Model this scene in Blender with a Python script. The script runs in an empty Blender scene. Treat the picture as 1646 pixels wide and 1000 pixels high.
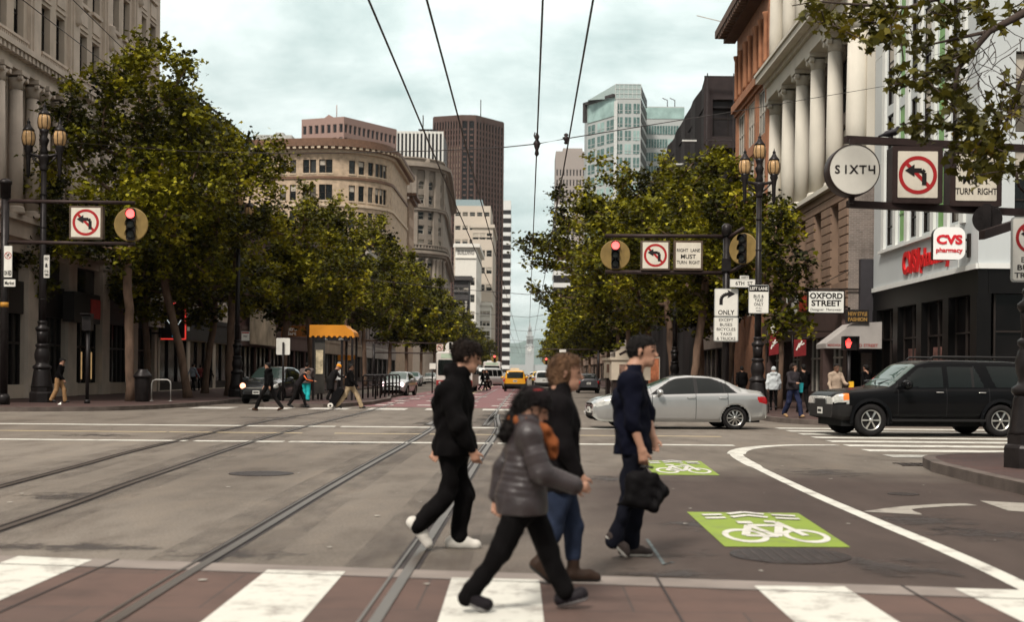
import bpy, math, random
import numpy as np
from mathutils import Vector, Matrix

# ---------------------------------------------------------------- camera, sky, sun, exposure
SC = bpy.context.scene
COL = SC.collection
F, CX, CY, CAMH, ROLL = 2100.0, 848.0, 600.0, 1.48, 0.0096
cam_d = bpy.data.cameras.new('camera')
cam = bpy.data.objects.new('camera', cam_d); COL.objects.link(cam)
cam_d.sensor_width = 36.0
cam_d.lens = 36.0 * F / 1646.0
cam_d.shift_x = -(CX - 823.0) / 1646.0
cam_d.shift_y = (CY - 500.0) / 1646.0
cam_d.clip_start = 0.1; cam_d.clip_end = 9000
cam.matrix_world = Matrix.Translation((0, 0, CAMH)) @ Matrix.Rotation(math.radians(90), 4, 'X') @ Matrix.Rotation(ROLL, 4, 'Z')
SC.camera = cam
cam_d.dof.use_dof = True; cam_d.dof.focus_distance = 34.0; cam_d.dof.aperture_fstop = 1.8
SC.view_settings.view_transform = 'Standard'
SC.view_settings.look = 'None'
SC.view_settings.exposure = 0.4
SC.view_settings.gamma = 1.0

SUN_EL, SUN_AZ = math.radians(50), math.radians(205)   # azimuth from +Y towards +X: behind and to the left of the camera
W = bpy.data.worlds.new('World'); SC.world = W; W.use_nodes = True
wt = W.node_tree; wt.nodes.clear()
def wn(t, **k):
    n = wt.nodes.new(t)
    for a, v in k.items(): setattr(n, a, v)
    return n
sky = wn('ShaderNodeTexSky', sky_type='NISHITA', sun_disc=False, sun_elevation=SUN_EL, sun_rotation=SUN_AZ)
tc = wn('ShaderNodeTexCoord'); sep = wn('ShaderNodeSeparateXYZ')
wt.links.new(tc.outputs['Generated'], sep.inputs[0])
def wmath(op, a, b=None, clamp=False):
    n = wn('ShaderNodeMath', operation=op, use_clamp=clamp)
    for i, v in enumerate((a, b)):
        if v is None: continue
        if isinstance(v, (int, float)): n.inputs[i].default_value = v
        else: wt.links.new(v, n.inputs[i])
    return n.outputs[0]
zc = wmath('MAXIMUM', sep.outputs[2], 0.0)
den = wmath('ADD', zc, 0.22)
comb = wn('ShaderNodeCombineXYZ')
wt.links.new(wmath('DIVIDE', sep.outputs[0], den), comb.inputs[0])
wt.links.new(wmath('DIVIDE', sep.outputs[1], den), comb.inputs[1])
comb.inputs[2].default_value = 3.7
cl = wn('ShaderNodeTexNoise'); cl.inputs['Scale'].default_value = 1.9; cl.inputs['Detail'].default_value = 9
cl.inputs['Roughness'].default_value = 0.60; cl.inputs['Distortion'].default_value = 0.25
wt.links.new(comb.outputs[0], cl.inputs['Vector'])
ramp = wn('ShaderNodeValToRGB')
ramp.color_ramp.elements[0].position = 0.30; ramp.color_ramp.elements[0].color = (0.36, 0.465, 0.445, 1)
ramp.color_ramp.elements[1].position = 0.66; ramp.color_ramp.elements[1].color = (0.86, 0.92, 0.885, 1)
wt.links.new(cl.outputs['Fac'], ramp.inputs['Fac'])
lobe = wn('ShaderNodeVectorMath', operation='DOT_PRODUCT'); wt.links.new(tc.outputs['Generated'], lobe.inputs[0]); lobe.inputs[1].default_value = (-.03, .965, .26)
lob = wmath('POWER', wmath('MAXIMUM', lobe.outputs['Value'], 0.0), 7.0)      # brightening added to the sky ahead, over the end of the street
zen = wmath('ADD', wmath('ADD', wmath('MULTIPLY', zc, 9.0), 3.1), wmath('MULTIPLY', lob, 6.2))       # overcast luminance: the zenith is about three times the horizon
cs = wn('ShaderNodeVectorMath', operation='SCALE')
warm = wn('ShaderNodeMix', data_type='RGBA'); wt.links.new(wmath('MULTIPLY', wmath('SUBTRACT', zc, .28), 3.0, True), warm.inputs[0])       # cream tint added to the unseen sky overhead, to warm the shading
wt.links.new(ramp.outputs[0], warm.inputs[6]); warm.inputs[7].default_value = (1.0, .93, .86, 1)
wt.links.new(warm.outputs[2], cs.inputs[0]); wt.links.new(zen, cs.inputs['Scale'])
mx = wn('ShaderNodeMix', data_type='RGBA'); mx.inputs[0].default_value = 0.94
wt.links.new(sky.outputs[0], mx.inputs[6]); wt.links.new(cs.outputs[0], mx.inputs[7])
bg = wn('ShaderNodeBackground'); bg.inputs['Strength'].default_value = 0.1
wo = wn('ShaderNodeOutputWorld')
wt.links.new(mx.outputs[2], bg.inputs[0]); wt.links.new(bg.outputs[0], wo.inputs[0])

sun_d = bpy.data.lights.new('sun', 'SUN'); sun_d.energy = 3.0; sun_d.angle = math.radians(11); sun_d.color = (1.0, 0.93, 0.84)
sun = bpy.data.objects.new('sun', sun_d); COL.objects.link(sun)
sdir = Vector((math.sin(SUN_AZ) * math.cos(SUN_EL), math.cos(SUN_AZ) * math.cos(SUN_EL), math.sin(SUN_EL)))
sun.rotation_euler = sdir.to_track_quat('Z', 'Y').to_euler()
sun.location = (0, 0, 60)

# ---------------------------------------------------------------- measuring: a pixel of the 1646x1000 photograph -> a place
_c, _s = math.cos(ROLL), math.sin(ROLL)
def UV(px, py):
    dx, dy = px - CX, py - CY
    return _c * dx + _s * dy, -_s * dx + _c * dy
def G(px, py, z=0.0):
    u, v = UV(px, py); Y = F * (CAMH - z) / v
    return (u * Y / F, Y)
def P(px, py, Y):
    u, v = UV(px, py)
    return Vector((u * Y / F, Y, CAMH - v * Y / F))
def YX(px, X):            # depth at which a street-parallel plane X passes pixel column px (near eye level)
    return X * F / (px - CX)

# ---------------------------------------------------------------- materials
MATS = {}
def nmat(name):
    m = bpy.data.materials.new(name); m.use_nodes = True
    nt = m.node_tree; b = nt.nodes['Principled BSDF']
    return m, nt, b
def lk(nt, a, b): nt.links.new(a, b)
def nnoise(nt, scale, detail=5, rough=.55, coord='Object', stretch=None):
    t = nt.nodes.new('ShaderNodeTexCoord'); n = nt.nodes.new('ShaderNodeTexNoise')
    n.inputs['Scale'].default_value = scale; n.inputs['Detail'].default_value = detail; n.inputs['Roughness'].default_value = rough
    if stretch:
        mp = nt.nodes.new('ShaderNodeMapping'); mp.inputs['Scale'].default_value = stretch
        lk(nt, t.outputs[coord], mp.inputs[0]); lk(nt, mp.outputs[0], n.inputs['Vector'])
    else: lk(nt, t.outputs[coord], n.inputs['Vector'])
    return n.outputs['Fac']
def nramp(nt, fac, stops):
    r = nt.nodes.new('ShaderNodeValToRGB'); e = r.color_ramp.elements
    while len(e) < len(stops): e.new(0.5)
    for i, (p, c) in enumerate(stops): e[i].position = p; e[i].color = (*c, 1)
    lk(nt, fac, r.inputs[0]); return r.outputs[0]
def nmix(nt, fac, a, b, mode='MIX'):
    n = nt.nodes.new('ShaderNodeMix'); n.data_type = 'RGBA'; n.blend_type = mode
    for i, v in ((0, fac), (6, a), (7, b)):
        if isinstance(v, (int, float)): n.inputs[i].default_value = v
        elif isinstance(v, tuple): n.inputs[i].default_value = (*v, 1)
        else: lk(nt, v, n.inputs[i])
    return n.outputs[2]
def nbump(nt, b, h, dist=.02, strength=.5):
    n = nt.nodes.new('ShaderNodeBump'); n.inputs['Distance'].default_value = dist; n.inputs['Strength'].default_value = strength
    lk(nt, h, n.inputs['Height']); lk(nt, n.outputs[0], b.inputs['Normal'])
def sc3(c, k): return tuple(min(1, x * k) for x in c)
def M(name, col, rough=.6, metal=0., var=.18, scale=2.5, bump=0., bscale=30., spec=.22, coat=0., emit=0., stretch=None, dirt=0.):
    if name in MATS: return MATS[name]
    m, nt, b = nmat(name)
    f = nnoise(nt, scale, stretch=stretch)
    c = nramp(nt, f, [(.3, sc3(col, 1 - var)), (.7, sc3(col, 1 + var))])
    if dirt:
        d = nnoise(nt, scale * .6, 8, .7, stretch=(1, 1, .25))
        c = nmix(nt, nramp(nt, d, [(.5, (0, 0, 0)), (.75, (dirt,) * 3)]), c, sc3(col, .35))
    lk(nt, c, b.inputs['Base Color'])
    b.inputs['Roughness'].default_value = rough; b.inputs['Metallic'].default_value = metal
    b.inputs['Specular IOR Level'].default_value = spec; b.inputs['Coat Weight'].default_value = coat
    b.inputs['Coat Roughness'].default_value = .05
    if bump: nbump(nt, b, nnoise(nt, bscale, 6, .6), .02, bump)
    if emit:
        b.inputs['Emission Color'].default_value = (*col, 1); b.inputs['Emission Strength'].default_value = emit
    MATS[name] = m; return m
def MG(name, tint=(.012, .014, .015), rough=.06, var=.5):      # window glass: dark room behind, clear reflection
    if name in MATS: return MATS[name]
    m, nt, b = nmat(name)
    f = nnoise(nt, .9, 3)
    lk(nt, nramp(nt, f, [(.3, sc3(tint, 1 - var)), (.7, sc3(tint, 1 + var))]), b.inputs['Base Color'])
    b.inputs['Roughness'].default_value = rough; b.inputs['IOR'].default_value = 1.5; b.inputs['Specular IOR Level'].default_value = .34
    nbump(nt, b, nnoise(nt, .7, 2), .02, .15)
    MATS[name] = m; return m
def MBRICK(name, c1, c2, mortar, scale, rough=.85, bw=.5, rh=.25, ms=.012, axis='XZ', bump=.4):
    if name in MATS: return MATS[name]
    m, nt, b = nmat(name)
    t = nt.nodes.new('ShaderNodeTexCoord'); s = nt.nodes.new('ShaderNodeSeparateXYZ'); cb = nt.nodes.new('ShaderNodeCombineXYZ')
    lk(nt, t.outputs['Object'], s.inputs[0])
    if axis == 'WALL':
        ad = nt.nodes.new('ShaderNodeMath'); ad.operation = 'ADD'
        lk(nt, s.outputs[0], ad.inputs[0]); lk(nt, s.outputs[1], ad.inputs[1]); lk(nt, ad.outputs[0], cb.inputs[0])
        lk(nt, s.outputs[2], cb.inputs[1])
    else:
        lk(nt, s.outputs['XYZ'.index(axis[0])], cb.inputs[0]); lk(nt, s.outputs['XYZ'.index(axis[1])], cb.inputs[1])
    br = nt.nodes.new('ShaderNodeTexBrick'); lk(nt, cb.outputs[0], br.inputs['Vector'])
    br.inputs['Color1'].default_value = (*c1, 1); br.inputs['Color2'].default_value = (*c2, 1); br.inputs['Mortar'].default_value = (*mortar, 1)
    br.inputs['Scale'].default_value = scale; br.inputs['Brick Width'].default_value = bw; br.inputs['Row Height'].default_value = rh
    br.inputs['Mortar Size'].default_value = ms; br.inputs['Bias'].default_value = 0
    f = nnoise(nt, 1.1, 6, .65)
    c = nmix(nt, 1.0, br.outputs[0], nramp(nt, f, [(.28, (.58, .56, .54)), (.5, (1., .98, .96)), (.72, (1.2, 1.15, 1.1))]), 'MULTIPLY')
    lk(nt, c, b.inputs['Base Color']); b.inputs['Roughness'].default_value = rough
    inv = nt.nodes.new('ShaderNodeMath'); inv.operation = 'SUBTRACT'; inv.inputs[0].default_value = 1; lk(nt, br.outputs['Fac'], inv.inputs[1])
    nbump(nt, b, inv.outputs[0], .01, bump)
    MATS[name] = m; return m

# ---------------------------------------------------------------- mesh builder and scene bookkeeping
class MB:
    def __init__(s): s.v = []; s.f = []; s.m = []; s.sm = []; s.M = None
    def add(s, pts):
        i0 = len(s.v)
        if s.M is None: s.v += [tuple(p) for p in pts]
        else: s.v += [tuple(s.M @ Vector(p)) for p in pts]
        return i0
    def face(s, idx, m=0, sm=False): s.f.append(tuple(idx)); s.m.append(m); s.sm.append(sm)
    def poly(s, pts, m=0, sm=False):
        i = s.add(pts); s.face(range(i, i + len(pts)), m, sm)
    def box(s, x0, x1, y0, y1, z0, z1, m=0):
        i = s.add([(x0, y0, z0), (x1, y0, z0), (x1, y1, z0), (x0, y1, z0), (x0, y0, z1), (x1, y0, z1), (x1, y1, z1), (x0, y1, z1)])
        for q in ((0, 3, 2, 1), (4, 5, 6, 7), (0, 1, 5, 4), (1, 2, 6, 5), (2, 3, 7, 6), (3, 0, 4, 7)): s.face([i + k for k in q], m)
    def cbox(s, c, d, m=0): s.box(c[0] - d[0] / 2, c[0] + d[0] / 2, c[1] - d[1] / 2, c[1] + d[1] / 2, c[2] - d[2] / 2, c[2] + d[2] / 2, m)
    def tube(s, pts, rad, n=8, m=0, cap=True):
        pts = [Vector(p) for p in pts]
        if isinstance(rad, (int, float)): rad = [rad] * len(pts)
        rings = []; ref = None
        for k, p in enumerate(pts):
            d = (pts[min(k + 1, len(pts) - 1)] - pts[max(k - 1, 0)])
            if d.length < 1e-9: d = Vector((0, 0, 1))
            d.normalize()
            if ref is None:
                ref = Vector((1, 0, 0)) if abs(d.x) < .9 else Vector((0, 1, 0))
            a = (ref - d * ref.dot(d)).normalized(); ref = a; b = d.cross(a)
            rings.append(s.add([p + (a * math.cos(t) + b * math.sin(t)) * rad[k] for t in [2 * math.pi * j / n for j in range(n)]]))
        for k in range(len(rings) - 1):
            for j in range(n):
                j2 = (j + 1) % n
                s.face((rings[k] + j, rings[k] + j2, rings[k + 1] + j2, rings[k + 1] + j), m, True)
        if cap:
            s.face([rings[0] + j for j in range(n)][::-1], m); s.face([rings[-1] + j for j in range(n)], m)
    def lathe(s, prof, c=(0, 0, 0), n=16, m=0, axis='Z', flute=0., smooth=True):
        rings = []
        for r, h in prof:
            pts = []
            for j in range(n):
                t = 2 * math.pi * j / n; rr = r * (1 - flute * (j % 2))
                a, b = rr * math.cos(t), rr * math.sin(t)
                p = {'Z': (a, b, h), 'Y': (a, h, b), 'X': (h, a, b)}[axis]
                pts.append((c[0] + p[0], c[1] + p[1], c[2] + p[2]))
            rings.append(s.add(pts))
        for k in range(len(rings) - 1):
            for j in range(n):
                j2 = (j + 1) % n
                s.face((rings[k] + j, rings[k] + j2, rings[k + 1] + j2, rings[k + 1] + j), m, smooth)
        s.face([rings[0] + j for j in range(n)][::-1], m); s.face([rings[-1] + j for j in range(n)], m)
    def prism(s, poly, axis, a0, a1, m=0, ms=None):      # polygon in the two other axes, extruded along axis
        def p3(p, a): return {'X': (a, p[0], p[1]), 'Y': (p[0], a, p[1]), 'Z': (p[0], p[1], a)}[axis]
        i = s.add([p3(p, a0) for p in poly]); j = s.add([p3(p, a1) for p in poly]); n = len(poly)
        s.face(list(range(i, i + n))[::-1], m); s.face(range(j, j + n), m)
        for k in range(n): s.face((i + k, i + (k + 1) % n, j + (k + 1) % n, j + k), m if ms is None else ms)
    def mesh(s, name, mats):
        me = bpy.data.meshes.new(name); me.from_pydata(s.v, [], s.f)
        for mm in (mats if isinstance(mats, (list, tuple)) else [mats]): me.materials.append(mm)
        if s.f:
            me.polygons.foreach_set('material_index', s.m); me.polygons.foreach_set('use_smooth', s.sm)
        me.update(); return me
    def build(s, name, mats, parent=None, recalc=False, origin=None):
        off = Vector(origin) if origin is not None else (WOFF.get(parent.name) if parent else None)
        if off is not None: s.v = [(p[0] - off[0], p[1] - off[1], p[2] - off[2]) for p in s.v]
        me = s.mesh(name, mats)
        if recalc:
            import bmesh
            b = bmesh.new(); b.from_mesh(me); bmesh.ops.recalc_face_normals(b, faces=b.faces); b.to_mesh(me); b.free()
        o = link(name, me, parent)
        if off is not None and parent: WOFF[o.name] = off
        if origin is not None: o.location = origin
        return o
WOFF = {}
def wroot(name, label, cat, loc, group=None):       # a thing whose parts are written down in street coordinates
    r = root(name, label, cat, loc, 0, group); WOFF[r.name] = Vector(loc); return r
def link(name, me, parent=None, loc=None):
    o = bpy.data.objects.new(name, me); COL.objects.link(o)
    if parent: o.parent = parent
    if loc: o.location = loc
    return o
def tag(o, label, cat, group=None):
    o['label'] = label; o['category'] = cat
    if group: o['group'] = group
    return o
def root(name, label, cat, loc=(0, 0, 0), rz=0., group=None):
    o = link(name, None); o.location = loc; o.rotation_euler = (0, 0, rz); o.empty_display_size = .2
    return tag(o, label, cat, group)
def struct(o): o['kind'] = 'structure'; return o
def copy_tree(o, parent=None):
    c = o.copy(); COL.objects.link(c)
    if parent: c.parent = parent
    for ch in list(o.children): copy_tree(ch, c)
    return c
def dup(o, loc, rz=0., label=None, sc=None):
    c = copy_tree(o); c.location = loc; c.rotation_euler = (0, 0, rz)
    if label: c['label'] = label
    if sc: c.scale = sc if isinstance(sc, tuple) else (sc, sc, sc)
    return c
_TXT = {}
def text_mesh(s, bold=0.):
    k = (s, bold)
    if k not in _TXT:
        cu = bpy.data.curves.new('lettering', 'FONT'); cu.body = s; cu.size = 1; cu.offset = bold; cu.resolution_u = 3; cu.fill_mode = 'BOTH'
        ob = bpy.data.objects.new('lettering', cu)
        me = bpy.data.meshes.new_from_object(ob)
        v = [tuple(x.co) for x in me.vertices]; f = [tuple(p.vertices) for p in me.polygons]
        bpy.data.meshes.remove(me); bpy.data.objects.remove(ob); bpy.data.curves.remove(cu)
        _TXT[k] = (v, f)
    return _TXT[k]
def put_text(mb, s, mapf, cx, cz, w=None, h=None, m=0, bold=0., depth=0.):
    """letters in a plane: mapf(u, n, z) -> point; centred on (cx, cz), fitted to width w and / or height h"""
    v, f = text_mesh(s, bold)
    if not v: return
    xs = [p[0] for p in v]; ys = [p[1] for p in v]
    sw, sh = max(xs) - min(xs), max(ys) - min(ys)
    kx = w / sw if w else h / sh; ky = h / sh if h else kx
    x0, y0 = (max(xs) + min(xs)) / 2, (max(ys) + min(ys)) / 2
    def mp(p, n): return mapf(cx + (p[0] - x0) * kx, n, cz + (p[1] - y0) * ky)
    i = mb.add([mp(p, depth) for p in v])
    for q in f: mb.face([i + k for k in q], m)
    if depth > .01:
        j = mb.add([mp(p, 0) for p in v]); cnt = {}
        for q in f:
            for a, b in zip(q, q[1:] + q[:1]): cnt[(a, b)] = 1
        for a, b in cnt:
            if (b, a) not in cnt: mb.face((i + a, i + b, j + b, j + a), m)
def FY(X0, Y0): return lambda u, n, z: (X0 + u, Y0 - n, z)       # a plane facing the camera (-Y)
def FXm(X0, Y0): return lambda u, n, z: (X0 - n, Y0 - u, z)      # facing -X (right-hand buildings); u runs towards the camera, left to right as read
def FXp(X0, Y0): return lambda u, n, z: (X0 + n, Y0 + u, z)      # facing +X (left-hand buildings); u runs away from the camera

# a wall as one grid with openings cut out, reveals, and one window part in each opening
def wall_grid(mb, mapf, u0, u1, z0, z1, ops, depth=.25, m=0, extra_u=()):
    us = sorted(set([u0, u1] + [o[0] for o in ops] + [o[1] for o in ops] + list(extra_u)))
    zs = sorted(set([z0, z1] + [o[2] for o in ops] + [o[3] for o in ops]))
    us = [u for u in us if u0 - 1e-6 <= u <= u1 + 1e-6]; zs = [z for z in zs if z0 - 1e-6 <= z <= z1 + 1e-6]
    idx = {}
    def vid(i, j):
        if (i, j) not in idx: idx[(i, j)] = mb.add([mapf(us[i], 0, zs[j])])
        return idx[(i, j)]
    for i in range(len(us) - 1):
        uc = (us[i] + us[i + 1]) / 2; oo = [o for o in ops if o[0] < uc < o[1]]
        for j in range(len(zs) - 1):
            zc_ = (zs[j] + zs[j + 1]) / 2
            if any(o[2] < zc_ < o[3] for o in oo): continue
            mb.face((vid(i, j), vid(i + 1, j), vid(i + 1, j + 1), vid(i, j + 1)), m)
    for o in ops:
        a, b, c, d = o[:4]; q = [(a, c), (b, c), (b, d), (a, d)]
        for k in range(4):
            p, r = q[k], q[(k + 1) % 4]
            mb.poly([mapf(p[0], 0, p[1]), mapf(r[0], 0, r[1]), mapf(r[0], -depth, r[1]), mapf(p[0], -depth, p[1])], m)
def mbox(mb, mapf, u0, u1, n0, n1, z0, z1, m=0, seg=1):
    us = [u0 + (u1 - u0) * k / seg for k in range(seg + 1)]
    rows = [mb.add([mapf(u, n0, z0), mapf(u, n1, z0), mapf(u, n1, z1), mapf(u, n0, z1)]) for u in us]
    for k in range(seg):
        a, b = rows[k], rows[k + 1]
        for j in range(4): mb.face((a + j, b + j, b + (j + 1) % 4, a + (j + 1) % 4), m)
    mb.face([rows[0] + j for j in range(4)], m); mb.face([rows[-1] + j for j in range(4)][::-1], m)
GLR = random.Random(55); GLV = []
def window_part(parent, mapf, o, mats, depth=.22, fw=.07, mull=1, rails=1, blind=0., arch=False, name='window', rnd=None):
    a, b, c, d = o[:4]; mb = MB(); w = b - a
    if mats[1] is MATS.get('window_glass'): mats = [mats[0], GLR.choice(GLV)] + list(mats[2:])
    def gl(u0, u1, z0, z1, n, m): mb.poly([mapf(u0, n, z0), mapf(u1, n, z0), mapf(u1, n, z1), mapf(u0, n, z1)], m)
    gl(a, b, c, d, -depth, 1)
    n0, n1 = -depth + .003, -depth + .06
    mbox(mb, mapf, a, a + fw, n0, n1, c, d); mbox(mb, mapf, b - fw, b, n0, n1, c, d)
    mbox(mb, mapf, a + fw, b - fw, n0, n1, c, c + fw); mbox(mb, mapf, a + fw, b - fw, n0, n1, d - fw, d)
    for k in range(1, mull + 1 if mull > 1 else 1):
        u = a + w * k / mull
        if k < mull: mbox(mb, mapf, u - fw * .4, u + fw * .4, n0, n1, c + fw, d - fw)
    for k in range(1, rails + 1):
        z = c + (d - c) * k / (rails + 1)
        mbox(mb, mapf, a + fw, b - fw, n0, n1 - .012, z - fw * .45, z + fw * .45)
    if blind > 0.02: gl(a + fw, b - fw, d - fw - (d - c - 2 * fw) * blind, d - fw, -depth + .02, 2)
    if arch:      # stone spandrels that round the head of the opening
        r = w / 2; zc_ = d - r; N = 7
        for sgn in (-1, 1):
            uc = (a + b) / 2
            pts = [(uc + sgn * r * math.sin(t), zc_ + r * math.cos(t)) for t in [math.pi / 2 * k / N for k in range(N + 1)]] + [(uc + sgn * r, d)]
            mb.poly([mapf(p[0], -.02, p[1]) for p in pts], 3)
    return mb.build(name, mats, parent)
# ---------------------------------------------------------------- ground, roads, pavements, paint
def road_mat():
    m, nt, b = nmat('asphalt')
    big = nnoise(nt, .12, 4, .6, stretch=(2.2, .6, 1)); mid = nnoise(nt, .9, 6, .65, stretch=(1.6, .5, 1)); fine = nnoise(nt, 38, 4, .8)
    c = nramp(nt, big, [(.3, (.104, .088, .073)), (.7, (.186, .164, .139))])
    c = nmix(nt, 1., c, nramp(nt, mid, [(.25, (.62, .58, .56)), (.5, (1, 1, 1)), (.75, (1.22, 1.18, 1.13))]), 'MULTIPLY')
    c = nmix(nt, 1., c, nramp(nt, fine, [(.3, (.60, .59, .58)), (.7, (1.38, 1.38, 1.38))]), 'MULTIPLY')
    # the newer, darker asphalt of the turning lane
    t = nt.nodes.new('ShaderNodeTexCoord'); s = nt.nodes.new('ShaderNodeSeparateXYZ'); lk(nt, t.outputs['Object'], s.inputs[0])
    wob = nnoise(nt, .5, 4)
    def mth(op, a, b_=None, cl=False):
        n = nt.nodes.new('ShaderNodeMath'); n.operation = op; n.use_clamp = cl
        for i, v in enumerate((a, b_)):
            if v is None: continue
            if isinstance(v, (int, float)): n.inputs[i].default_value = v
            else: lk(nt, v, n.inputs[i])
        return n.outputs[0]
    xa = mth('MULTIPLY', mth('ADD', s.outputs[0], mth('MULTIPLY', wob, 2.0)), .42, True)
    yb = mth('MULTIPLY', mth('SUBTRACT', 22.5, mth('ADD', s.outputs[1], mth('MULTIPLY', wob, 3.0))), .35, True)
    c = nmix(nt, mth('MULTIPLY', mth('MULTIPLY', xa, yb), .95), c, nmix(nt, mid, (.026, .018, .016), (.082, .060, .051)))
    st = nnoise(nt, .55, 7, .72, stretch=(.8, 1.6, 1))
    c = nmix(nt, nramp(nt, st, [(.58, (0, 0, 0)), (.74, (.40, .40, .40))]), c, (.045, .035, .031))
    sp = nnoise(nt, 2.3, 4, .7)
    c = nmix(nt, nramp(nt, sp, [(.70, (0, 0, 0)), (.76, (.5, .5, .5))]), c, (.30, .28, .25))
    vo = nt.nodes.new('ShaderNodeTexVoronoi'); vo.feature = 'DISTANCE_TO_EDGE'; vo.inputs['Scale'].default_value = .28
    mpn = nt.nodes.new('ShaderNodeMix'); mpn.data_type = 'VECTOR'; mpn.inputs[0].default_value = .12
    nz = nt.nodes.new('ShaderNodeTexNoise'); nz.inputs['Scale'].default_value = .9
    lk(nt, t.outputs['Object'], nz.inputs['Vector']); lk(nt, t.outputs['Object'], mpn.inputs[4]); lk(nt, nz.outputs['Color'], mpn.inputs[5])
    lk(nt, mpn.outputs[1], vo.inputs['Vector'])
    crack = nmix(nt, nramp(nt, nnoise(nt, .35, 3), [(.52, (0, 0, 0)), (.62, (1, 1, 1))]), (0., 0., 0.), nramp(nt, vo.outputs['Distance'], [(.0, (.55, .55, .55)), (.005, (0, 0, 0))]))
    c = nmix(nt, crack, c, (.045, .038, .035))
    lk(nt, c, b.inputs['Base Color']); b.inputs['Roughness'].default_value = .78; b.inputs['Specular IOR Level'].default_value = .15
    nbump(nt, b, fine, .008, .5)
    return m
def paint_mat(name, col, wear=.5, under=(.15, .125, .11), sc=3.):
    m, nt, b = nmat(name)
    w = nnoise(nt, sc, 8, .75); w2 = nnoise(nt, 26, 4, .7)
    c = nmix(nt, nnoise(nt, 1.3, 4), sc3(col, .86), sc3(col, 1.05))
    c = nmix(nt, nramp(nt, w, [(.50, (0, 0, 0)), (.67, (wear,) * 3)]), c, under)
    c = nmix(nt, nramp(nt, w2, [(.62, (0, 0, 0)), (.72, (wear * .7,) * 3)]), c, under)
    lk(nt, c, b.inputs['Base Color']); b.inputs['Roughness'].default_value = .65
    return m
m_road = road_mat()
m_white = paint_mat('white_paint', (.56, .55, .49), .85)
m_white2 = paint_mat('worn_white_paint', (.52, .50, .45), .7)
m_yellow = paint_mat('yellow_paint', (.40, .32, .19), .8); m_faint = paint_mat('faded_white_paint', (.30, .275, .235), .9, (.07, .055, .048), 5.)
m_red = paint_mat('red_lane_paint', (.165, .052, .054), .6, (.11, .085, .075), 1.2)
m_green = paint_mat('green_paint', (.19, .27, .014), .7, (.10, .12, .05), 2.)
m_conc = M('concrete_band', (.21, .18, .16), .85, var=.2, scale=1.5, bump=.2)
m_kerb = M('granite_kerb', (.11, .088, .076), .8, var=.3, scale=2, bump=.3, dirt=.6)
m_brickx = MBRICK('red_crosswalk_paving', (.092, .053, .041), (.076, .046, .037), (.048, .034, .029), 1, bw=1.35, rh=1.35, ms=.008, axis='XY', bump=.15)
m_walk = MBRICK('brick_pavement', (.062, .028, .022), (.047, .023, .019), (.035, .02, .018), 1, bw=.42, rh=.21, ms=.012, axis='XY', bump=.3)
m_steel = M('rail_steel', (.17, .14, .12), .36, .8, var=.25, scale=1.2, stretch=(1, .3, 1))
def grime_mat():
    m, nt, b = nmat('oily_grime'); b.inputs['Base Color'].default_value = (.05, .037, .033, 1); b.inputs['Roughness'].default_value = .7
    f = nramp(nt, nnoise(nt, 1.7, 7, .7, stretch=(1, .35, 1)), [(.40, (0, 0, 0)), (.70, (.42, .42, .42))]); tr = nt.nodes.new('ShaderNodeBsdfTransparent'); ms = nt.nodes.new('ShaderNodeMixShader')
    lk(nt, f, ms.inputs[0]); lk(nt, tr.outputs[0], ms.inputs[1]); lk(nt, b.outputs[0], ms.inputs[2]); lk(nt, ms.outputs[0], nt.nodes['Material Output'].inputs['Surface']); return m
m_grime = grime_mat()
m_tar = M('tar', (.032, .026, .025), .7, var=.3)

mb = MB(); mb.poly([(-1900, -60, -.03), (1900, -60, -.03), (1900, 7200, -.03), (-1900, 7200, -.03)])
struct(mb.build('ground', M('city_ground', (.12, .11, .10), .9)))
mb = MB()
for i in range(14):      # road surface: one sheet, cut into bands so that it shades finely
    y0, y1 = -20 + i * 70, -20 + (i + 1) * 70
    mb.poly([(-80, y0, 0), (60, y0, 0), (60, y1, 0), (-80, y1, 0)])
mb.poly([(-30, 960, 0), (20, 960, 0), (20, 2000, 0), (-30, 2000, 0)])
struct(mb.build('road', m_road))

def strip(pts, w, z, m=0, mb=None):
    """a painted strip of width w along ground points; w may be a list"""
    mb = mb or MB(); pts = [Vector((p[0], p[1], 0)) for p in pts]
    ws = w if isinstance(w, (list, tuple)) else [w] * len(pts); L = []
    for k, p in enumerate(pts):
        d = (pts[min(k + 1, len(pts) - 1)] - pts[max(k - 1, 0)]).normalized(); n = Vector((-d.y, d.x, 0))
        L.append(mb.add([p + n * ws[k] / 2 + Vector((0, 0, z)), p - n * ws[k] / 2 + Vector((0, 0, z))]))
    for a, b in zip(L, L[1:]): mb.face((a, a + 1, b + 1, b), m)
    return mb
def smooth_path(pts, n=10):
    out = []; P_ = [Vector((p[0], p[1], 0)) for p in pts]; P_ = [P_[0] * 2 - P_[1]] + P_ + [P_[-1] * 2 - P_[-2]]
    for k in range(1, len(P_) - 2):
        a, b, c, d = P_[k - 1:k + 3]
        for j in range(n):
            t = j / n
            out.append(.5 * ((2 * b) + (c - a) * t + (2 * a - 5 * b + 4 * c - d) * t * t + (3 * b - a - 3 * c + d) * t ** 3))
    out.append(P_[-2]); return out

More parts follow.
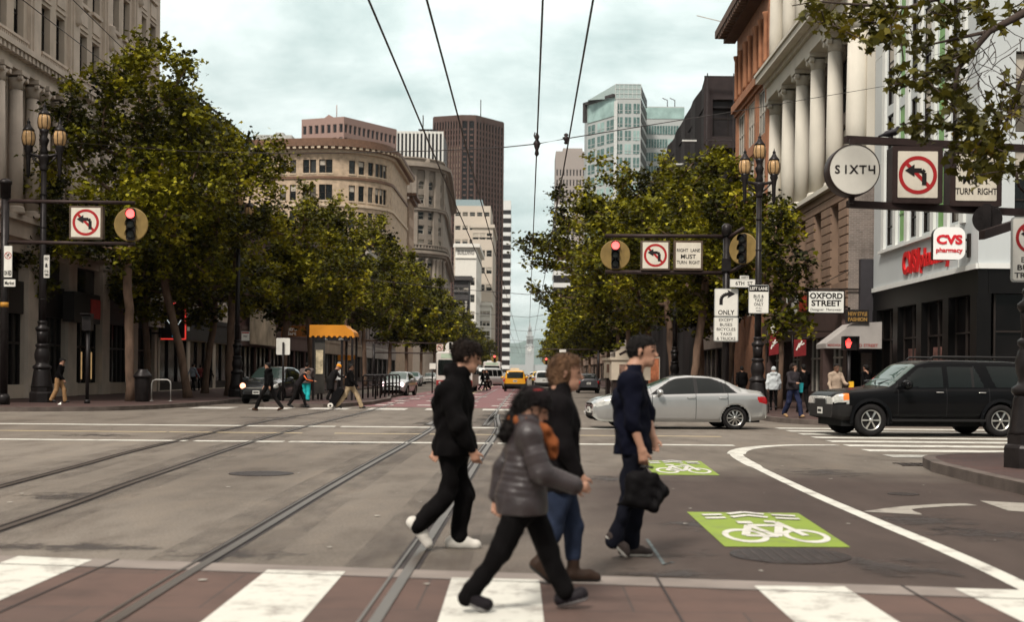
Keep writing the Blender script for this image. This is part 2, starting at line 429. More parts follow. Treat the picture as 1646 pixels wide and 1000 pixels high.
# red transit lane up the middle of the street and the boarding island beside it
mb = MB(); mb.poly([(-7.6, 55.4, .004), (-.55, 54.0, .004), (-.6, 420, .004), (-7.6, 420, .004)]); struct(mb.build('red_bus_lane', m_red))
mb = MB()
rnd = random.Random(5)
for row, (yy, k) in enumerate(((57.5, 4), (61, 3), (66, 4), (72, 3), (79, 4), (90, 3), (104, 3))):
    for j in range(k):
        x = -6.4 + j * 5.4 / max(1, k - 1) + rnd.uniform(-.25, .25); w = rnd.uniform(.5, .9)
        mb.poly([(x - w / 2, yy, .008), (x + w / 2, yy, .008), (x + w / 2, yy + 1.1, .008), (x - w / 2, yy + 1.1, .008)])
struct(mb.build('lane_lettering', m_white2))
struct(strip([(-3.9, 62), (-3.9, 300)], .25, .0085).build('yellow_centre_line', m_yellow))

# brick-red crossing in front of the camera, its concrete bands and white bars
def yedge(x): return 10.26 + (x + 4.1) * (9.09 - 10.26) / 7.5
mb = MB(); mb.poly([(-14, 3.0, .004), (12, 3.0, .004), (12, yedge(12) - .42, .004), (-14, yedge(-14) - .42, .004)]); struct(mb.build('crosswalk_paving', m_brickx))
mb = MB(); mb.poly([(-14, yedge(-14) - .42, .0045), (12, yedge(12) - .42, .0045), (12, yedge(12), .0045), (-14, yedge(-14), .0045)]); struct(mb.build('crosswalk_band', m_conc))
mb = MB()
for (a, b_), (c_, d_) in (((430, 918), (555, 921)), ((726, 931), (867, 934)), ((1212, 944), (1357, 945)), ((1534, 948), (1680, 952)), ((30, 896), (148, 902)), ((-330, 880), (-215, 886))):
    p, q = G(a, b_), G(c_, d_)
    k = 3.2 - p[1]
    mb.poly([(p[0], p[1], .008), (q[0], q[1], .008), (q[0] + .05, 3.2, .008), (p[0] + .05, 3.2, .008)])
struct(mb.build('crosswalk_bars', m_white))
mb = MB()
# dark saw-cut joints in the crossing
for x in (-3.2, .9, 2.6, 4.4): strip([(x, 3), (x + .05, yedge(x) - .0)], .018, .0095, 0, mb)
strip([(-14, yedge(-14) - .42), (12, yedge(12) - .42)], .02, .0095, 0, mb)
struct(mb.build('paving_joints', m_tar))

# cross lines of the intersection
def crossline(py, x0, x1, w, mat, name, slope=0., gaps=()):
    a = G(x0, py + slope * x0); b_ = G(x1, py + slope * x1); mb = MB()
    xs = [0] + [g for q in gaps for g in q] + [1]
    for t0, t1 in zip(xs[::2], xs[1::2]):
        p = [a[0] + (b_[0] - a[0]) * t0, a[1] + (b_[1] - a[1]) * t0]; q = [a[0] + (b_[0] - a[0]) * t1, a[1] + (b_[1] - a[1]) * t1]
        strip([p, q], w, .004, 0, mb)
    struct(mb.build(name, mat))
crossline(681.5, -120, 1010, .55, m_white, 'white_line', .0085, ((.45, .455), (.58, .588)))
crossline(692.5, -120, 1160, .33, m_yellow, 'yellow_line', .0085, ((.30, .303), (.47, .51), (.62, .63)))
crossline(706.5, -120, 1180, .42, m_white, 'white_line', .0085, ((.32, .33), (.44, .447), (.7, .705)))
# far crossings
mb = MB()
for k in range(6):
    x = -13.0 + k * 2.25
    mb.poly([(x, 50.0 + .2 * k, .006), (x + 1.5, 50.0 + .2 * k, .006), (x + 1.45, 52.4 + .15 * k, .006), (x - .05, 52.4 + .15 * k, .006)])
for k in range(4):
    x = .3 + k * 1.9
    mb.poly([(x, 48.2, .006), (x + 1.1, 48.2, .006), (x + 1.1, 51.5, .006), (x, 51.5, .006)])
struct(mb.build('far_crosswalk', m_white2))
mb = MB()
for k in range(8):
    y = 23.9 + k * 1.75
    mb.poly([(6.7 + .04 * k, y, .006), (20, y, .006), (20, y + .75, .006), (6.7 + .04 * k, y + .75, .006)])
struct(mb.build('side_street_crosswalk', m_white))
# the white line that bends into the side street
pts = smooth_path([G(1345, 716), G(1262, 716.5), G(1205, 721), G(1184, 729), G(1200, 743), G(1290, 787), G(1400, 835), G(1500, 877), G(1600, 922), G(1700, 972)])
struct(strip(pts, [.35 if p.y > 24.5 else .16 if p.y < 21 else .24 for p in pts], .005).build('curved_lane_line', m_white))
# worn arrow of the turning lane
pts = smooth_path([G(1434, 826), G(1452, 818), G(1520, 813), G(1562, 812)])
struct(strip(pts, [.62, .6, .55, .5, .45, .4, .36, .33, .3] + [.24] * (len(pts) - 9), .0052).build('turn_arrow', m_faint))
mb = MB(); mb.poly([(*G(1575, 806), .0052), (*G(1650, 810), .0052), (*G(1650, 824), .0052), (*G(1620, 822), .0052)]); struct(mb.build('turn_arrow', m_faint))
# blue utility mark
struct(strip([G(1040, 868), G(1068, 909), G(1083, 905)], .03, .005).build('utility_mark', M('blue_spray', (.10, .12, .122), .8, var=.5, scale=9)))

# rails: two running strips with a groove between, set in tar
def rail(pix, far):
    pts = [G(*p) for p in pix]; pts = [(pts[0][0] + (pts[0][0] - pts[1][0]) * .8, pts[0][1] + (pts[0][1] - pts[1][1]) * .8)] + pts + far
    sp = smooth_path(pts, 12); mb = MB()
    strip(sp, .21, .0035, 1, mb); strip(sp, .95, .003, 2, mb)
    L = [p.copy() for p in sp]
    def off(d):
        o = []
        for k, p in enumerate(sp):
            t = (sp[min(k + 1, len(sp) - 1)] - sp[max(k - 1, 0)]).normalized(); o.append(p + Vector((-t.y, t.x, 0)) * d)
        return o
    strip(off(-.035), .075, .014, 0, mb); strip(off(.062), .022, .013, 0, mb)
    struct(mb.build('tram_rail', [m_steel, m_tar, m_grime]))
rail([(0, 783), (125, 750), (250, 717), (430, 677), (520, 662)], [(-8.1, 62), (-7.0, 75), (-6.6, 100), (-6.6, 420)])
rail([(0, 851), (125, 808), (250, 763), (450, 697), (600, 659)], [(-6.2, 64), (-5.4, 78), (-5.1, 100), (-5.1, 420)])
rail([(175, 1000), (290, 928), (400, 862), (555, 769), (690, 692)], [(-2.75, 46), (-2.75, 70), (-2.7, 420)])
rail([(595, 1000), (655, 910), (712, 825), (775, 728), (800, 690)], [(-1.05, 46), (-1.2, 70), (-1.2, 420)])

def slab(poly, h, name, kerb_edge, kw=.2):
    mb = MB(); n = len(poly)
    mb.poly([(x, y, h) for x, y in poly]); struct(mb.build(name, m_walk))
    mb = MB(); P_ = [Vector((x, y, 0)) for x, y in kerb_edge]; L = []
    for k, p in enumerate(P_):
        d = (P_[min(k + 1, len(P_) - 1)] - P_[max(k - 1, 0)]).normalized(); nn = Vector((-d.y, d.x, 0)) * kw
        L.append(mb.add([p, p + Vector((0, 0, h + .004)), p + nn + Vector((0, 0, h + .004))]))
    for a, b in zip(L, L[1:]): mb.face((a, b, b + 1, a + 1)); mb.face((a + 1, b + 1, b + 2, a + 2))
    struct(mb.build('kerb', m_kerb))
def rounded(pts): return [(p.x, p.y) for p in smooth_path(pts, 5)]
le = [(-13.3, 700), (-13.3, 64), (-13.35, 56)] + rounded([(-13.5, 52), (-14.0, 48.3), (-15.2, 45.7), (-18, 44.2), (-22, 43.6)]) + [(-60, 43.3)]
slab(le + [(-60, 700)], .15, 'pavement', le[::-1])
re_ = [(60, 38.3), (12, 38.4)] + rounded([(10.5, 38.5), (9, 39.0), (8.0, 40.6), (7.6, 44)]) + [(7.5, 60), (7.5, 700)]
slab(re_ + [(60, 700)], .15, 'pavement', re_[::-1])
ne = [(6.35, -10), (6.3, 12), (6.25, 18)] + rounded([(6.3, 20.3), (6.7, 22.0), (7.8, 23.0), (9.5, 23.4)]) + [(30, 23.6)]
slab(ne + [(30, -10)], .15, 'pavement', ne[::-1])
ie = [(-11.0, 53.2), (-10.6, 52.6), (-8.2, 52.5), (-7.75, 53.2), (-6.9, 58), (-6.9, 66), (-7.7, 74), (-7.8, 86), (-9.6, 86), (-10.4, 70), (-11.0, 60), (-11.0, 53.2)]
slab(ie, .15, 'boarding_island', ie)

# manhole covers and gratings let into the road
m_iron = M('cast_iron', (.034, .025, .023), .5, .5, var=.35, scale=6, bump=.5, bscale=25)
def manhole(px, py, rx, label, ribs=9):
    x, y = G(px, py); r = rx * y / F; mb = MB()
    mb.lathe([(r * 1.12, .001), (r * 1.12, .006), (r * 1.03, .0065), (r, .004), (r, .0055)], n=36)
    o = mb.build('manhole_cover', m_iron); o.location = (x, y, 0); tag(o, label, 'manhole cover', 'manhole covers in the road')
    b2 = MB()
    for k in range(ribs):
        t = -1 + 2 * (k + .5) / ribs; hw = math.sqrt(1 - t * t) * r * .9
        b2.box(t * r * .95 - r * .016, t * r * .95 + r * .016, -hw, hw, .005, .009)
    b2.build('rib', M('worn_iron', (.06, .046, .042), .5, .4), o)
manhole(1270, 894, 86, 'large dark round manhole cover with ribs just below the nearer green bike symbol')
manhole(420, 762, 46, 'round manhole cover lying between the two tram tracks')
manhole(1452, 795, 22, 'small dark round cover beside the curved white line near the corner pavement', 5)
mb = MB(); x, y = G(1500, 748)
for k in range(9): mb.box(x - .55 + k * .14, x - .47 + k * .14, y - .25, y + .25, .0, .012)
mb.box(x - .6, x + .65, y - .3, y - .25, 0, .014); mb.box(x - .6, x + .65, y + .25, y + .3, 0, .014)
tag(mb.build('drain_grate', m_iron, origin=(x, y, 0)), 'dark iron drain grate in the gutter at the near right corner', 'drain')
# oil and tyre stains, each with its own ragged shape
def stain_mat():
    m, nt, b = nmat('oil_stain'); b.inputs['Base Color'].default_value = (.034, .025, .022, 1); b.inputs['Roughness'].default_value = .6
    t = nt.nodes.new('ShaderNodeTexCoord'); mp_ = nt.nodes.new('ShaderNodeMapping'); mp_.inputs['Location'].default_value = (-.5, -.5, 0); mp_.inputs['Scale'].default_value = (1, 1, 0); lk(nt, t.outputs['Generated'], mp_.inputs[0])
    ln = nt.nodes.new('ShaderNodeVectorMath'); ln.operation = 'LENGTH'; lk(nt, mp_.outputs[0], ln.inputs[0])
    n = nt.nodes.new('ShaderNodeTexNoise'); n.inputs['Scale'].default_value = 3.2; n.inputs['Detail'].default_value = 8; n.inputs['Roughness'].default_value = .7; oi = nt.nodes.new('ShaderNodeObjectInfo'); av = nt.nodes.new('ShaderNodeVectorMath'); lk(nt, t.outputs['Object'], av.inputs[0]); lk(nt, oi.outputs['Location'], av.inputs[1]); lk(nt, av.outputs[0], n.inputs['Vector'])
    s = nt.nodes.new('ShaderNodeMath'); s.operation = 'MULTIPLY_ADD'; lk(nt, ln.outputs['Value'], s.inputs[0]); s.inputs[1].default_value = -.55; lk(nt, n.outputs['Fac'], s.inputs[2])
    f = nramp(nt, s.outputs[0], [(.33, (0, 0, 0)), (.47, (.7, .7, .7))]); tr = nt.nodes.new('ShaderNodeBsdfTransparent'); ms = nt.nodes.new('ShaderNodeMixShader')
    lk(nt, f, ms.inputs[0]); lk(nt, tr.outputs[0], ms.inputs[1]); lk(nt, b.outputs[0], ms.inputs[2]); lk(nt, ms.outputs[0], nt.nodes['Material Output'].inputs['Surface']); return m
m_stain = stain_mat()
for px, py, w, d in ((95, 798, 1.2, 1.6), (110, 880, 2.4, .9), (350, 892, 1.6, .8), (1265, 896, 1.9, 1.2), (1450, 915, 1.3, 1.5), (1090, 925, 1.5, .6), (1470, 838, 1.6, 2.2), (1580, 860, 1.8, 1.6), (985, 770, 1.6, 1.5), (1120, 845, .9, 1.2), (560, 712, 3, 2.2), (160, 700, 2.6, 2.0), (430, 672, 3.0, 2.5), (1330, 760, 1.8, 2.4)):
    x, y = G(px, py); mb = MB(); mb.poly([(-w / 2, -d / 2, 0), (w / 2, -d / 2, 0), (w / 2, d / 2, 0), (-w / 2, d / 2, 0)]); o = mb.build('oil_stain', m_stain); o.location = (x, y, .0098 if py > 900 else .0028); struct(o)
m_pale = M('pale_scuff', (.34, .32, .28), .8, var=.4, scale=9); r_ = random.Random(12)
for k in range(70):      # gum, grit and scraps trodden into the road
    x, y = r_.uniform(-6, 6.2), r_.uniform(8.5, 34); q = r_.uniform(.012, .04); mb = MB(); mb.poly([(q * r_.uniform(.6, 1.2) * math.cos(t), q * r_.uniform(.6, 1.2) * math.sin(t), 0) for t in (0, 1, 2, 3, 4, 5)]); o = mb.build('road_speck', m_pale); o.location = (x, y, .0105 + .0001 * k); struct(o)
# green bike symbols
def bike_mark(quad, label):
    A, B, C, D = [Vector((*G(*p), 0)) for p in quad]        # near-left, near-right, far-right, far-left
    def mp(u, v, z): p = (A * (1 - u) + B * u) * (1 - v) + (D * (1 - u) + C * u) * v; return (p.x, p.y, z)
    mb = MB(); mb.poly([mp(0, 0, .005), mp(1, 0, .005), mp(1, 1, .005), mp(0, 1, .005)])
    o = mb.build('bike_marking', m_green, origin=(A.x, A.y, 0)); off = Vector((A.x, A.y, 0))
    tag(o, label, 'road marking', 'green bike markings')
    mb = MB()
    zl = [.009]
    def line(pts, w):
        for (a, b) in zip(pts, pts[1:]):
            zl[0] += .0005; dx, dy = b[0] - a[0], (b[1] - a[1]); L_ = math.hypot(dx, dy) or 1; nx, ny = -dy / L_ * w / 2, dx / L_ * w / 2
            mb.poly([Vector(mp(*q, zl[0])) - off for q in ((a[0] + nx, a[1] + ny), (b[0] + nx, b[1] + ny), (b[0] - nx, b[1] - ny), (a[0] - nx, a[1] - ny))])
    for cx_ in (.27, .77):
        N = 22; ring = []
        for k in range(N):
            t = 2 * math.pi * k / N; t2 = 2 * math.pi * (k + 1) / N
            q = [(cx_ + .185 * math.cos(t), .27 + .185 * math.sin(t)), (cx_ + .185 * math.cos(t2), .27 + .185 * math.sin(t2)),
                 (cx_ + .135 * math.cos(t2), .27 + .125 * math.sin(t2)), (cx_ + .135 * math.cos(t), .27 + .125 * math.sin(t))]
            mb.poly([Vector(mp(*w, .009)) - off for w in q])
    line([(.27, .27), (.40, .56), (.68, .56)], .065); line([(.40, .56), (.53, .25), (.68, .60)], .065); line([(.53, .25), (.27, .27)], .06)
    line([(.77, .27), (.67, .66), (.58, .68)], .065); line([(.33, .64), (.46, .64)], .075)
    for dz in (0, .10): line([(.10, .77 + dz), (.28, .79 + dz)], .055); line([(.34, .81 + dz), (.5, .88 + dz), (.66, .81 + dz)], .055); line([(.72, .79 + dz), (.92, .76 + dz)], .055)
    mb.build('bike_symbol', m_white, o)
bike_mark([(1165, 880), (1367, 881), (1283, 826), (1104, 824)], 'large green road patch with a white bicycle and chevrons, the nearer one')
bike_mark([(1052, 764), (1157, 765), (1126, 742), (1030, 741)], 'smaller green road patch with a white bicycle, the farther one behind the man in navy')
# ---------------------------------------------------------------- buildings
m_glass = MG('window_glass', (.008, .009, .009)); m_glass2 = MG('shop_glass', (.005, .004, .004), .12); m_glass2.node_tree.nodes['Principled BSDF'].inputs['Specular IOR Level'].default_value = .25
GLV += [m_glass, m_glass, MG('window_glass_grey', (.035, .036, .035), .05), MG('window_glass_curtained', (.10, .088, .07), .12), MG('window_glass_black', (.004, .004, .004), .04)]
m_blind = M('window_blind', (.42, .38, .32), .8)
m_frame = M('dark_window_frame', (.020, .015, .013), .5)
m_wframe = M('pale_window_frame', (.42, .39, .34), .6)
m_dark = M('dark_recess', (.018, .015, .014), .8)
m_roof = M('roof_felt', (.09, .085, .08), .9)
def shell(mb, x0, x1, y0, y1, z0, z1, skip='', m=0, roof=True):
    q = {'-X': [(x0, y0), (x0, y1)], '+X': [(x1, y0), (x1, y1)], '-Y': [(x0, y0), (x1, y0)], '+Y': [(x0, y1), (x1, y1)]}
    for k, (a, b) in q.items():
        if k in skip.split(): continue
        mb.poly([(*a, z0), (*b, z0), (*b, z1), (*a, z1)], m)
    if roof: mb.poly([(x0, y0, z1 - .6), (x1, y0, z1 - .6), (x1, y1, z1 - .6), (x0, y1, z1 - .6)], m)
def rnd_blind(r): return r.choice([0, 0, .25, .4, .55, .3, 0])

# --- left near: pale classical block with a colonnade
m_cream = M('cream_stone', (.50, .42, .345), .8, var=.14, scale=.8, bump=.15, bscale=14, dirt=.35)
m_cream2 = M('cream_stone_trim', (.55, .465, .39), .8, var=.12, scale=1.2, dirt=.3)
bA = wroot('classical_building', 'pale stone classical building with paired windows and a row of columns at the left edge', 'building', (-22.5, 62, 0))
r = random.Random(1)
f = FXp(-22.5, 45); L = 34.3; ops = []; wins = []; shops = []
bays = [6.35 + 5.1 * k for k in range(-1, 6)]
for b in bays:
    for s in (-.95, .95):
        for z0, z1 in ((16.1, 18.3), (19.8, 22.0), (23.5, 25.7), (27.2, 29.4)):
            if 0 < b + s - .6 and b + s + .6 < L: ops.append((b + s - .56, b + s + .56, z0, z1)); wins.append(ops[-1])
        if 0 < b + s - .6 and b + s + .6 < L: ops.append((b + s - .62, b + s + .62, 8.6, 13.6)); wins.append(ops[-1])
for b in bays:
    if b - 2 > 0 and b + 2 < L: shops.append((b - 1.95, b + 1.95, .75, 6.6))
mb = MB(); wall_grid(mb, f, 0, L, 0, 33, ops + shops, .35)
shell(mb, -60, -22.5, 45, 79.3, 0, 33, '+X')
mb.build('wall', m_cream, bA)
for o in wins: window_part(bA, f, o, [m_frame, m_glass, m_blind], .34, .08, 1, 1 if o[3] - o[2] < 3 else 2, rnd_blind(r))
mb = MB()
mbox(mb, f, 0, L, 0, .55, 14.3, 15.0); mbox(mb, f, 0, L, 0, .95, 15.0, 15.25); mbox(mb, f, 0, L, .0, .30, 7.2, 7.9); mbox(mb, f, 0, L, .0, .5, 7.9, 8.15)
mbox(mb, f, 0, L, 0, .35, 31, 31.6); mbox(mb, f, 0, L, 0, 1.2, 31.6, 32.2)
for k in range(int(L / .45)): mbox(mb, f, .1 + .45 * k, .33 + .45 * k, .55, .88, 14.75, 15.0)
for b in bays:       # balustrade panels under the windows and sills
    if b - 2 < 0 or b + 2 > L: continue
    mbox(mb, f, b - 1.75, b + 1.75, .02, .18, 15.25, 15.36); mbox(mb, f, b - 1.75, b + 1.75, .02, .18, 15.92, 16.04)
    for k in range(17): mbox(mb, f, b - 1.7 + k * .205, b - 1.6 + k * .205, .04, .14, 15.36, 15.92)
    for z in (19.62, 23.32, 27.02):
        for s in (-.95, .95): mbox(mb, f, b + s - .7, b + s + .7, .0, .14, z, z + .18)
    for z in (18.3, 22.0, 25.7):
        for s in (-.95, .95):
            mbox(mb, f, b + s - .62, b + s + .62, 0, .07, z + .18, z + .27); mbox(mb, f, b + s - .55, b + s + .55, 0, .05, z + .45, z + 1.15)
mb.build('cornice', m_cream2, bA)
for k in range(-1, 7):
    u = 3.8 + 5.1 * k
    if u < .7 or u > L - .7: continue
    mb = MB(); mbox(mb, f, u - .62, u + .62, 0, .16, 15.25, 31); mbox(mb, f, u - .42, u + .42, .16, .24, 15.7, 30.6)
    for z in (19.0, 22.8):      # carved cartouches
        c = f(u, .24, z); mb.lathe([(.05, -.7), (.26, -.55), (.18, -.2), (.34, .1), (.22, .45), (.3, .6), (.08, .75)], c, 8)
    mb.build('pilaster', m_cream2, bA)
    mb = MB(); mbox(mb, f, u - .6, u + .6, 0, .16, .0, 7.2); mbox(mb, f, u - .68, u + .68, .0, .2, 0, .8); mbox(mb, f, u - .68, u + .68, 0, .22, 6.7, 7.2)
    mb.build('pier', m_cream2, bA)
def column(parent, x, y, z0, z1, rad, mat, n=24, flute=.06, name='column'):
    mb = MB()
    mb.lathe([(rad * 1.35, 0), (rad * 1.35, .12), (rad * 1.2, .2), (rad * 1.25, .26), (rad * 1.05, .34)], (x, y, z0), 20)
    mb.lathe([(rad, .3), (rad * 1.0, (z1 - z0) * .33), (rad * .86, z1 - z0 - .75)], (x, y, z0), n, 0, 'Z', flute)
    mb.lathe([(rad * .92, z1 - z0 - .78), (rad * .9, z1 - z0 - .5), (rad * 1.25, z1 - z0 - .3)], (x, y, z0), 16)
    for s in (-1, 1):
        for t in (-1, 1):      # volutes
            q = rad * .38; mb.lathe([(q * .3, -q * .8), (q * .95, -q * .7), (q, 0), (q * .95, q * .7), (q * .3, q * .8)], (x + s * rad * .98, y + t * rad * .98, z1 - .2 - q), 10, 0, 'X', 0, False)
    mb.box(x - rad * 1.35, x + rad * 1.35, y - rad * 1.35, y + rad * 1.35, z1 - .2, z1)
    return mb.build(name, mat, parent)
for b in bays:
    for s in (-1.9, 0, 1.9):
        if .8 < b + s < L - .5: column(bA, -22.5 + .28, 45 + b + s, 8.15, 14.3, .32, m_cream2)
for i, o in enumerate(shops):
    mb = MB(); mbox(mb, f, o[0], o[1], -.34, -.05, 3.9, 5.35, 0); mb.poly([f(o[0], -.3, .75), f(o[1], -.3, .75), f(o[1], -.3, 6.6), f(o[0], -.3, 6.6)], 1)
    for k in range(6): u = o[0] + (o[1] - o[0]) * k / 5; mbox(mb, f, u - .04, u + .04, -.29, -.2, .76, 3.9, 0)
    mbox(mb, f, o[0], o[1], -.29, -.2, 2.55, 2.65, 0)
    mb.build('shopfront', [m_frame, m_glass2], bA)
    if i == 3:
        for k in range(4): mb = MB(); u = o[0] + 1.9 + .5 * k; mbox(mb, f, u, u + .14, -.28, -.26, .95, 2.35); mb.build('lit_door_panel', M('warm_door_light', (.80, .50, .22), .5, emit=.30, var=.5, scale=3), bA)
mb = MB(); mbox(mb, f, 17.6, 21.4, .2, .75, 3.75, 5.2, 0); o = mb.build('fascia', M('black_fascia', (.02, .016, .015), .4), bA)
mb = MB(); mbox(mb, f, 19.9, 21.3, .76, .8, 4.0, 4.95, 0)
mb.build('sign_panel', M('red_sign', (.33, .03, .025), .5), o)
mb = MB(); mbox(mb, f, 16.9, 22.9, .16, 1.5, 6.9, 7.15); mb.build('canopy', m_cream2, bA)

# --- generic street block: used for the buildings that show between and behind the trees
def block(name, label, X, side, y0, y1, H, mats, floors, base=4.6, winw=1.2, pitch=2.2, storey=3.6, winh=2.1, depth=14, shop=True, cor=.6, seed=1, rails=1, front=False):
    r = random.Random(seed); w, trim, fr, shopm = mats
    rt = wroot(name, label, 'building', (X, (y0 + y1) / 2, 0)); L = y1 - y0
    f = FXp(X, y0) if side < 0 else FXm(X, y1); ops = []; sh = []; n = max(1, int(L / pitch)); off = (L - n * pitch) / 2
    for fl in range(floors):
        z = base + .9 + fl * storey
        for k in range(n):
            u = off + pitch * (k + .5); ops.append((u - winw / 2, u + winw / 2, z, z + winh))
    if shop:
        ns = max(1, int(L / 6)); sw = L / ns
        for k in range(ns): sh.append((k * sw + .35, (k + 1) * sw - .35, .2, base - 1.2))
    mb = MB(); wall_grid(mb, f, 0, L, 0, H, ops + sh, .2); x1 = X + side * depth
    shell(mb, min(X, x1), max(X, x1), y0, y1, 0, H, '+X' if side < 0 else '-X'); mb.build('wall', w, rt)
    for o in ops: window_part(rt, f, o, [fr, m_glass, m_blind], .19, .07, 1, rails, rnd_blind(r))
    mb = MB()
    if cor: mbox(mb, f, -.1, L + .1, 0, cor, H - .9, H - .5); mbox(mb, f, -.1, L + .1, 0, cor * 1.5, H - .5, H + .05); mbox(mb, f, 0, L, 0, .18, base + .1, base + .4)
    mbox(mb, f, 0, L, 0, .12, base - 1.15, base + .1)
    mb.build('cornice', trim, rt)
    for o in sh:
        mb = MB(); mb.poly([f(o[0], -.19, o[2]), f(o[1], -.19, o[2]), f(o[1], -.19, o[3]), f(o[0], -.19, o[3])], 1)
        for k in range(4): u = o[0] + (o[1] - o[0]) * k / 3; mbox(mb, f, u - .05, u + .05, -.18, -.08, o[2], o[3], 0)
        mbox(mb, f, o[0], o[1], -.18, -.06, o[2], o[2] + .5, 0)
        mb.build('shopfront', [shopm, m_glass2], rt)
    return rt, f
def mm(n, c, **k): return M(n, c, .85, **({'var': .15, 'scale': .7, 'dirt': .3} | k))
m_bk = M('dark_shopfront', (.014, .010, .009), .5)
bB, f = block('street_building', 'cream building with a dark cornice showing over the big left trees', -22.5, -1, 79.6, 101.0, 19.0, (mm('cream_render', (.46, .40, .33)), M('dark_copper_cornice', (.035, .032, .03), .6), m_frame, m_bk), 4, cor=.6, seed=3, pitch=2.7)
mb = MB()
for k in range(40): mbox(mb, f, .2 + .55 * k, .45 + .55 * k, 1.0, 1.08, 19.05, 19.25)
mb.build('cornice_crest', M('dark_copper_cornice', (.035, .032, .03)), bB)
# cinema boards and neon on that building
m_board = M('white_sign_board', (.60, .57, .50), .5, var=.06)
m_ink = M('black_lettering', (.015, .012, .012), .5)
mb = MB(); mbox(mb, f, -4.2, 4.6, .4, .7, 4.0, 6.3, 0)
for k in range(5): mbox(mb, f, -4.2, 4.6, .7, .715, 4.25 + .42 * k, 4.27 + .42 * k, 1)
put_text(mb, 'LATE  N  SHOWS', f, .4, 4.95, h=.26, w=4.2, m=1, depth=.72, bold=.02)
tag(mb.build('marquee_board', [m_board, m_ink], origin=(-21.9, 79, 4)), 'white ribbed marquee board with black letters behind the first tree trunks on the left', 'sign')
m_neon = M('red_neon', (1.0, .07, .05), .4, emit=.45, var=0.02); m_neonb = M('blue_neon', (.05, .55, .95), .4, emit=.5, var=.02)
rt = wroot('neon_sign', 'dark blade sign edged in red neon with a blue cocktail glass', 'sign', (-20.3, 78.4, 4)); g = FY(-22.4, 78.4)
a, b_ = P(259, 545, 78.4), P(299, 488, 78.4)
u0, u1, z0, z1 = a.x + 22.4, b_.x + 22.4, a.z, b_.z
mb = MB(); mbox(mb, g, u0, u1, -.3, 0, z0, z1); mbox(mb, g, -.2, u0, -.2, -.1, z0 + .3, z0 + .4); mbox(mb, g, -.2, u0, -.2, -.1, z1 - .5, z1 - .4); mb.build('sign_box', m_dark, rt)
mb = MB()
for p, q in (((u0, z0), (u1, z0)), ((u1, z0), (u1, z1)), ((u0, z1), (u1, z1))): mb.tube([g(p[0], .06, p[1]), g(q[0], .06, q[1])], .045, 6)
mb.build('neon_border', m_neon, rt)
mb = MB(); uc = u0 + (u1 - u0) * .55
for p, q in (((uc - .45, z0 + 1.15), (uc, z0 + .55)), ((uc + .4, z0 + 1.15), (uc, z0 + .55))): mb.tube([g(p[0], .06, p[1]), g(q[0], .06, q[1])], .022, 6, 1)
mb.tube([g(uc, .06, z0 + .6), g(uc, .06, z0 + .2)], .07, 6); mb.tube([g(uc - .12, .06, z0 + .18), g(uc + .12, .06, z0 + .18)], .05, 6)
mb.build('neon_glass', [m_neonb, M('pale_neon', (.7, .8, .8), .4, emit=.5)], rt)
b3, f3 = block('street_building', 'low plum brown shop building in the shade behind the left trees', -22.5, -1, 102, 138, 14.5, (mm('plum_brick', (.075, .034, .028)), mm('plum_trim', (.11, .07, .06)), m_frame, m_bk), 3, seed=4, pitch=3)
mb = MB(); mbox(mb, f3, 2, 12, .35, .5, 3.6, 6.6, 0); tag(mb.build('billboard', mm('faded_mural', (.40, .33, .24), var=.5, scale=.5), origin=(-22, 106, 3.6)), 'faded tan wall panel behind the left tree trunks', 'sign')
block('street_building', 'tan office building mostly hidden by the left tree row', -22.5, -1, 138.5, 176, 17, (mm('tan_brick', (.17, .115, .08)), mm('tan_trim', (.36, .29, .22)), m_frame, m_bk), 3, seed=5, pitch=3)
block('street_building', 'grey stone store behind the far left trees', -22.5, -1, 176.5, 222, 18, (mm('grey_stone', (.19, .16, .145)), mm('grey_trim', (.36, .33, .30)), m_frame, m_bk), 3, seed=6, pitch=3.4)

# --- right: pharmacy on the corner
m_panel = M('pale_metal_panel', (.50, .53, .53), .45, var=.05, scale=.4, dirt=.12)
m_finw = M('white_fin', (.66, .67, .64), .5, var=.05)
m_gpan = M('green_panel', (.16, .33, .10), .4, var=.15)
m_pblk = M('black_stone', (.003, .0026, .0026), .4, var=.3)
bC = wroot('pharmacy_building', 'pale panelled corner pharmacy with green glazed strips over a black ground floor', 'building', (15, 50, 0))
f = FXm(15, 56.8); L = 13.2; ops = []; gs = []
bays = [2.0, 3.78, 5.4, 7.05, 8.75, 10.35]
for k, u in enumerate(bays):
    for z0, z1 in ((6.95, 9.3), (9.7, 12.4), (12.8, 15.5), (15.9, 18.6)): (gs if k % 3 == 1 else ops).append((u, u + 1.12, z0, z1))
mb = MB(); wall_grid(mb, f, 0, L, 5.2, 20, ops + gs, .1)
g6 = FY(15, 43.6); ops6 = [(1.2 + 1.22 * k, 2.0 + 1.22 * k, z, z + 2.7) for k in range(6) for z in (6.55, 9.7)]
wall_grid(mb, g6, 0, 26, 5.2, 20, ops6, .22)
shell(mb, 15, 41, 43.6, 56.8, 5.2, 20, '-X -Y'); mb.poly([(15, 43.6, 5.2), (41, 43.6, 5.2), (41, 56.8, 5.2), (15, 56.8, 5.2)])
mb.build('wall', m_panel, bC)
r = random.Random(7)
for o in ops: window_part(bC, f, o, [m_frame, m_glass, m_blind], .09, .05, 1, 2, rnd_blind(r))
for o in ops6: window_part(bC, g6, o, [m_frame, m_glass, m_blind], .2, .05, 1, 2, rnd_blind(r))
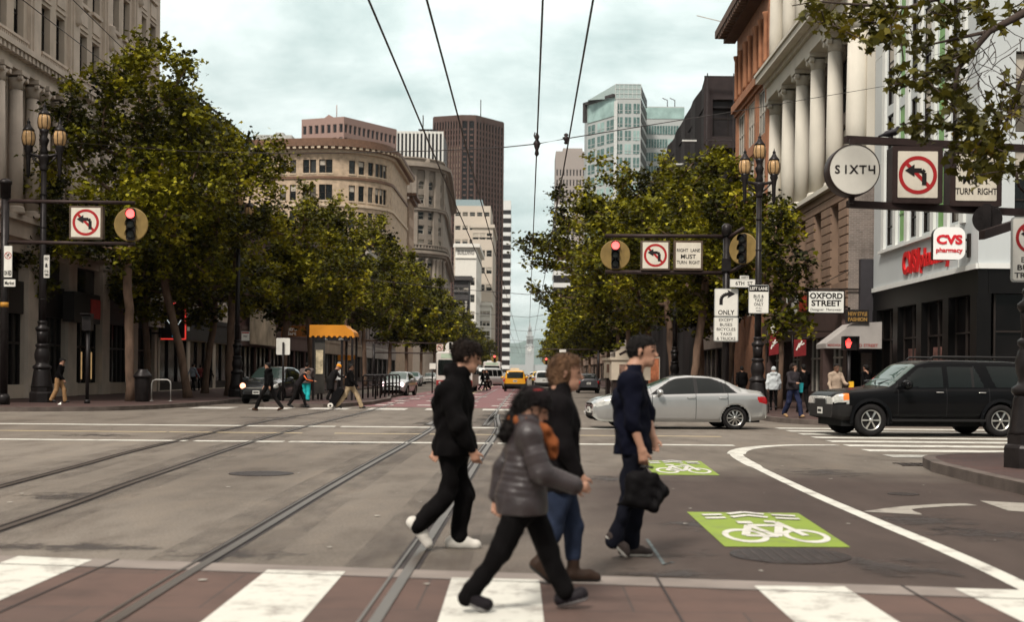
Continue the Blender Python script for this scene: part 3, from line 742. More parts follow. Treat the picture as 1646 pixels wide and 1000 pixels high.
for o in gs:
    mb = MB(); mb.poly([f(o[0], -.05, o[2]), f(o[1], -.05, o[2]), f(o[1], -.05, o[3]), f(o[0], -.05, o[3])]); mbox(mb, f, o[0], o[1], -.05, -.02, o[2] + 1.1, o[2] + 1.16); mb.build('green_panel', m_gpan, bC)
for k, u in enumerate(bays + [bays[-1] + 1.7]):
    mb = MB(); mbox(mb, f, u - .50, u - .10, 0, .11, 6.8, 19); mb.build('fin', m_finw, bC)
mb = MB(); mbox(mb, f, -.02, L, 0, .08, 5.12, 5.3); mbox(mb, f, 1.2, L - 1.9, 0, .16, 6.68, 6.8); mbox(mb, g6, 0, 26, 0, .08, 5.12, 5.3)
mbox(mb, f, L - 2.0, L - 1.96, 0, .012, 5.3, 20)
for z in (10.6, 15.2): mbox(mb, f, 0, 1.1, 0, .01, z, z + .03)
mb.build('trim', m_finw, bC)
mb = MB()       # ground floor: black piers, deep dark shop windows
shell(mb, 15.35, 40.5, 43.95, 56.75, 0, 5.2, '-X -Y', 0, False)
mbox(mb, f, 0, L, -.35, .0, 4.3, 5.19); mbox(mb, g6, .36, 26, -.35, -.003, 4.3, 5.188)
for u in (0, 3.2, 6.4, 9.6, 12.55): mbox(mb, f, u, u + .65, -.45, .03, 0, 4.3)
for u in (4.2, 8.4, 12.6, 17): mbox(mb, g6, u, u + .65, -.45, .03, 0, 4.3)
mbox(mb, f, 0, L, -.45, -.05, 0, .55); mbox(mb, g6, .66, 26, -.45, -.05, 0, .548)
mb.build('ground_floor', m_pblk, bC)
for k, u in enumerate((.65, 3.85, 7.05, 10.25)):
    mb = MB(); e = u + 2.55 if k < 3 else 12.55
    mb.poly([f(u, -.3, .55), f(e, -.3, .55), f(e, -.3, 4.3), f(u, -.3, 4.3)], 1)
    if k in (1, 2): d_ = MB(); mbox(d_, f, u + .5, u + 1.5, -.295, -.28, 1.0, 2.6); d_.build('window_poster', M('shop_poster', (.12, .06, .05), .5, var=.9, scale=2.5), bC)
    for j in range(3): mbox(mb, f, u + (e - u) * j / 2 - .03, u + (e - u) * j / 2 + .03, -.29, -.22, .55, 4.3, 0)
    mbox(mb, f, u, e, -.29, -.23, 3.0, 3.06, 0); mb.build('shop_window', [m_frame, m_glass2], bC)
for u in (.65, 4.85, 9.05, 13.25):
    mb = MB(); mb.poly([g6(u, -.3, .55), g6(u + 3.5, -.3, .55), g6(u + 3.5, -.3, 4.3), g6(u, -.3, 4.3)], 1)
    for j in range(4): mbox(mb, g6, u + 3.5 * j / 3 - .03, u + 3.5 * j / 3 + .03, -.29, -.22, .55, 4.3, 0)
    mbox(mb, g6, u, u + 3.5, -.29, -.23, 3.0, 3.06, 0); mb.build('shop_window', [m_frame, m_glass2], bC)
m_cvs = M('red_letters', (.55, .02, .022), .35, var=.05)
mb = MB(); u0 = 56.8 - YX(1451, 15) ; put_text(mb, 'CVS/', f, u0 + 1.15, 5.98, w=2.2, h=.92, depth=.09, bold=.035)
put_text(mb, 'pharmacy', f, u0 + 4.15, 5.9, w=3.5, h=.92, depth=.09, bold=.02)
mb.build('raised_lettering', m_cvs, bC)
rt = wroot('pharmacy_blade_sign', 'white rounded blade sign reading CVS pharmacy on the corner wall', 'sign', (14.3, 44.3, 5.3))
def rrect(x0, x1, z0, z1, rr, sharp=()):
    pts = []
    for i, (cx_, cz_, a0) in enumerate(((x1 - rr, z1 - rr, 0), (x0 + rr, z1 - rr, 90), (x0 + rr, z0 + rr, 180), (x1 - rr, z0 + rr, 270))):
        if i in sharp: pts.append((x0 if i in (1, 2) else x1, z1 if i < 2 else z0)); continue
        pts += [(cx_ + rr * math.cos(math.radians(a0 + 15 * k)), cz_ + rr * math.sin(math.radians(a0 + 15 * k))) for k in range(7)]
    return pts
a, b_ = P(1500, 417, 44.3), P(1552, 365, 44.3)
mb = MB(); mb.prism(rrect(a.x, b_.x, a.z, b_.z, .28, (2,)), 'Y', 44.3, 44.55, 0, 1); mb.build('sign_box', [M('lit_white_acrylic', (.80, .80, .77), .35, var=.02), m_frame], rt)
mb = MB(); g = FY(0, 44.3); cx_ = (a.x + b_.x) / 2; put_text(mb, 'CVS', g, cx_, a.z + .68, w=.88, h=.33, depth=.02, bold=.05); put_text(mb, 'pharmacy', g, cx_, a.z + .30, w=.90, h=.2, depth=.02, bold=.025)
mb.build('lettering', M('sign_red', (.55, .02, .03), .4, var=.03), rt)
mb = MB(); mb.box(b_.x, 15, 44.38, 44.46, a.z + .65, a.z + .73); mb.box(b_.x, 15, 44.38, 44.46, a.z + .25, a.z + .33); mb.box(14.93, 15, 44.3, 44.54, a.z + .1, a.z + .9); mb.build('bracket', m_frame, rt)

# --- right: the columned stone building
m_buff = M('buff_sandstone', (.23, .155, .11), .85, var=.16, scale=.8, bump=.2, bscale=12, dirt=.3)
m_ivory = M('ivory_column_stone', (.58, .545, .47), .75, var=.08, scale=1.1, dirt=.15, stretch=(1, 1, .5))
m_gbrick = MBRICK('grey_brick', (.20, .165, .145), (.15, .125, .11), (.24, .21, .19), 1, bw=.24, rh=.08, ms=.012, axis='WALL')
bD = wroot('columned_building', 'stone building with two tiers of tall white columns over a banded brown base', 'building', (14, 66, 0))
f = FXm(14, 76.7); L = 19.5; H = 30
wy = [3.1 + 3.5 * k for k in range(5)]
ops = [(u - .75, u + .75, 5.7, 9.3) for u in wy]; up = [(u - 1.0, u + 1.0, z, z + 2.7) for u in wy for z in (10.9, 14.2, 20.0, 23.3)]
mb = MB(); wall_grid(mb, f, 0, L, 4.7, 10.1, ops, .5)
mbox(mb, f, 0, L, 0, .12, 4.55, 4.9); shell(mb, 14, 42, 57.2, 76.7, 4.7, 10.1, '-X -Y', 0, False)
for k in range(13):     # rustication: raised courses between the windows
    z = 4.95 + .4 * k
    prev = 0
    for o in ops + [(L, L, 0, 0)]:
        if o[0] - .02 > prev + .02 and (z < 9.25): mbox(mb, f, prev + .02, o[0] - .02, 0, .07, z, z + .34)
        prev = o[1]
    if z >= 9.25: mbox(mb, f, 0, L, 0, .07, z, z + .34)
mb.build('base_wall', m_buff, bD)
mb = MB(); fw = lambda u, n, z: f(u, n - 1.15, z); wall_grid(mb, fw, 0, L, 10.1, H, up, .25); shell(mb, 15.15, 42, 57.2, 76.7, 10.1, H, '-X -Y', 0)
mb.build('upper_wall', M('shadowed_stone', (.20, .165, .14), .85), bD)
mb = MB(); mb.poly([(14.0, 57.2, 0), (42, 57.2, 0), (42, 57.2, 10.1), (14.0, 57.2, 10.1)]); mb.poly([(15.1, 57.2, 10.1), (42, 57.2, 10.1), (42, 57.2, H), (15.1, 57.2, H)]); mb.build('side_wall', m_gbrick, bD)
r = random.Random(9)
for o in ops: window_part(bD, f, o, [m_frame, m_glass, m_blind], .48, .09, 2, 2, 0)
for o in up: window_part(bD, fw, o, [m_frame, m_glass, m_blind], .24, .09, 2, 1, rnd_blind(r))
mb = MB()
mbox(mb, f, -.1, L + .02, -.9, .3, 10.1, 10.32); mbox(mb, f, -.1, L + .02, -1.1, .12, 17.6, 18.35); mbox(mb, f, -.15, L + .04, -1.1, .3, 18.35, 18.6); mbox(mb, f, -.2, L + .06, -1.1, .75, 18.6, 18.95); mbox(mb, f, -.2, L + .06, -1.1, .85, 18.95, 19.1)
mbox(mb, f, -.1, L + .02, -1.1, .2, 26.6, 28.2); mbox(mb, f, -.1, L + .02, -1.1, .9, 28.2, 28.7)
mb.build('entablature', m_ivory, bD)
for px in (1242, 1264, 1286, 1310, 1338, 1373):
    y = YX(px, 14.42)
    column(bD, 14.42, y, 10.32, 17.6, .40 if px < 1373 else .47, m_ivory, 24, .0)
    column(bD, 14.42, y, 19.1, 26.6, .40, m_ivory, 24, .0)
for u in (.25, L - .32):
    mb = MB(); mbox(mb, f, u - .3, u + .3, -1.14, -.75, 10.32, 17.6); mbox(mb, f, u - .3, u + .3, -1.14, -.75, 19.1, 26.6); mb.build('corner_pier', m_ivory, bD)
mb = MB(); mbox(mb, f, 0, L, -.1, .25, 3.3, 4.5, 0); mbox(mb, f, 0, L, -.6, -.5, 0, 3.3, 1)
for u in (0, 4.8, 9.6, 14.4, 18.9): mbox(mb, f, u, u + .6, -.5, .05, 0, 3.3, 0)
for k in range(20): mbox(mb, f, .9 + k * .95, .96 + k * .95, -.5, -.42, .0, 3.3, 2)
mbox(mb, f, 0, L, -.5, -.3, 0, .7, 0); mbox(mb, f, 0, L, -.5, -.42, 2.3, 2.38, 2)
mb.build('shopfront', [M('brown_metal_fascia', (.075, .05, .045), .45), m_glass2, m_wframe], bD)
# shop window lights and goods glimpsed inside
m_warm = M('warm_shop_light', (.95, .72, .42), .5, emit=.55, var=.4, scale=3)
for k, (u, w, z0, z1) in enumerate(((12.2, 1.2, 1.0, 2.1), (7.0, 1.8, .9, 1.5), (15.2, 1.3, .8, 1.9), (3.0, 1.0, 1.0, 2.0))):
    mb = MB(); mbox(mb, f, u, u + w, -.49, -.44, z0, z1); mb.build('lit_display', M('lit_display', (.35, .27, .19), .6, emit=.10, var=.8, scale=4), bD)
m_or = M('orange_sign', (.75, .12, .07), .5)
rt = wroot('shop_letters', 'big white outlined shop letters over the brown fascia beside the thin tree', 'sign', (13.7, 68, 4.5)); mb = MB()
put_text(mb, 'SOLE', f, 76.7 - 69.6, 5.15, w=4.4, h=1.15, depth=.42, bold=.07); mb.build('lettering', M('white_letters', (.62, .62, .58), .5), rt)
mb = MB(); put_text(mb, 'SOLE', f, 76.7 - 69.6, 5.15, w=4.25, h=1.0, depth=.45, bold=-.01, m=0); mb.build('letter_face', m_ink, rt)
mb = MB(); put_text(mb, 'shoes', f, 76.7 - 64.6, 5.1, w=2.6, h=.8, depth=.35, bold=.04); mb.build('red_lettering', m_or, rt)
# white street sign that hangs out from the column building
rt = wroot('menswear_sign', 'white hanging sign reading OXFORD STREET Designer Menswear', 'sign', (13, 57, 4))
a, b_ = P(1298, 504, 57.0), P(1358, 467, 57.0); g = FY(0, 57.0)
mb = MB(); mb.box(a.x, b_.x, 57.0, 57.18, a.z, b_.z, 0); mb.build('sign_box', m_ink, rt)
mb = MB(); mb.box(a.x + .05, b_.x - .05, 56.985, 57.0, a.z + .05, b_.z - .05); mb.build('sign_face', M('sign_white', (.74, .74, .69), .5, var=.04), rt)
mb = MB(); w = b_.x - a.x; h = b_.z - a.z; cx_ = (a.x + b_.x) / 2
put_text(mb, 'OXFORD', g, cx_, a.z + h * .76, w=w * .88, h=h * .26, depth=.022, bold=.03); put_text(mb, 'STREET', g, cx_, a.z + h * .45, w=w * .80, h=h * .26, depth=.022, bold=.03)
put_text(mb, 'Designer  Menswear', g, cx_, a.z + h * .16, w=w * .84, h=h * .13, depth=.022); mb.build('lettering', m_ink, rt)
mb = MB(); mb.tube([(a.x, 57.1, b_.z + .06), (14.6, 57.1, b_.z + .06)], .035); mb.tube([(a.x + .2, 57.1, b_.z + .05), (14.0, 57.1, b_.z + .9)], .018); mb.build('bracket', m_frame, rt)
# awning
rt = wroot('shop_awning', 'pale grey sloping shop awning beside the black corner store', 'awning', (13.8, 56, 2.7))
pr = [(14.98, 3.80), (13.75, 3.72), (12.62, 2.86), (12.62, 2.66), (14.98, 2.66)]
mb = MB(); i = mb.add([(p[0], 55.3, p[1]) for p in pr]); j = mb.add([(p[0], 57.15, p[1]) for p in pr])
for k in range(4): mb.face((i + k, i + k + 1, j + k + 1, j + k))
mb.face([i + k for k in (0, 1, 2, 3, 4)]); mb.build('fabric', M('awning_canvas', (.36, .335, .315), .85, var=.12, scale=1.5, bump=.2, bscale=4), rt)
mb = MB(); put_text(mb, 'OXFORD STREET', FY(0, 55.3), 14.1, 2.79, w=1.45, h=.13, depth=.012, bold=.02); put_text(mb, 'MENSWEAR', FY(0, 55.3), 13.0, 2.79, w=.62, h=.11, depth=.012, bold=.01); mb.build('lettering', M('dull_red_print', (.32, .07, .06), .7), rt)
rt = wroot('gold_letter_sign', 'small dark sign with glowing gold letters above the awning', 'sign', (14.2, 55.4, 4)); mb = MB(); a, b_ = P(1360, 519, 55.2), P(1397, 498, 55.2)
mb.box(a.x, b_.x, 55.2, 55.35, a.z, b_.z); mb.build('sign_box', m_dark, rt); mb = MB(); put_text(mb, 'NEW STYLE', FY(0, 55.2), (a.x + b_.x) / 2, a.z + .38, w=.8, h=.17, depth=.02, bold=.03); put_text(mb, 'FASHION', FY(0, 55.2), (a.x + b_.x) / 2, a.z + .15, w=.8, h=.17, depth=.02, bold=.03); mb.build('lettering', M('gold_letters', (.34, .20, .06), .4), rt)
mb = MB(); mb.box(14.45, 15.2, 56.85, 57.15, 2.5, 6.6); tag(mb.build('party_wall', M('dark_slate_cladding', (.035, .032, .036), .6), origin=(14.8, 57, 0)), 'dark slate cladding strip between the columned building and the pharmacy', 'wall')

# --- right: orange brick block with the big cornice
m_ob = MBRICK('orange_brick', (.37, .165, .085), (.30, .13, .068), (.28, .165, .11), 1, bw=.3, rh=.1, ms=.012, axis='WALL')
m_terra = M('terracotta', (.33, .15, .08), .8, var=.2, scale=1.5, dirt=.3)
bE = wroot('brick_building', 'orange brick building with arched top windows and a deep overhanging cornice', 'building', (14, 82, 0)); f = FXm(14, 88.6); L = 11.8; r = random.Random(11)
ops = [(u, u + 2.4, z, z + 2.75) for u in (.9, 4.7, 8.5) for z in (5.2, 8.8, 12.4, 16.0)]; arch = [(u, u + 1.15, 20.1, 23.2) for u in (.7, 2.2, 4.5, 6.0, 8.3, 9.8)]
mb = MB(); wall_grid(mb, f, 0, L, 0, 25, ops + arch, .14); shell(mb, 14, 42, 76.8, 88.6, 0, 25, '-X'); mb.build('wall', m_ob, bE)
for o in ops: window_part(bE, f, o, [m_wframe, m_glass, m_blind], .12, .1, 3, 1, rnd_blind(r))
for o in arch: window_part(bE, f, o, [m_frame, m_glass, m_blind, m_terra], .12, .1, 1, 1, 0, True)
mb = MB(); mbox(mb, f, -.2, L, 0, .35, 19.2, 19.7); mbox(mb, f, -.1, L, 0, .15, 18.95, 19.2)
for u in (.25, 4.05, 7.85, 11.3): mbox(mb, f, u - .25, u + .25, 0, .05, 4.6, 18.9)
for u in (.45, 2.0, 3.9, 4.3, 5.8, 7.7, 8.1, 9.6, 11.3): mb.lathe([(.16, 0), (.13, .2), (.13, 2.6), (.22, 2.9), (.22, 3.0)], f(u, .1, 20), 8)
for u in (.9, 4.7, 8.5):
    for z in (8.1, 11.7, 15.3): mbox(mb, f, u, u + 2.4, 0, .06, z, z + .45)
mb.build('terracotta_trim', m_terra, bE)
mb = MB(); mbox(mb, f, -.9, L, 0, .8, 24.2, 24.6); mbox(mb, f, -1.2, L, 0, 1.35, 24.6, 25.1)
for k in range(18): mbox(mb, f, .1 + k * .66, .35 + k * .66, .8, 1.3, 24.25, 24.6)
mb.box(13.5, 20, 88.6, 89.8, 24.6, 25.1); mb.build('cornice', M('brown_cornice', (.11, .065, .045), .7), bE)
mb = MB(); mb.tube([f(1, 1.2, 25.2), f(-1.2, 2.6, 26.2)], .03); mb.build('flagpole', m_wframe, bE)

# --- right: the building wrapped in dark scaffold net
m_net = M('dark_scaffold_net', (.014, .010, .010), .9, var=.5, scale=.35, stretch=(1, 1, .15), bump=.4, bscale=1.2)
bF = wroot('netted_building', 'dark building wrapped in brown scaffold netting behind the right trees', 'building', (14, 125, 0))
mb = MB(); n = 26
for k in range(n):
    y0, y1 = 105.2 + k * 2.4, 105.2 + (k + 1) * 2.4; o0, o1 = [.12 * math.sin(q * 2.1) for q in (k, k + 1)]
    z0, z1 = 25.3 - .35 * math.sin(k * .9) ** 2 - k * .06, 25.3 - .35 * math.sin((k + 1) * .9) ** 2 - (k + 1) * .06
    mb.poly([(14 + o0, y0, 0), (14 + o1, y1, 0), (14 + o1, y1, z1), (14 + o0, y0, z0)])
mb.poly([(14, 167.6, 0), (44, 167.6, 0), (44, 167.6, 23), (14, 167.6, 23)]); mb.poly([(14, 105.2, 23), (44, 105.2, 23), (44, 167.6, 23), (14, 167.6, 23)]); mb.build('netting', m_net, bF)
mb = MB(); g = FY(14, 105.2); wall_grid(mb, g, 0, 30, 0, 25.6, [(.7 + 3.1 * k, 3.3 + 3.1 * k, 1.2 + 3.9 * j, 4.2 + 3.9 * j) for k in range(9) for j in range(6)], .4); mb.build('wall', M('dark_brown_render', (.035, .026, .026), .8), bF)
for k in range(9):
    for j in range(6): window_part(bF, g, (.7 + 3.1 * k, 3.3 + 3.1 * k, 1.2 + 3.9 * j, 4.2 + 3.9 * j), [m_frame, MG('dim_glass', (.02, .017, .018), .3), M('grey_shade', (.07, .06, .06))], .38, .1, 2, 1, .35 if (k + j) % 3 == 0 else 0)
mb = MB()
for z in (4.6, 8.5, 12.4, 16.3, 20.2, 25.3): mb.box(14.0, 44, 104.3, 104.42, z, z + .09)
for k in range(8): mb.box(14.1 + 2.1 * k, 14.18 + 2.1 * k, 104.3, 104.38, 0, 25.6)
mb.build('scaffold', M('scaffold_tube', (.06, .05, .05), .5, .6), bF)
for y, z in ((108, 20.8), (117, 20.3), (125, 19.3), (108, 13.8)):
    mb = MB(); mb.box(12.6, 13.8, y, y + .25, z, z + .12); mb.build('work_lamp', M('lamp_white', (.7, .7, .66), .4), bF)
for args in ((168.5, 226, 17, 'pale stone store hidden behind the far right trees', (.34, .30, .26), 12), (227, 330, 21, 'brown store block at the far right of the street', (.24, .17, .13), 13)):
    block('street_building', args[3], 14, 1, args[0], args[1], args[2], (mm('block_wall_%d' % args[5], args[4]), mm('block_trim_%d' % args[5], sc3(args[4], 1.2)), m_frame, m_bk), 3, seed=args[5], pitch=4.5, winw=1.8)
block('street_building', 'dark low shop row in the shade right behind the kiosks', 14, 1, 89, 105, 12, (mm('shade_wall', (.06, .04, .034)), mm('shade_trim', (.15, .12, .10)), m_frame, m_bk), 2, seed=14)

# ---------------------------------------------------------------- the blocks and towers down the street
class Path:      # a wall that follows a plan line: map(u, n, z)
    def __init__(s, pts):
        s.p = [Vector((x, y, 0)) for x, y in pts]; s.l = [0]
        for a, b in zip(s.p, s.p[1:]): s.l.append(s.l[-1] + (b - a).length)
        s.L = s.l[-1]
    def __call__(s, u, n, z):
        k = 0
        while k < len(s.l) - 2 and u > s.l[k + 1]: k += 1
        a, b = s.p[k], s.p[k + 1]; d = (b - a).normalized(); t = u - s.l[k]
        def nrm(i):
            ds = []
            if i > 0: ds.append((s.p[i] - s.p[i - 1]).normalized())
            if i < len(s.p) - 1: ds.append((s.p[i + 1] - s.p[i]).normalized())
            v = sum(ds, Vector()).normalized(); return Vector((v.y, -v.x, 0))
        w = max(0, min(1, t / max(1e-6, s.l[k + 1] - s.l[k]))); nn = (nrm(k) * (1 - w) + nrm(k + 1) * w).normalized()
        q = a + d * t + nn * n
        return (q.x, q.y, z)
def arc(cx_, cy_, r_, a0, a1, n): return [(cx_ + r_ * math.cos(math.radians(a0 + (a1 - a0) * k / n)), cy_ + r_ * math.sin(math.radians(a0 + (a1 - a0) * k / n))) for k in range(n + 1)]
def seg_ops(path, us, w, zs): return [(u - w / 2, u + w / 2, a, b) for u in us for a, b in zs]
def pwin(parent, pf, o, mats, depth, fw, mull, rails, blind, arch=False):    # a window set in a curved wall is itself flat
    p, q = Vector(pf(o[0], 0, 0)), Vector(pf(o[1], 0, 0)); d = (q - p).normalized(); nn = Vector((d.y, -d.x, 0)); w = (q - p).length
    def g(u, n, z): v = p + d * u + nn * n; return (v.x, v.y, z)
    return window_part(parent, g, (0, w, o[2], o[3]), mats, depth, fw, mull, rails, blind, arch)
r = random.Random(21)
# beige building with a rounded corner
m_bw = MBRICK('pale_tan_brick', (.47, .36, .25), (.42, .32, .225), (.40, .33, .26), 1, bw=.9, rh=.3, ms=.02, axis='WALL', bump=.1)
m_bc = M('brown_metal_cornice', (.15, .085, .055), .6, var=.2); m_bt = M('pale_tan_trim', (.52, .42, .31), .8)
bG = wroot('rounded_corner_building', 'tan brick building with a rounded corner and brown overhanging cornice', 'building', (-32, 232, 0))
pf = Path([(-75, 236), (-47, 231), (-36.5, 229)] + arc(-36.0, 240.0, 11.0, -90, 0, 12)[1:] + [(-25.0, 268)])
def u_at(path, px, Yg=235):     # arc length at which the wall is seen in pixel column px (first hit from the street side)
    best = None
    for k in range(0, 2000):
        u = path.L * k / 2000; q = path(u, 0, 0); x = CX + q[0] * F / q[1]
        if best is None or abs(x - px) < best[0]: best = (abs(x - px), u)
    return best[1]
def zz(py, Y, px=600): return P(px, py, Y).z
us = [u_at(pf, p) for p in (452, 468, 489, 500, 515, 526, 563, 578, 593, 604, 610, 616)]
rows = [(zz(279.5, 230), zz(258, 230)), (zz(323, 230), zz(298, 230)), (zz(368, 230), zz(340, 230)), (zz(412, 230), zz(385, 230)), (zz(455, 230), zz(430, 230))]
ops = seg_ops(pf, us, 1.15, rows)
mb = MB(); wall_grid(mb, pf, 0, pf.L, 0, zz(240, 230), ops, .3, 0, [pf.L * k / 60 for k in range(60)])
mb.build('wall', m_bw, bG)
for o in ops: pwin(bG, pf, o, [m_frame, m_glass, m_blind], .28, .12, 1, 1, r.choice([0, 0, 0, .4]))
mb = MB(); zt = zz(232, 230); S = 60
mbox(mb, pf, 0, pf.L, 0, .5, zt - 1.6, zt - 1.1, 1, S); mbox(mb, pf, 0, pf.L, 0, 1.6, zt - .7, zt - .1, 0, S); mbox(mb, pf, 0, pf.L, 0, 1.15, zt - 1.1, zt - .7, 0, S); mbox(mb, pf, 0, pf.L, -1, .2, zt - .1, zt + .9, 0, S)
for k in range(int(pf.L / 1.1)): mbox(mb, pf, .2 + 1.1 * k, .75 + 1.1 * k, 1.15, 1.5, zt - 1.1, zt - .7, 1)
for py in (287, 331, 376, 420): mbox(mb, pf, 0, pf.L, 0, .22, zz(py, 230) - .2, zz(py, 230) + .25, 0 if py == 287 else 1, S)
for o in ops:
    mbox(mb, pf, o[0] - .1, o[1] + .1, 0, .12, o[2] - .25, o[2] - .02, 1)
mb.build('cornice', [m_bc, m_bt], bG)
mb = MB(); mb.poly([(q.x, q.y, zt - .5) for q in pf.p] + [(-75, 268, zt - .5)]); mb.box(-50, -43, 236, 242, zt - .5, zt + 2.6); mb.box(-47.5, -46, 244, 246, zt - .5, zt + 4.5); mb.build('roof', M('roof_plant', (.40, .40, .38), .8), bG)
m_ob2 = M('tan_annex', (.40, .29, .21), .8)
bG2 = wroot('annex_building', 'narrow tan annex with its own brown cornice beside the rounded building', 'building', (-24.6, 275, 0)); f = FXp(-24.6, 268.5)
mb = MB(); zt2 = zz(318, 268); o2 = [(.6 + 2.3 * k, 1.8 + 2.3 * k, zt2 - 3.7 - 4 * j, zt2 - 1.3 - 4 * j) for k in range(4) for j in range(4)]
wall_grid(mb, f, 0, 11, 0, zt2, o2, .25); shell(mb, -45, -24.6, 268.5, 279.5, 0, zt2, '+X'); mb.build('wall', m_ob2, bG2)
for o in o2: window_part(bG2, f, o, [m_frame, m_glass, m_blind], .24, .1, 1, 1, 0)
mb = MB(); mbox(mb, f, -1.2, 11, 0, 1.5, zt2 + .4, zt2 + 1.0); mbox(mb, f, -.6, 11, 0, .8, zt2 - .3, zt2 + .4); mb.box(-36, -23.1, 267.0, 268.5, zt2 + .4, zt2 + 1.0); mb.build('cornice', m_bc, bG2)
# grey stone building with the round tower-like corner
m_fl = M('grey_sandstone', (.235, .20, .165), .85, var=.14, scale=.35, bump=.1, bscale=4, dirt=.25); m_flt = M('grey_sandstone_trim', (.27, .23, .19), .85, var=.12, scale=.5)
bH = wroot('drum_corner_building', 'grey stone building with a round drum corner of arched windows', 'building', (-28, 340, 0)); Yf = 332
pf = Path([(-62, 350), (-42, 337)] + arc(-33.6, 342.5, 11.2, -150, -4, 16) + [(-22.6, 352), (-25.6, 430)])
Z = lambda py: zz(py, Yf, 680)
mb = MB(); us = [u_at(pf, p) for p in (632, 648, 675, 690)]; ua = [u_at(pf, 705), u_at(pf, 713)]
rows = [(Z(326), Z(312)), (Z(352), Z(338.5)), (Z(375), Z(361)), (Z(397), Z(384)), (Z(427), Z(414))]
ops = seg_ops(pf, us, 1.75, rows) + seg_ops(pf, ua, 1.6, rows); aops = seg_ops(pf, us, 1.75, [(Z(303), Z(289.5))]) + seg_ops(pf, ua, 1.6, [(Z(303), Z(289.5))])
big = seg_ops(pf, [(us[0] + us[1]) / 2, (us[2] + us[3]) / 2], 3.2, [(Z(470), Z(436))]) + seg_ops(pf, ua[:1], 2.2, [(Z(470), Z(436))])
uu = [pf.L - 78 + 4 + 5.2 * k for k in range(13)]; side = seg_ops(pf, uu, 2.6, rows[:1] + rows[1:2] + rows[3:])
wall_grid(mb, pf, 0, pf.L, 0, Z(252), ops + aops + big + side, .45, 0, [pf.L - 80 - 34 * k / 48 for k in range(49)] + [pf.L * k / 20 for k in range(20)]); mb.build('wall', m_fl, bH)
for o in ops + side: pwin(bH, pf, o, [m_wframe, m_glass, m_blind], .43, .14, 1, 1, r.choice([0, .3, .45, .2, 0]))
for o in aops + big: pwin(bH, pf, o, [m_wframe, m_glass, m_blind, m_flt], .43, .14, 1, 1, r.choice([0, .4]), True)
mb = MB(); S = 90
for py0, py1, n in ((272, 268, .9), (268, 263, 1.9), (263, 260, 1.3), (337, 333, .7), (333, 331.5, .9), (411, 407, .9), (407, 404, 1.5), (404, 402, 1.0), (399.5, 398, 1.1), (393.5, 392, 1.1), (480, 474, .8), (488, 480, 1.2), (254, 252, .35)): mbox(mb, pf, 0, pf.L, 0, n, Z(py0), Z(py1), 0, S)
for k in range(int(70 / 1.5)): mbox(mb, pf, pf.L - 118 + 1.5 * k, pf.L - 117.3 + 1.5 * k, .9, 1.5, Z(268.5), Z(265.5), 0)
for k in range(46): mbox(mb, pf, pf.L - 116 + .85 * k, pf.L - 115.6 + .85 * k, .85, 1.0, Z(398), Z(393.5), 0)
mb.build('cornice', m_flt, bH)
for i, px in enumerate((624, 640, 662, 682, 697, 701, 709)):
    u = u_at(pf, px); mb = MB()
    mbox(mb, pf, u - .55, u + .55, 0, .5, Z(331), Z(272)); mbox(mb, pf, u - .75, u + .75, 0, .6, Z(276), Z(272))
    if i in (2, 4): mbox(mb, pf, u - 1.0, u + 1.0, 0, .35, Z(398), Z(337))
    mb.build('pilaster', m_flt, bH)
    for dd in (-.8, .8) if i in (0, 2, 4, 5) else (0,):
        mb = MB(); mb.lathe([(.62, 0), (.55, .4), (.5, 6), (.45, Z(414) - Z(474) - .6), (.7, Z(414) - Z(474) - .1)], pf(u + dd, .35, Z(474)), 10); mb.build('half_column', m_flt, bH)
mb = MB(); mb.poly([(q.x, q.y, Z(256)) for q in pf.p] + [(-62, 430, Z(256))]); mb.build('roof', m_roof, bH)
for k, px in enumerate((640, 682)):      # roundels on the attic
    mb = MB(); u = u_at(pf, px); c = pf(u, .1, Z(258)); mb.lathe([(.05, -.25), (.8, -.2), (1.0, 0), (.8, .1), (.05, .1)], c, 14, 0, 'Y'); mb.build('roundel', m_flt, bH)

def tower(name, label, faces, H, mats, cat='tower', z0=0):
    """faces: list of (x0,y0,x1,y1); plain walls between plan points"""
    rt = wroot(name, label, cat, (faces[0][0], faces[0][1], z0)); return rt
def boxwall(mb, pts, z0, z1, m=0):
    n = len(pts)
    for a, b in zip(pts, pts[1:] + pts[:1]): mb.poly([(*a, z0), (*b, z0), (*b, z1), (*a, z1)], m)
    mb.poly([(*p, z1) for p in pts], m)
def pxx(px, Y): return (px - CX) * Y / F
# pink granite office block, top left
Y = 450; zt = zz(187, Y, 550); m_pk = M('pink_granite', (.30, .20, .17), .7, var=.06)
bI = wroot('pink_office_block', 'pinkish flat-topped office block with square windows rising behind the tan building', 'building', (pxx(515, Y), Y, 0))
xa, xb, xc = pxx(481, 456), pxx(549, Y), pxx(634, 473); A, B, C = (xa, 456), (xb, Y), (xc, 473)
p1, p2 = Path([A, B]), Path([B, C]); pit1 = p1.L / 7; pit2 = p2.L / 12
zr = [zt - 5.4 - 4.6 * k for k in range(5)]
o1 = [(pit1 * (k + .2), pit1 * (k + .8), z, z + 3) for k in range(7) for z in zr]; o2 = [(pit2 * (k + .18), pit2 * (k + .82), z, z + 3) for k in range(12) for z in zr]
mb = MB(); wall_grid(mb, p1, 0, p1.L, 0, zt, o1, .4); wall_grid(mb, p2, 0, p2.L, 0, zt, o2, .4); mb.poly([(*A, zt), (*B, zt), (*C, zt), (xb, 500, zt)]); mb.build('wall', m_pk, bI)
m_bright = M('sky_lit_glass', (.55, .57, .55), .15, .3); m_dgl = MG('tower_glass', (.02, .018, .02), .12)
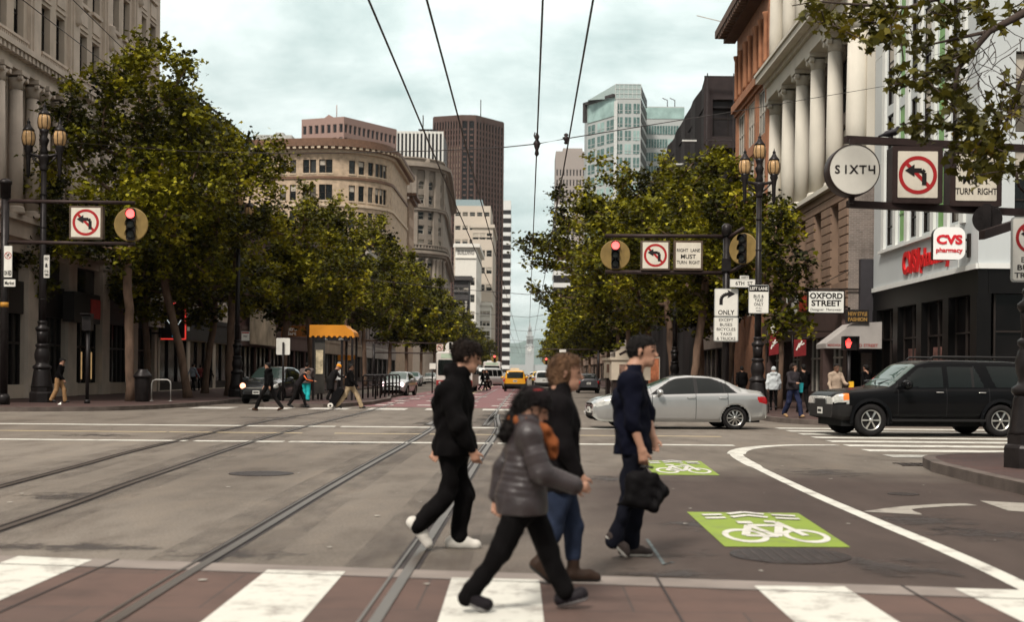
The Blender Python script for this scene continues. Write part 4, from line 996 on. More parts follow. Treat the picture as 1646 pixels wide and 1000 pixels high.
for k, o in enumerate(o1): window_part(bI, p1, o, [m_pk, m_bright if zr.index(o[2]) in (1, 2) else m_dgl], .38, .15, 1, 0)
for o in o2: window_part(bI, p2, o, [m_pk, m_dgl], .38, .15, 1, 0)
mb = MB(); mb.prism([(xb - 8, zt), (xb - 3, zt), (xb - 6, zt + 1.6)], 'Y', 455, 460); mb.tube([(xb - 4, 460, zt), (xb - 4, 460, zt + 6)], .15); mb.build('roof_plant', m_pk, bI)
# striped tower with white fins
Y = 700; zt = zz(212, Y, 660); x0, x1 = pxx(634, Y), pxx(696, Y)
bJ = wroot('white_fin_tower', 'white office tower with close vertical fins behind the round grey corner', 'tower', (x0, Y, 0)); mb = MB(); boxwall(mb, [(x0, Y), (x1 + 4, Y), (x1 + 4, Y + 40), (x0, Y + 40)], 0, zt); mb.build('wall', m_dgl, bJ)
mb = MB()
for k in range(13): x = x0 + (x1 + 4 - x0) * k / 12; mb.box(x - .45, x + .45, Y - .7, Y, 0, zt + .4)
mb.box(x0, x1 + 4, Y - .5, Y, zt - .8, zt + .4)
mb.build('fins', M('white_concrete', (.62, .61, .57), .7, var=.05), bJ)
mb = MB(); xm = pxx(682, Y); mb.tube([(pxx(675, Y), Y + 5, zt), (pxx(675, Y), Y + 5, zt + 10)], .3)
for k in range(5): mb.box(xm - 4 + 1.8 * k, xm - 3 + 1.8 * k, Y + 6, Y + 8, zt, zt + 2.4)
mb.box(xm - 5, xm + 5, Y + 6, Y + 9, zt + 2.4, zt + 2.8); mb.build('antennas', m_frame, bJ)
# dark brown ribbed tower
Y = 950; zt = zz(186, Y, 750); m_br = M('brown_steel', (.090, .050, .040), .6, .1, var=.12, scale=.05)
pts = [(pxx(694, Y + 8), Y + 8), (pxx(738, Y), Y), (pxx(760, Y), Y), (pxx(804, Y + 26), Y + 26)]
bK = wroot('brown_tower', 'tall dark brown tower with vertical ribs in the middle of the skyline', 'tower', (pts[1][0], Y, 0))
mb = MB(); boxwall(mb, pts + [(pts[3][0] - 3, Y + 80), (pts[0][0], Y + 80)], 0, zt); mb.poly([(*p, zt) for p in pts] + [(pts[0][0], Y + 80, zt)]); mb.build('wall', M('brown_spandrel', (.022, .012, .010), .6), bK)
m_brg = MG('bronze_glass', (.008, .005, .005), .15); m_lit = M('lit_bronze_glass', (.32, .24, .18), .2, .3, var=.5, scale=.12)
for i, (a, b, n) in enumerate(((pts[0], pts[1], 10), (pts[1], pts[2], 2), (pts[2], pts[3], 9))):
    p = Path([a, b]); st = p.L / n
    for k in range(n):
        mb = MB(); mbox(mb, p, st * (k + .16), st * (k + .84), -.1, .12, 20, zt - 4.5, 0)
        for z in range(26, int(zt) - 6, 4): mbox(mb, p, st * (k + .28), st * (k + .72), .12, .3, z, z + 1.3, 2)
        if i == 0 and k > 2:
            for z in range(int(zt) - 62, int(zt) - 22, 4): mbox(mb, p, st * (k + .30), st * (k + .70), .12, .2, z + 1.4, z + 3.8, 1)
        mb.build('window_strip', [m_brg, m_lit, m_br], bK)
    mb = MB()
    for k in range(n + 1): mbox(mb, p, st * k - .55, st * k + .55, 0, 1.1, 0, zt)
    mbox(mb, p, 0, p.L, 0, .9, zt - 3.6, zt + .6); mb.build('ribs', m_br, bK)
mb = MB(); mb.tube([(pxx(767, Y), Y + 20, zt), (pxx(767, Y), Y + 20, zt + 16)], .35); mb.build('mast', m_frame, bK)
# white and black banded tower beyond
def banded(name, label, px0, px1, py, Y, white, dark, step, white_h, px2=None, side=None):
    x0, x1 = pxx(px0, Y), pxx(px1, Y); zt = zz(py, Y, px0); rt = wroot(name, label, 'tower', (x0, Y, 0)); D = 45
    mb = MB(); boxwall(mb, [(x0, Y), (x1, Y), (x1, Y + D), (x0, Y + D)], 0, zt); mb.build('wall', dark, rt); k = 0
    mb = MB(); z = zt - white_h * 2.2
    mb.box(x0 - .2, x1 + .2, Y - .4, Y, zt - white_h * 2.4, zt + .5)
    while z > 0:
        z -= step; mb.box(x0 - .2, x1 + .2, Y - .4, Y, z, z + white_h); mb.box(x1, x1 + .3, Y, Y + D, z, z + white_h); mb.box(x0 - .3, x0, Y, Y + D, z, z + white_h)
    mb.build('bands', white, rt)
    mb = MB(); n = 7
    for k in range(n + 1): x = x0 + (x1 - x0) * k / n; mb.box(x - .25, x + .25, Y - .2, Y, 0, zt)
    mb.build('mullions', m_frame, rt); return rt
m_wb = M('white_band', (.66, .66, .64), .6, var=.04)
banded('banded_tower', 'white and black horizontally banded tower at the end of the left skyline', 803, 818.5, 323, 1250, m_wb, m_dgl, 8.5, 3.6)
banded('banded_tower', 'banded grey tower half hidden by the right hand trees', 889, 915, 330, 760, m_wb, m_dgl, 7.0, 2.6)
# cream stepped building and its white neighbour with painted lettering
def slabb(name, label, px0, px1, py, Y, mat, wins, D=60, cor=None, extra=None, sidewins=0, cat='building'):
    x0, x1 = pxx(px0, Y), pxx(px1, Y); zt = zz(py, Y, px1); rt = wroot(name, label, cat, (x1, Y, 0)); f = FY(x0, Y); W_ = x1 - x0
    nx, ny, ww, wh, top, st = wins; ops = []
    for i in range(nx):
        for j in range(ny):
            u = W_ * (i + .5) / nx; ops.append((u - ww / 2, u + ww / 2, zt - top - st * j - wh, zt - top - st * j))
    g = FXp(x1, Y); so = []
    for i in range(sidewins):
        for j in range(min(ny, 7)): u = D * (i + .5) / sidewins; so.append((u - ww * .7, u + ww * .7, zt - top - st * j - wh, zt - top - st * j))
    mb = MB(); wall_grid(mb, f, 0, W_, 0, zt, ops, .3); wall_grid(mb, g, 0, D, 0, zt, so, .3); shell(mb, x0, x1, Y, Y + D, 0, zt, '-Y +X'); mb.build('wall', mat, rt)
    r_ = random.Random(hash(label) % 97)
    for o in ops: window_part(rt, f, o, [m_wframe, m_glass, m_blind], .28, .12, 1, 1, r_.choice([0, .4]))
    for o in so: window_part(rt, g, o, [m_wframe, m_glass, m_blind], .28, .12, 1, 1, 0)
    if cor:
        mb = MB(); mbox(mb, f, -1, W_ + cor, 0, cor, zt - 1.5, zt); mb.box(x1, x1 + cor, Y, Y + D, zt - 1.5, zt); mbox(mb, f, 0, W_, 0, .5, zt - 6, zt - 5.4); mb.build('cornice', mat, rt)
    return rt, f, x0, x1, zt
m_cr = M('cream_concrete', (.50, .44, .37), .8, var=.08); m_wh = M('white_painted_wall', (.70, .68, .62), .7, var=.06, dirt=.15)
rt, f, x0, x1, zt = slabb('stepped_building', 'cream stepped building in front of the brown tower', 728, 786, 331, 620, m_cr, (5, 7, 2.6, 2.0, 3, 6.5), 40)
mb = MB(); mb.box(x0, x1 - 4, 622, 650, zt, zt + 3.2); mb.build('penthouse', M('glazed_penthouse', (.30, .38, .40), .3, .2), rt)
slabb('stepped_building', 'shorter cream block with dark framed windows below the stepped one', 757, 790, 361, 610, m_cr, (3, 5, 2.6, 3.0, 4, 8.0), 60, .8)
rt, f, x0, x1, zt = slabb('white_building', 'bright white building with BUILDING painted near its top', 730, 764, 392, 540, m_wh, (3, 6, 1.8, 3.2, 14, 7), 60, 1.4, sidewins=9)
mb = MB(); put_text(mb, 'BUILDING', f, (x1 - x0) * .5, zt - 3.6, w=(x1 - x0) * .78, h=2.0, depth=.06, bold=.03); mb.build('painted_lettering', M('grey_lettering', (.22, .21, .20), .8), rt)
slabb('dark_building', 'dark charcoal building with a small cornice beside the round corner', 728, 752, 444, 470, M('charcoal_render', (.06, .055, .055), .7), (3, 4, 1.6, 2.4, 4, 4.5), 14, 1.2)
rt = wroot('vertical_sign', 'dark vertical blade sign with white letters on the charcoal building', 'sign', (pxx(752, 466), 466, 20)); mb = MB(); a, b_ = P(744, 508, 466), P(754, 482, 466)
mb.box(a.x, b_.x, 466, 466.6, a.z, b_.z); mb.build('sign_box', m_ink, rt); mb = MB()
for k, ch in enumerate('HOTEL'): put_text(mb, ch, FY(0, 466), (a.x + b_.x) / 2, b_.z - .8 - k * 1.06, h=.8, depth=.05, bold=.03)
mb.build('lettering', m_board, rt)
slabb('low_white_building', 'small white building at the foot of the far left skyline', 768, 787, 486, 590, m_wh, (3, 4, 1.6, 2.2, 4, 4.5), 30, .6)
slabb('red_brick_building', 'narrow red brick building wedged beside the brown tower', 778, 792, 440, 690, M('red_brick_far', (.22, .09, .07), .8), (3, 8, 2.0, 3, 4, 6), 30, .8)
slabb('tan_tower', 'slim tan building at the foot of the banded tower', 792, 803, 430, 1050, M('tan_far', (.34, .25, .19), .8), (3, 10, 2.4, 4, 6, 8), 40, 1.5)
# right skyline: glass tower, its lower wing, and the grey tower
m_gr = M('grey_cladding', (.40, .42, .41), .5, var=.06); m_tg = MG('teal_glass', (.10, .17, .16), .12, .35); m_tg2 = M('pale_teal_glass', (.36, .50, .47), .15, .2, var=.25, scale=.2)
Y = 600; zt = zz(135, Y, 1000); A, B, C, D_ = (pxx(940, Y + 20), Y + 20), (pxx(985, Y), Y), (pxx(1026, Y), Y), (pxx(1035, Y + 30), Y + 30)
bL = wroot('glass_tower', 'teal glass and grey clad tower with a sloping glazed crown on the right skyline', 'tower', (B[0], Y, 0)); zs = zz(180, Y, 960); zh = zz(152, Y, 945)
mb = MB(); boxwall(mb, [A, B, C, D_, (D_[0], Y + 50), (A[0], Y + 50)], 0, zs + 5); boxwall(mb, [B, C, D_, (D_[0], Y + 40), (B[0], Y + 40)], zs + 5, zz(158, Y, 1000)); mb.build('wall', m_gr, bL)
r = random.Random(31)
for (a, b, n, zt_) in ((A, B, 3, zz(184, Y, 960)), (B, C, 3, zz(160, Y, 1000))):
    p = Path([a, b]); st = p.L / n
    for k in range(n):
        for j in range(16):
            z = zt_ - 6.2 * (j + 1); o = (st * (k + .14), st * (k + .86), z, z + 4.4)
            mb = MB(); mbox(mb, p, o[0], o[1], -.1, .15, o[2], o[3], 0); mbox(mb, p, (o[0] + o[1]) / 2 - .15, (o[0] + o[1]) / 2 + .15, .15, .35, o[2], o[3], 1); mbox(mb, p, o[0], o[1], .15, .3, o[2] + 1.1, o[2] + 1.35, 1)
            mb.build('window', [r.choice([m_tg, m_tg, m_tg2]), m_gr], bL)
p = Path([C, D_]); mb = MB()
for j in range(22): mbox(mb, p, .4, p.L - .4, 0, .3, 6 * j + 4, 6 * j + 7.6, 0)
mb.build('dark_side_bands', m_frame, bL)
mb = MB(); q = Path([A, B]); mbox(mb, q, -1.5, q.L, 0, 1.6, zs + 7.2, zs + 8.4, 0); mbox(mb, q, -1.5, 0, 0, 1.6, zs - 1, zs + 8.4, 0)
mb.build('roof_canopy', M('dark_canopy', (.05, .04, .04), .5), bL)
mb = MB(); mbox(mb, q, .6, q.L * .98, -.1, .3, zs - 1.5, zs + 7.0); mb.build('sky_lobby_glass', m_tg2, bL)
mb = MB(); i = mb.add([(B[0] - 12, Y + 12, zs + 8), (B[0], Y, zt), (C[0], Y, zt), (D_[0], Y + 30, zt - 1), (B[0], Y, zz(158, Y, 1000)), (C[0], Y, zz(158, Y, 1000)), (D_[0], Y + 30, zz(158, Y, 1000)), (B[0] - 12, Y + 40, zs + 8), (B[0], Y + 40, zt)])
for q_ in ((1, 2, 5, 4), (2, 3, 6, 5), (0, 1, 4), (0, 1, 8, 7), (1, 2, 3, 8)): mb.face([i + k for k in q_])
mb.build('glazed_crown', M('crown_glass', (.42, .50, .48), .2, .3, var=.1), bL)
mb = MB(); pc = Path([B, C])
for k in range(7): mbox(mb, pc, pc.L * k / 6 - .1, pc.L * k / 6 + .1, 0, .25, zz(158, Y, 1000), zt)
for k in range(4): z = zz(158, Y, 1000) + (zt - zz(158, Y, 1000)) * k / 3; mbox(mb, pc, 0, pc.L, 0, .2, z - .1, z + .1)
mbox(mb, pc, -.6, .9, 0, 1.0, 0, zt - 8); mb.build('crown_mullions', M('pale_mullion', (.55, .56, .54), .5), bL)
Y = 640; x0, x1 = pxx(1034, Y), pxx(1096, Y); zt = zz(171, Y, 1060); bM = wroot('glass_wing', 'lower glazed wing stepping down to the right of the glass tower', 'tower', (x0, Y, 0))
mb = MB(); mb.box(x0, x1, Y, Y + 30, 0, zt); mb.build('wall', m_gr, bM); p = FY(x0, Y); n = 7; st = (x1 - x0) / n
mb = MB(); mb.box(x0, x1, Y - .2, Y, zt - 6, zt - .5); mb.build('parapet_glass', m_tg2, bM)
for k in range(n):
    for j in range(12):
        z = zt - 7 - 6.6 * (j + 1); mb = MB(); mbox(mb, p, st * (k + .06), st * (k + .94), -.1, .2, z, z + 4.2, 0); mbox(mb, p, st * (k + .5) - .12, st * (k + .5) + .12, .2, .35, z, z + 4.2, 1); mb.build('window', [r.choice([m_tg, m_tg2, m_tg, m_tg]), m_gr], bM)
mb = MB()
for px in (1070, 1082): x = pxx(px, Y); mb.tube([(x, Y + 4, zt), (x, Y + 4, zt + 4), (x - 2.5, Y + 4, zt + 5)], .22)
mb.build('window_cleaning_davits', m_frame, bM)
Y = 900; x0, x1 = pxx(890, Y), pxx(938, Y); zt = zz(243, Y, 920); bN = wroot('grey_tower', 'plain grey concrete tower behind the top of the right trees', 'tower', (x0, Y, 0)); m_gt = M('warm_grey_concrete', (.33, .29, .265), .8, var=.05)
f = FY(x0, Y); Wd = x1 - x0; ops = [(Wd * (k + .25) / 9, Wd * (k + .75) / 9, zt - 17 - 7 * j, zt - 12.5 - 7 * j) for k in range(9) for j in range(9)]
mb = MB(); wall_grid(mb, f, 0, Wd, 0, zt, ops, .5); shell(mb, x0, x1, Y, Y + 40, 0, zt, '-Y'); mb.box(x0 + 5, x1 - 2, Y + 5, Y + 30, zt - .6, zt + 3); mb.build('wall', m_gt, bN)
for o in ops: window_part(bN, f, o, [m_gt, m_dgl], .45, .2, 1, 0)

# ferry terminal clock tower at the foot of the street, hills across the bay
Y = 1950; m_fe = M('haze_paled_stone', (.38, .40, .40), .8, var=.05); xc = pxx(851, Y)  # distance haze is put into the tower's pale stone colour
bO = wroot('clock_tower', 'pale clock tower far away at the very end of the street', 'tower', (xc, Y, 0)); zb = lambda py: zz(py, Y, 850)
mb = MB(); w = 6.3; mb.box(xc - w, xc + w, Y, Y + 2 * w, 0, zb(556)); mb.box(xc - w * .78, xc + w * .78, Y + 1.5, Y + 2 * w - 1.5, zb(556), zb(541)); mb.box(xc - w * .55, xc + w * .55, Y + 3, Y + 2 * w - 3, zb(541), zb(533))
mb.lathe([(w * .45, zb(533)), (w * .42, zb(527)), (w * .2, zb(524)), (.5, zb(518))], (xc, Y + w, 0), 12); mb.tube([(xc, Y + w, zb(518)), (xc, Y + w, zb(511))], .3)
mb.box(xc - w - .8, xc + w + .8, Y - .8, Y + 2 * w + .8, zb(557), zb(555.5)); mb.box(xc - w * .9, xc + w * .9, Y + .6, Y + 2 * w - .6, zb(541.5), zb(540)); mb.build('shaft', m_fe, bO)
mb = MB()
for k in range(5): x = xc - w * .6 + k * w * .3; mb.box(x - .5, x + .5, Y + 1.3, Y + 1.5, zb(553), zb(545))
mb.build('belfry_openings', m_frame, bO)
mb = MB(); mb.lathe([(3.6, -.3), (3.6, 0)], (xc, Y - .05, zb(561)), 24, 0, 'Y'); mb.build('clock_face', m_wb, bO)
mb = MB(); mb.box(xc - .2, xc + .2, Y - .6, Y - .4, zb(561), zb(561) + 2.6); mb.box(xc, xc + 2, Y - .6, Y - .4, zb(561) - .2, zb(561) + .2); mb.build('clock_hands', m_frame, bO)
mb = MB(); mb.box(xc - 45, xc + 45, Y + 3, Y + 25, 0, 14); mb.build('terminal_hall', m_fe, bO)
mb = MB(); r = random.Random(3); n = 60
for k in range(n):
    x0, x1 = -1500 + 50 * k, -1500 + 50 * (k + 1); h = lambda q: 165 + 30 * math.sin(q * .0031) + 14 * math.sin(q * .013 + 1) + 6 * math.sin(q * .05)
    mb.poly([(x0, 6400, 0), (x1, 6400, 0), (x1, 6900, h(x1)), (x0, 6900, h(x0))])
struct(mb.build('hills', M('far_hills', (.10, .14, .13), .9, var=.3, scale=.01)))
# ---------------------------------------------------------------- plane trees
def leaf_mat(name, stops):
    m, nt, b = nmat(name)
    at = nt.nodes.new('ShaderNodeAttribute'); at.attribute_name = 'tint'
    c = nramp(nt, at.outputs['Fac'], stops)
    lk(nt, c, b.inputs['Base Color']); b.inputs['Roughness'].default_value = .55; b.inputs['Specular IOR Level'].default_value = .12
    tr = nt.nodes.new('ShaderNodeBsdfTranslucent'); lk(nt, nmix(nt, 1., c, (1.25, 1.15, .5), 'MULTIPLY'), tr.inputs['Color'])
    ms = nt.nodes.new('ShaderNodeMixShader'); ms.inputs[0].default_value = .26
    out = nt.nodes['Material Output']
    lk(nt, b.outputs[0], ms.inputs[1]); lk(nt, tr.outputs[0], ms.inputs[2]); lk(nt, ms.outputs[0], out.inputs['Surface']); return m
m_leaf = leaf_mat('plane_leaf', [(0, (.008, .009, .002)), (.33, (.045, .047, .004)), (.66, (.19, .182, .010)), (1, (.50, .44, .04))])
m_leafn = leaf_mat('plane_leaf_near', [(0, (.030, .030, .008)), (.5, (.075, .070, .012)), (.85, (.17, .14, .018)), (1, (.26, .18, .035))])
m_bark = M('plane_bark', (.135, .086, .06), .9, var=.45, scale=4, bump=.6, bscale=14, stretch=(1, 1, .35), dirt=.3)
m_barkd = M('dark_bark', (.055, .04, .033), .9, var=.4, scale=5, bump=.5, bscale=16, stretch=(1, 1, .35))
LEAF = np.array([(0, -.05), (.10, .05), (.42, -.02), (.36, .22), (.55, .45), (.28, .48), (.18, .62), (0, 1.0), (-.18, .62), (-.28, .48), (-.55, .45), (-.36, .22), (-.42, -.02), (-.10, .05)], dtype=np.float64)
LEAF6 = np.array([(0, -.05), (.42, .18), (.36, .55), (0, 1.0), (-.36, .55), (-.42, .18)], dtype=np.float64)
def leaves_mesh(name, centers, tints, size, rng, shape, mat, flat=.6, droop=.0):
    n = len(centers); k = len(shape)
    nr = rng.normal(size=(n, 3)); nr[:, 2] = np.abs(nr[:, 2]) + flat; nr /= np.linalg.norm(nr, axis=1)[:, None]
    a = rng.normal(size=(n, 3)); a[:, 2] -= droop; a -= nr * (a * nr).sum(1)[:, None]; a /= np.linalg.norm(a, axis=1)[:, None]; b = np.cross(nr, a)
    s = size * rng.uniform(.6, 1.3, n)
    sh = np.repeat(shape[None], n, 0)
    fold = -np.abs(sh[:, :, 0]) * rng.uniform(.0, .5, n)[:, None]
    v = centers[:, None, :] + (b[:, None, :] * sh[:, :, 0, None] + a[:, None, :] * (sh[:, :, 1, None] - .4) + nr[:, None, :] * fold[:, :, None]) * s[:, None, None]
    v = v.reshape(-1, 3); me = bpy.data.meshes.new(name)
    me.vertices.add(n * k); me.vertices.foreach_set('co', v.astype(np.float32).ravel())
    me.loops.add(n * k); me.loops.foreach_set('vertex_index', np.arange(n * k, dtype=np.int32))
    me.polygons.add(n); me.polygons.foreach_set('loop_start', np.arange(0, n * k, k, dtype=np.int32)); me.polygons.foreach_set('loop_total', np.full(n, k, dtype=np.int32))
    me.update(calc_edges=True); me.materials.append(mat)
    at = me.attributes.new('tint', 'FLOAT', 'FACE'); at.data.foreach_set('value', np.clip(tints, 0, 1).astype(np.float32)); return me
def vnoise(p, seed):
    s = np.zeros(len(p)); rg = np.random.default_rng(seed)
    for k in range(6):
        w = rg.normal(size=3) * (.45 + .25 * k); s += np.sin(p @ w + rg.uniform(0, 6.28)) / (1 + .25 * k)
    return s / 2.4
def grow(seed, trunk, tr0, ells, n_att, gap=-.25):
    """trunk: centre line; crown volume = union of ellipsoids (centre, radii); returns branch mesh builder and twig points"""
    rg = np.random.default_rng(seed); pts = []
    vols = np.array([e[1][0] * e[1][1] * e[1][2] for e in ells]); vols = vols / vols.sum()
    while len(pts) < n_att:
        e = ells[rg.choice(len(ells), p=vols)]; q = rg.normal(size=3); q /= np.linalg.norm(q); q *= rg.uniform(.25, 1) ** (1 / 2.4)
        p = np.array(e[0]) + q * np.array(e[1])
        if vnoise(p[None] * 1.3, seed)[0] > gap: pts.append(p)
    pts = np.array(pts); T = [np.array(p, float) for p in trunk]; nodes = [T[0]]; par = [-1]
    for p in T[1:]:
        q0 = nodes[-1]; m = max(1, int(np.linalg.norm(p - q0) / .6))
        for k in range(1, m + 1):
            j = rg.normal(size=3) * .025; nodes.append(q0 + (p - q0) * k / m + (j if k < m else 0)); par.append(len(nodes) - 2)
    ntr = len(nodes); top = nodes[-1]
    order = np.argsort(np.linalg.norm(pts - top, axis=1))
    ends = []; twigs = []
    first = max(1, int(ntr * .72))
    for i in order:
        p = pts[i]; N = np.array(nodes); d = np.linalg.norm(N - p, axis=1) + np.maximum(0, N[:, 2] - p[2]) * .8; d[:first] = 1e9
        j = int(np.argmin(d)); q0 = nodes[j]; L = np.linalg.norm(p - q0); m = max(1, int(L / .55)); prev = j
        bow = rg.normal(size=3) * L * .07; bow[2] -= L * .06
        for k in range(1, m + 1):
            t = k / m; c = q0 + (p - q0) * t + bow * 4 * t * (1 - t) + rg.normal(size=3) * .03
            nodes.append(c); par.append(prev); prev = len(nodes) - 1
            if t > .35 or L < .8: twigs.append(c)
        ends.append(prev)
    rad = np.zeros(len(nodes)); ch = [0] * len(nodes)
    for i in range(len(nodes) - 1, -1, -1):
        if rad[i] == 0: rad[i] = .011 ** 2.25
        if par[i] >= 0: rad[par[i]] += rad[i]; ch[par[i]] += 1
    rad = rad ** (1 / 2.25); k = tr0 / rad[0]
    rad = np.minimum(rad * k, tr0); rad = np.maximum(rad, .007)
    mbt, mbb = MB(), MB()
    Tr = [nodes[i] for i in range(ntr)]; rr = [max(rad[i], tr0 * (1 - .35 * i / ntr)) for i in range(ntr)]; rr[0] *= 1.35
    mbt.tube(Tr, rr, 10)
    used = set(range(ntr))
    kids = {}
    for i, p in enumerate(par): kids.setdefault(p, []).append(i)
    for s in range(len(nodes)):
        for c in kids.get(s, []):
            if c < ntr or c in used: continue
            ln = [s, c]; used.add(c)
            while True:
                nx = [x for x in kids.get(ln[-1], []) if x not in used]
                if not nx: break
                b = max(nx, key=lambda x: rad[x]); used.add(b); ln.append(b)
            r_ = [min(rad[ln[1]] * 1.1, rad[ln[0]])] + [rad[x] for x in ln[1:]]
            mbb.tube([nodes[x] for x in ln], r_, 5 if r_[0] < .06 else 7, 0, False)
    return mbt, mbb, np.array(twigs), rg
def tree(name, label, loc, trunk, tr0, ells, n_att, n_leaf, leaf, seed, group=None, mat=None, shape=LEAF, bark=None, sig=.27, gap=-.04, tint=(.42, .15), droop=.3):
    mbt, mbb, tw, rg = grow(seed, trunk, tr0, ells, n_att, gap)
    rt = root(name, label, 'tree', loc, 0, group)
    mbt.build('trunk', bark or m_bark, rt); br = mbb.build('branches', bark or m_bark, rt)
    i = rg.integers(0, len(tw), n_leaf); c = tw[i] + rg.normal(size=(n_leaf, 3)) * sig * np.array([1, 1, .8])
    clump = vnoise(tw * 2.2, seed + 9)[i] * .36
    t = tint[0] + clump + rg.normal(size=n_leaf) * tint[1]
    me = leaves_mesh('crown', c, t, leaf, rg, shape, mat or m_leaf, .6, droop); link('crown', me, rt); return rt
def row_tree(label, x, y, h, rad, seed, lean=(0, 0), th=3.6, n_att=190, n_leaf=7600, leaf=.25, extra=(), group=None, z=.15, **k):
    tp = (lean[0], lean[1], th)
    tr = [(0, 0, 0), (lean[0] * .4, lean[1] * .4, th * .5), tp, (lean[0] * 1.15, lean[1], th + 1.2)]
    mid = th * .85 + (h - th * .85) * .5; hz = (h - th * .75) * .5
    el = [((lean[0], lean[1], mid), (rad * .9, rad * .9, hz * .92)), ((lean[0] - rad * .35, lean[1] + .5, mid - hz * .25), (rad * .75, rad * .75, hz * .5)), ((lean[0] + rad * .4, lean[1] - .5, mid - hz * .1), (rad * .65, rad * .65, hz * .55)), ((lean[0] + rad * .1, lean[1], mid + hz * .45), (rad * .55, rad * .6, hz * .58))] + list(extra)
    return tree('plane_tree', label, (x, y, z), tr, .19, el, n_att, n_leaf, leaf, seed, group, **k)
GL = 'plane trees of the left row'; GR = 'plane trees of the right row'
x, y = G(210, 645, .15)
row_tree('tallest plane tree, its bare tan trunk beside the litter bin on the left pavement', x, y, 15.2, 4.0, 101, (-.25, .2), 5.2, 230, 16000, .205, [((3.1, .2, 12.2), (1.7, 1.5, 1.2)), ((1.6, 0, 9.2), (3.0, 2.2, 2.0)), ((.9, .2, 13.2), (2.7, 2.0, 1.7)), ((-2.2, .2, 12.4), (1.9, 1.6, 1.7))], GL, gap=.0)
row_tree('plane tree at the far left edge behind the traffic signal pole', -24.2, 60, 13.2, 3.0, 102, (.3, 0), 4.6, 140, 9500, .205, [((2.0, -1, 5.6), (1.6, 1.5, 1.3))], GL, gap=-.1)
x, y = G(302, 640, .15)
row_tree('plane tree whose trunk leans left, right of the bike rack', x, y, 13.6, 4.1, 103, (-1.15, .3), 5.0, 230, 15500, .205, [((1.0, .2, 12.6), (1.8, 1.6, 1.2)), ((1.5, 0, 9.5), (3.2, 2.5, 2.2)), ((2.6, 0, 11.0), (2.2, 2, 1.8))], GL)
x, y = G(367, 637, .15)
row_tree('plane tree with a crooked trunk just left of the dark parked car', x, y, 13.5, 4.2, 104, (.1, .2), 4.2, 200, 14000, .21, [((2.0, 0, 9.0), (3.0, 2.5, 2.0))], GL)
row_tree('thin plane tree behind the litter bin nearer the shopfronts', -20.6, 71, 10.5, 3.0, 105, (-.2, 0), 4.4, 110, 5000, .27, (), GL)
row_tree('thin forked plane tree nearer the shopfronts behind the leaning trunk', -18.4, 74.5, 11, 3.4, 106, (.5, 0), 4.2, 120, 5500, .27, (), GL)
lb = ['plane tree overhanging the dark parked car from behind', 'plane tree behind the orange roofed shelter, left of it', 'plane tree directly behind the orange roofed shelter', 'plane tree right of the orange roofed shelter']
for k, (xx, yy, h, rd) in enumerate(((-15.0, 80, 13.0, 4.3), (-15.2, 92, 14.2, 4.6), (-14.8, 105, 15.4, 5.0), (-14.9, 120, 15.6, 5.0))):
    row_tree(lb[k], xx, yy, h, rd, 110 + k, (.2 * (-1) ** k, 0), 4.2, 180, 11000, .235, [((1.5, 0, h * .55), (rd * .8, rd * .7, h * .16))], GL)
# further down: shared meshes
pa = row_tree('leafy plane tree in the left row receding down the street', -14.6, 138, 15.2, 5.2, 121, (.1, 0), 4.4, 160, 6500, .36, [((1.2, 0, 6.5), (4, 4, 2))], GL, shape=LEAF6)
pb = row_tree('leafy plane tree in the left row receding down the street', -14.4, 156, 15.6, 5.2, 122, (-.1, 0), 4.2, 160, 6500, .36, [((1.2, 0, 6.5), (4, 4, 2))], GL, shape=LEAF6)
for k, (yy, s) in enumerate(((175, 1.0), (196, .98), (218, .96), (243, .95), (268, .93), (298, .92), (330, .9), (368, .9), (410, .9), (460, .9))):
    dup((pa, pb)[k % 2], (-14.3 + .3 * math.sin(k * 2), yy, .15), k * 1.9, sc=s)
# right row
row_tree('plane tree with a bare tan trunk rising behind the silver car', 8.0, 63.5, 12.2, 4.6, 131, (.6, .2), 5.2, 230, 15500, .21, [((-3.2, .8, 8.0), (3.2, 2.6, 2.0)), ((1.2, .3, 8.4), (2.4, 2, 2.4))], GR)
row_tree('plane tree behind it with limbs stretching far left over the street', 8.2, 73, 13.4, 4.8, 132, (-.4, 0), 4.6, 260, 16000, .22, [((-4.6, 0, 8.9), (3.6, 2.8, 2.3)), ((-7.2, 0, 8.2), (2.2, 1.8, 1.0)), ((-3.6, 0, 12.0), (2.6, 2.4, 2.2))], GR)
row_tree('plane tree over the kiosks on the right pavement', 8.4, 88, 15.2, 5.2, 133, (-.3, 0), 4.4, 240, 14000, .235, [((-4.4, 0, 13.0), (3.0, 3, 2.6)), ((-5.0, 0, 8.0), (3.2, 3, 2.4))], GR)
row_tree('tall plane tree beyond the kiosks, leftmost crown top of the right row', 8.2, 103, 16.6, 5.2, 134, (-.3, 0), 4.4, 210, 9000, .31, [((-4.5, 0, 14.5), (2.8, 3, 2.8)), ((-4.8, 0, 8.0), (3.2, 3, 2.6))], GR)
row_tree('slender plane tree nearer the shops behind the round signal', 10.4, 68, 9.5, 2.5, 135, (.3, 0), 4.2, 110, 5200, .27, (), GR)
row_tree('plane tree over the dark shop row behind the turn right sign', 11.0, 82, 11.0, 3.0, 136, (-.2, 0), 4.2, 120, 5600, .28, (), GR)
qa = row_tree('leafy plane tree in the right row receding down the street', 8.4, 120, 15.0, 5.4, 141, (-.1, 0), 4.2, 160, 6500, .36, [((-3.4, 0, 7.5), (3.4, 3.6, 2.6))], GR, shape=LEAF6)
for k, (yy, s) in enumerate(((138, 1.0), (158, 1.0), (180, .96), (206, .95), (235, .95), (268, .92), (305, .9), (350, .9), (400, .9))): dup(qa, (8.6, yy, .15), .5 * math.sin(k * 3), sc=s)
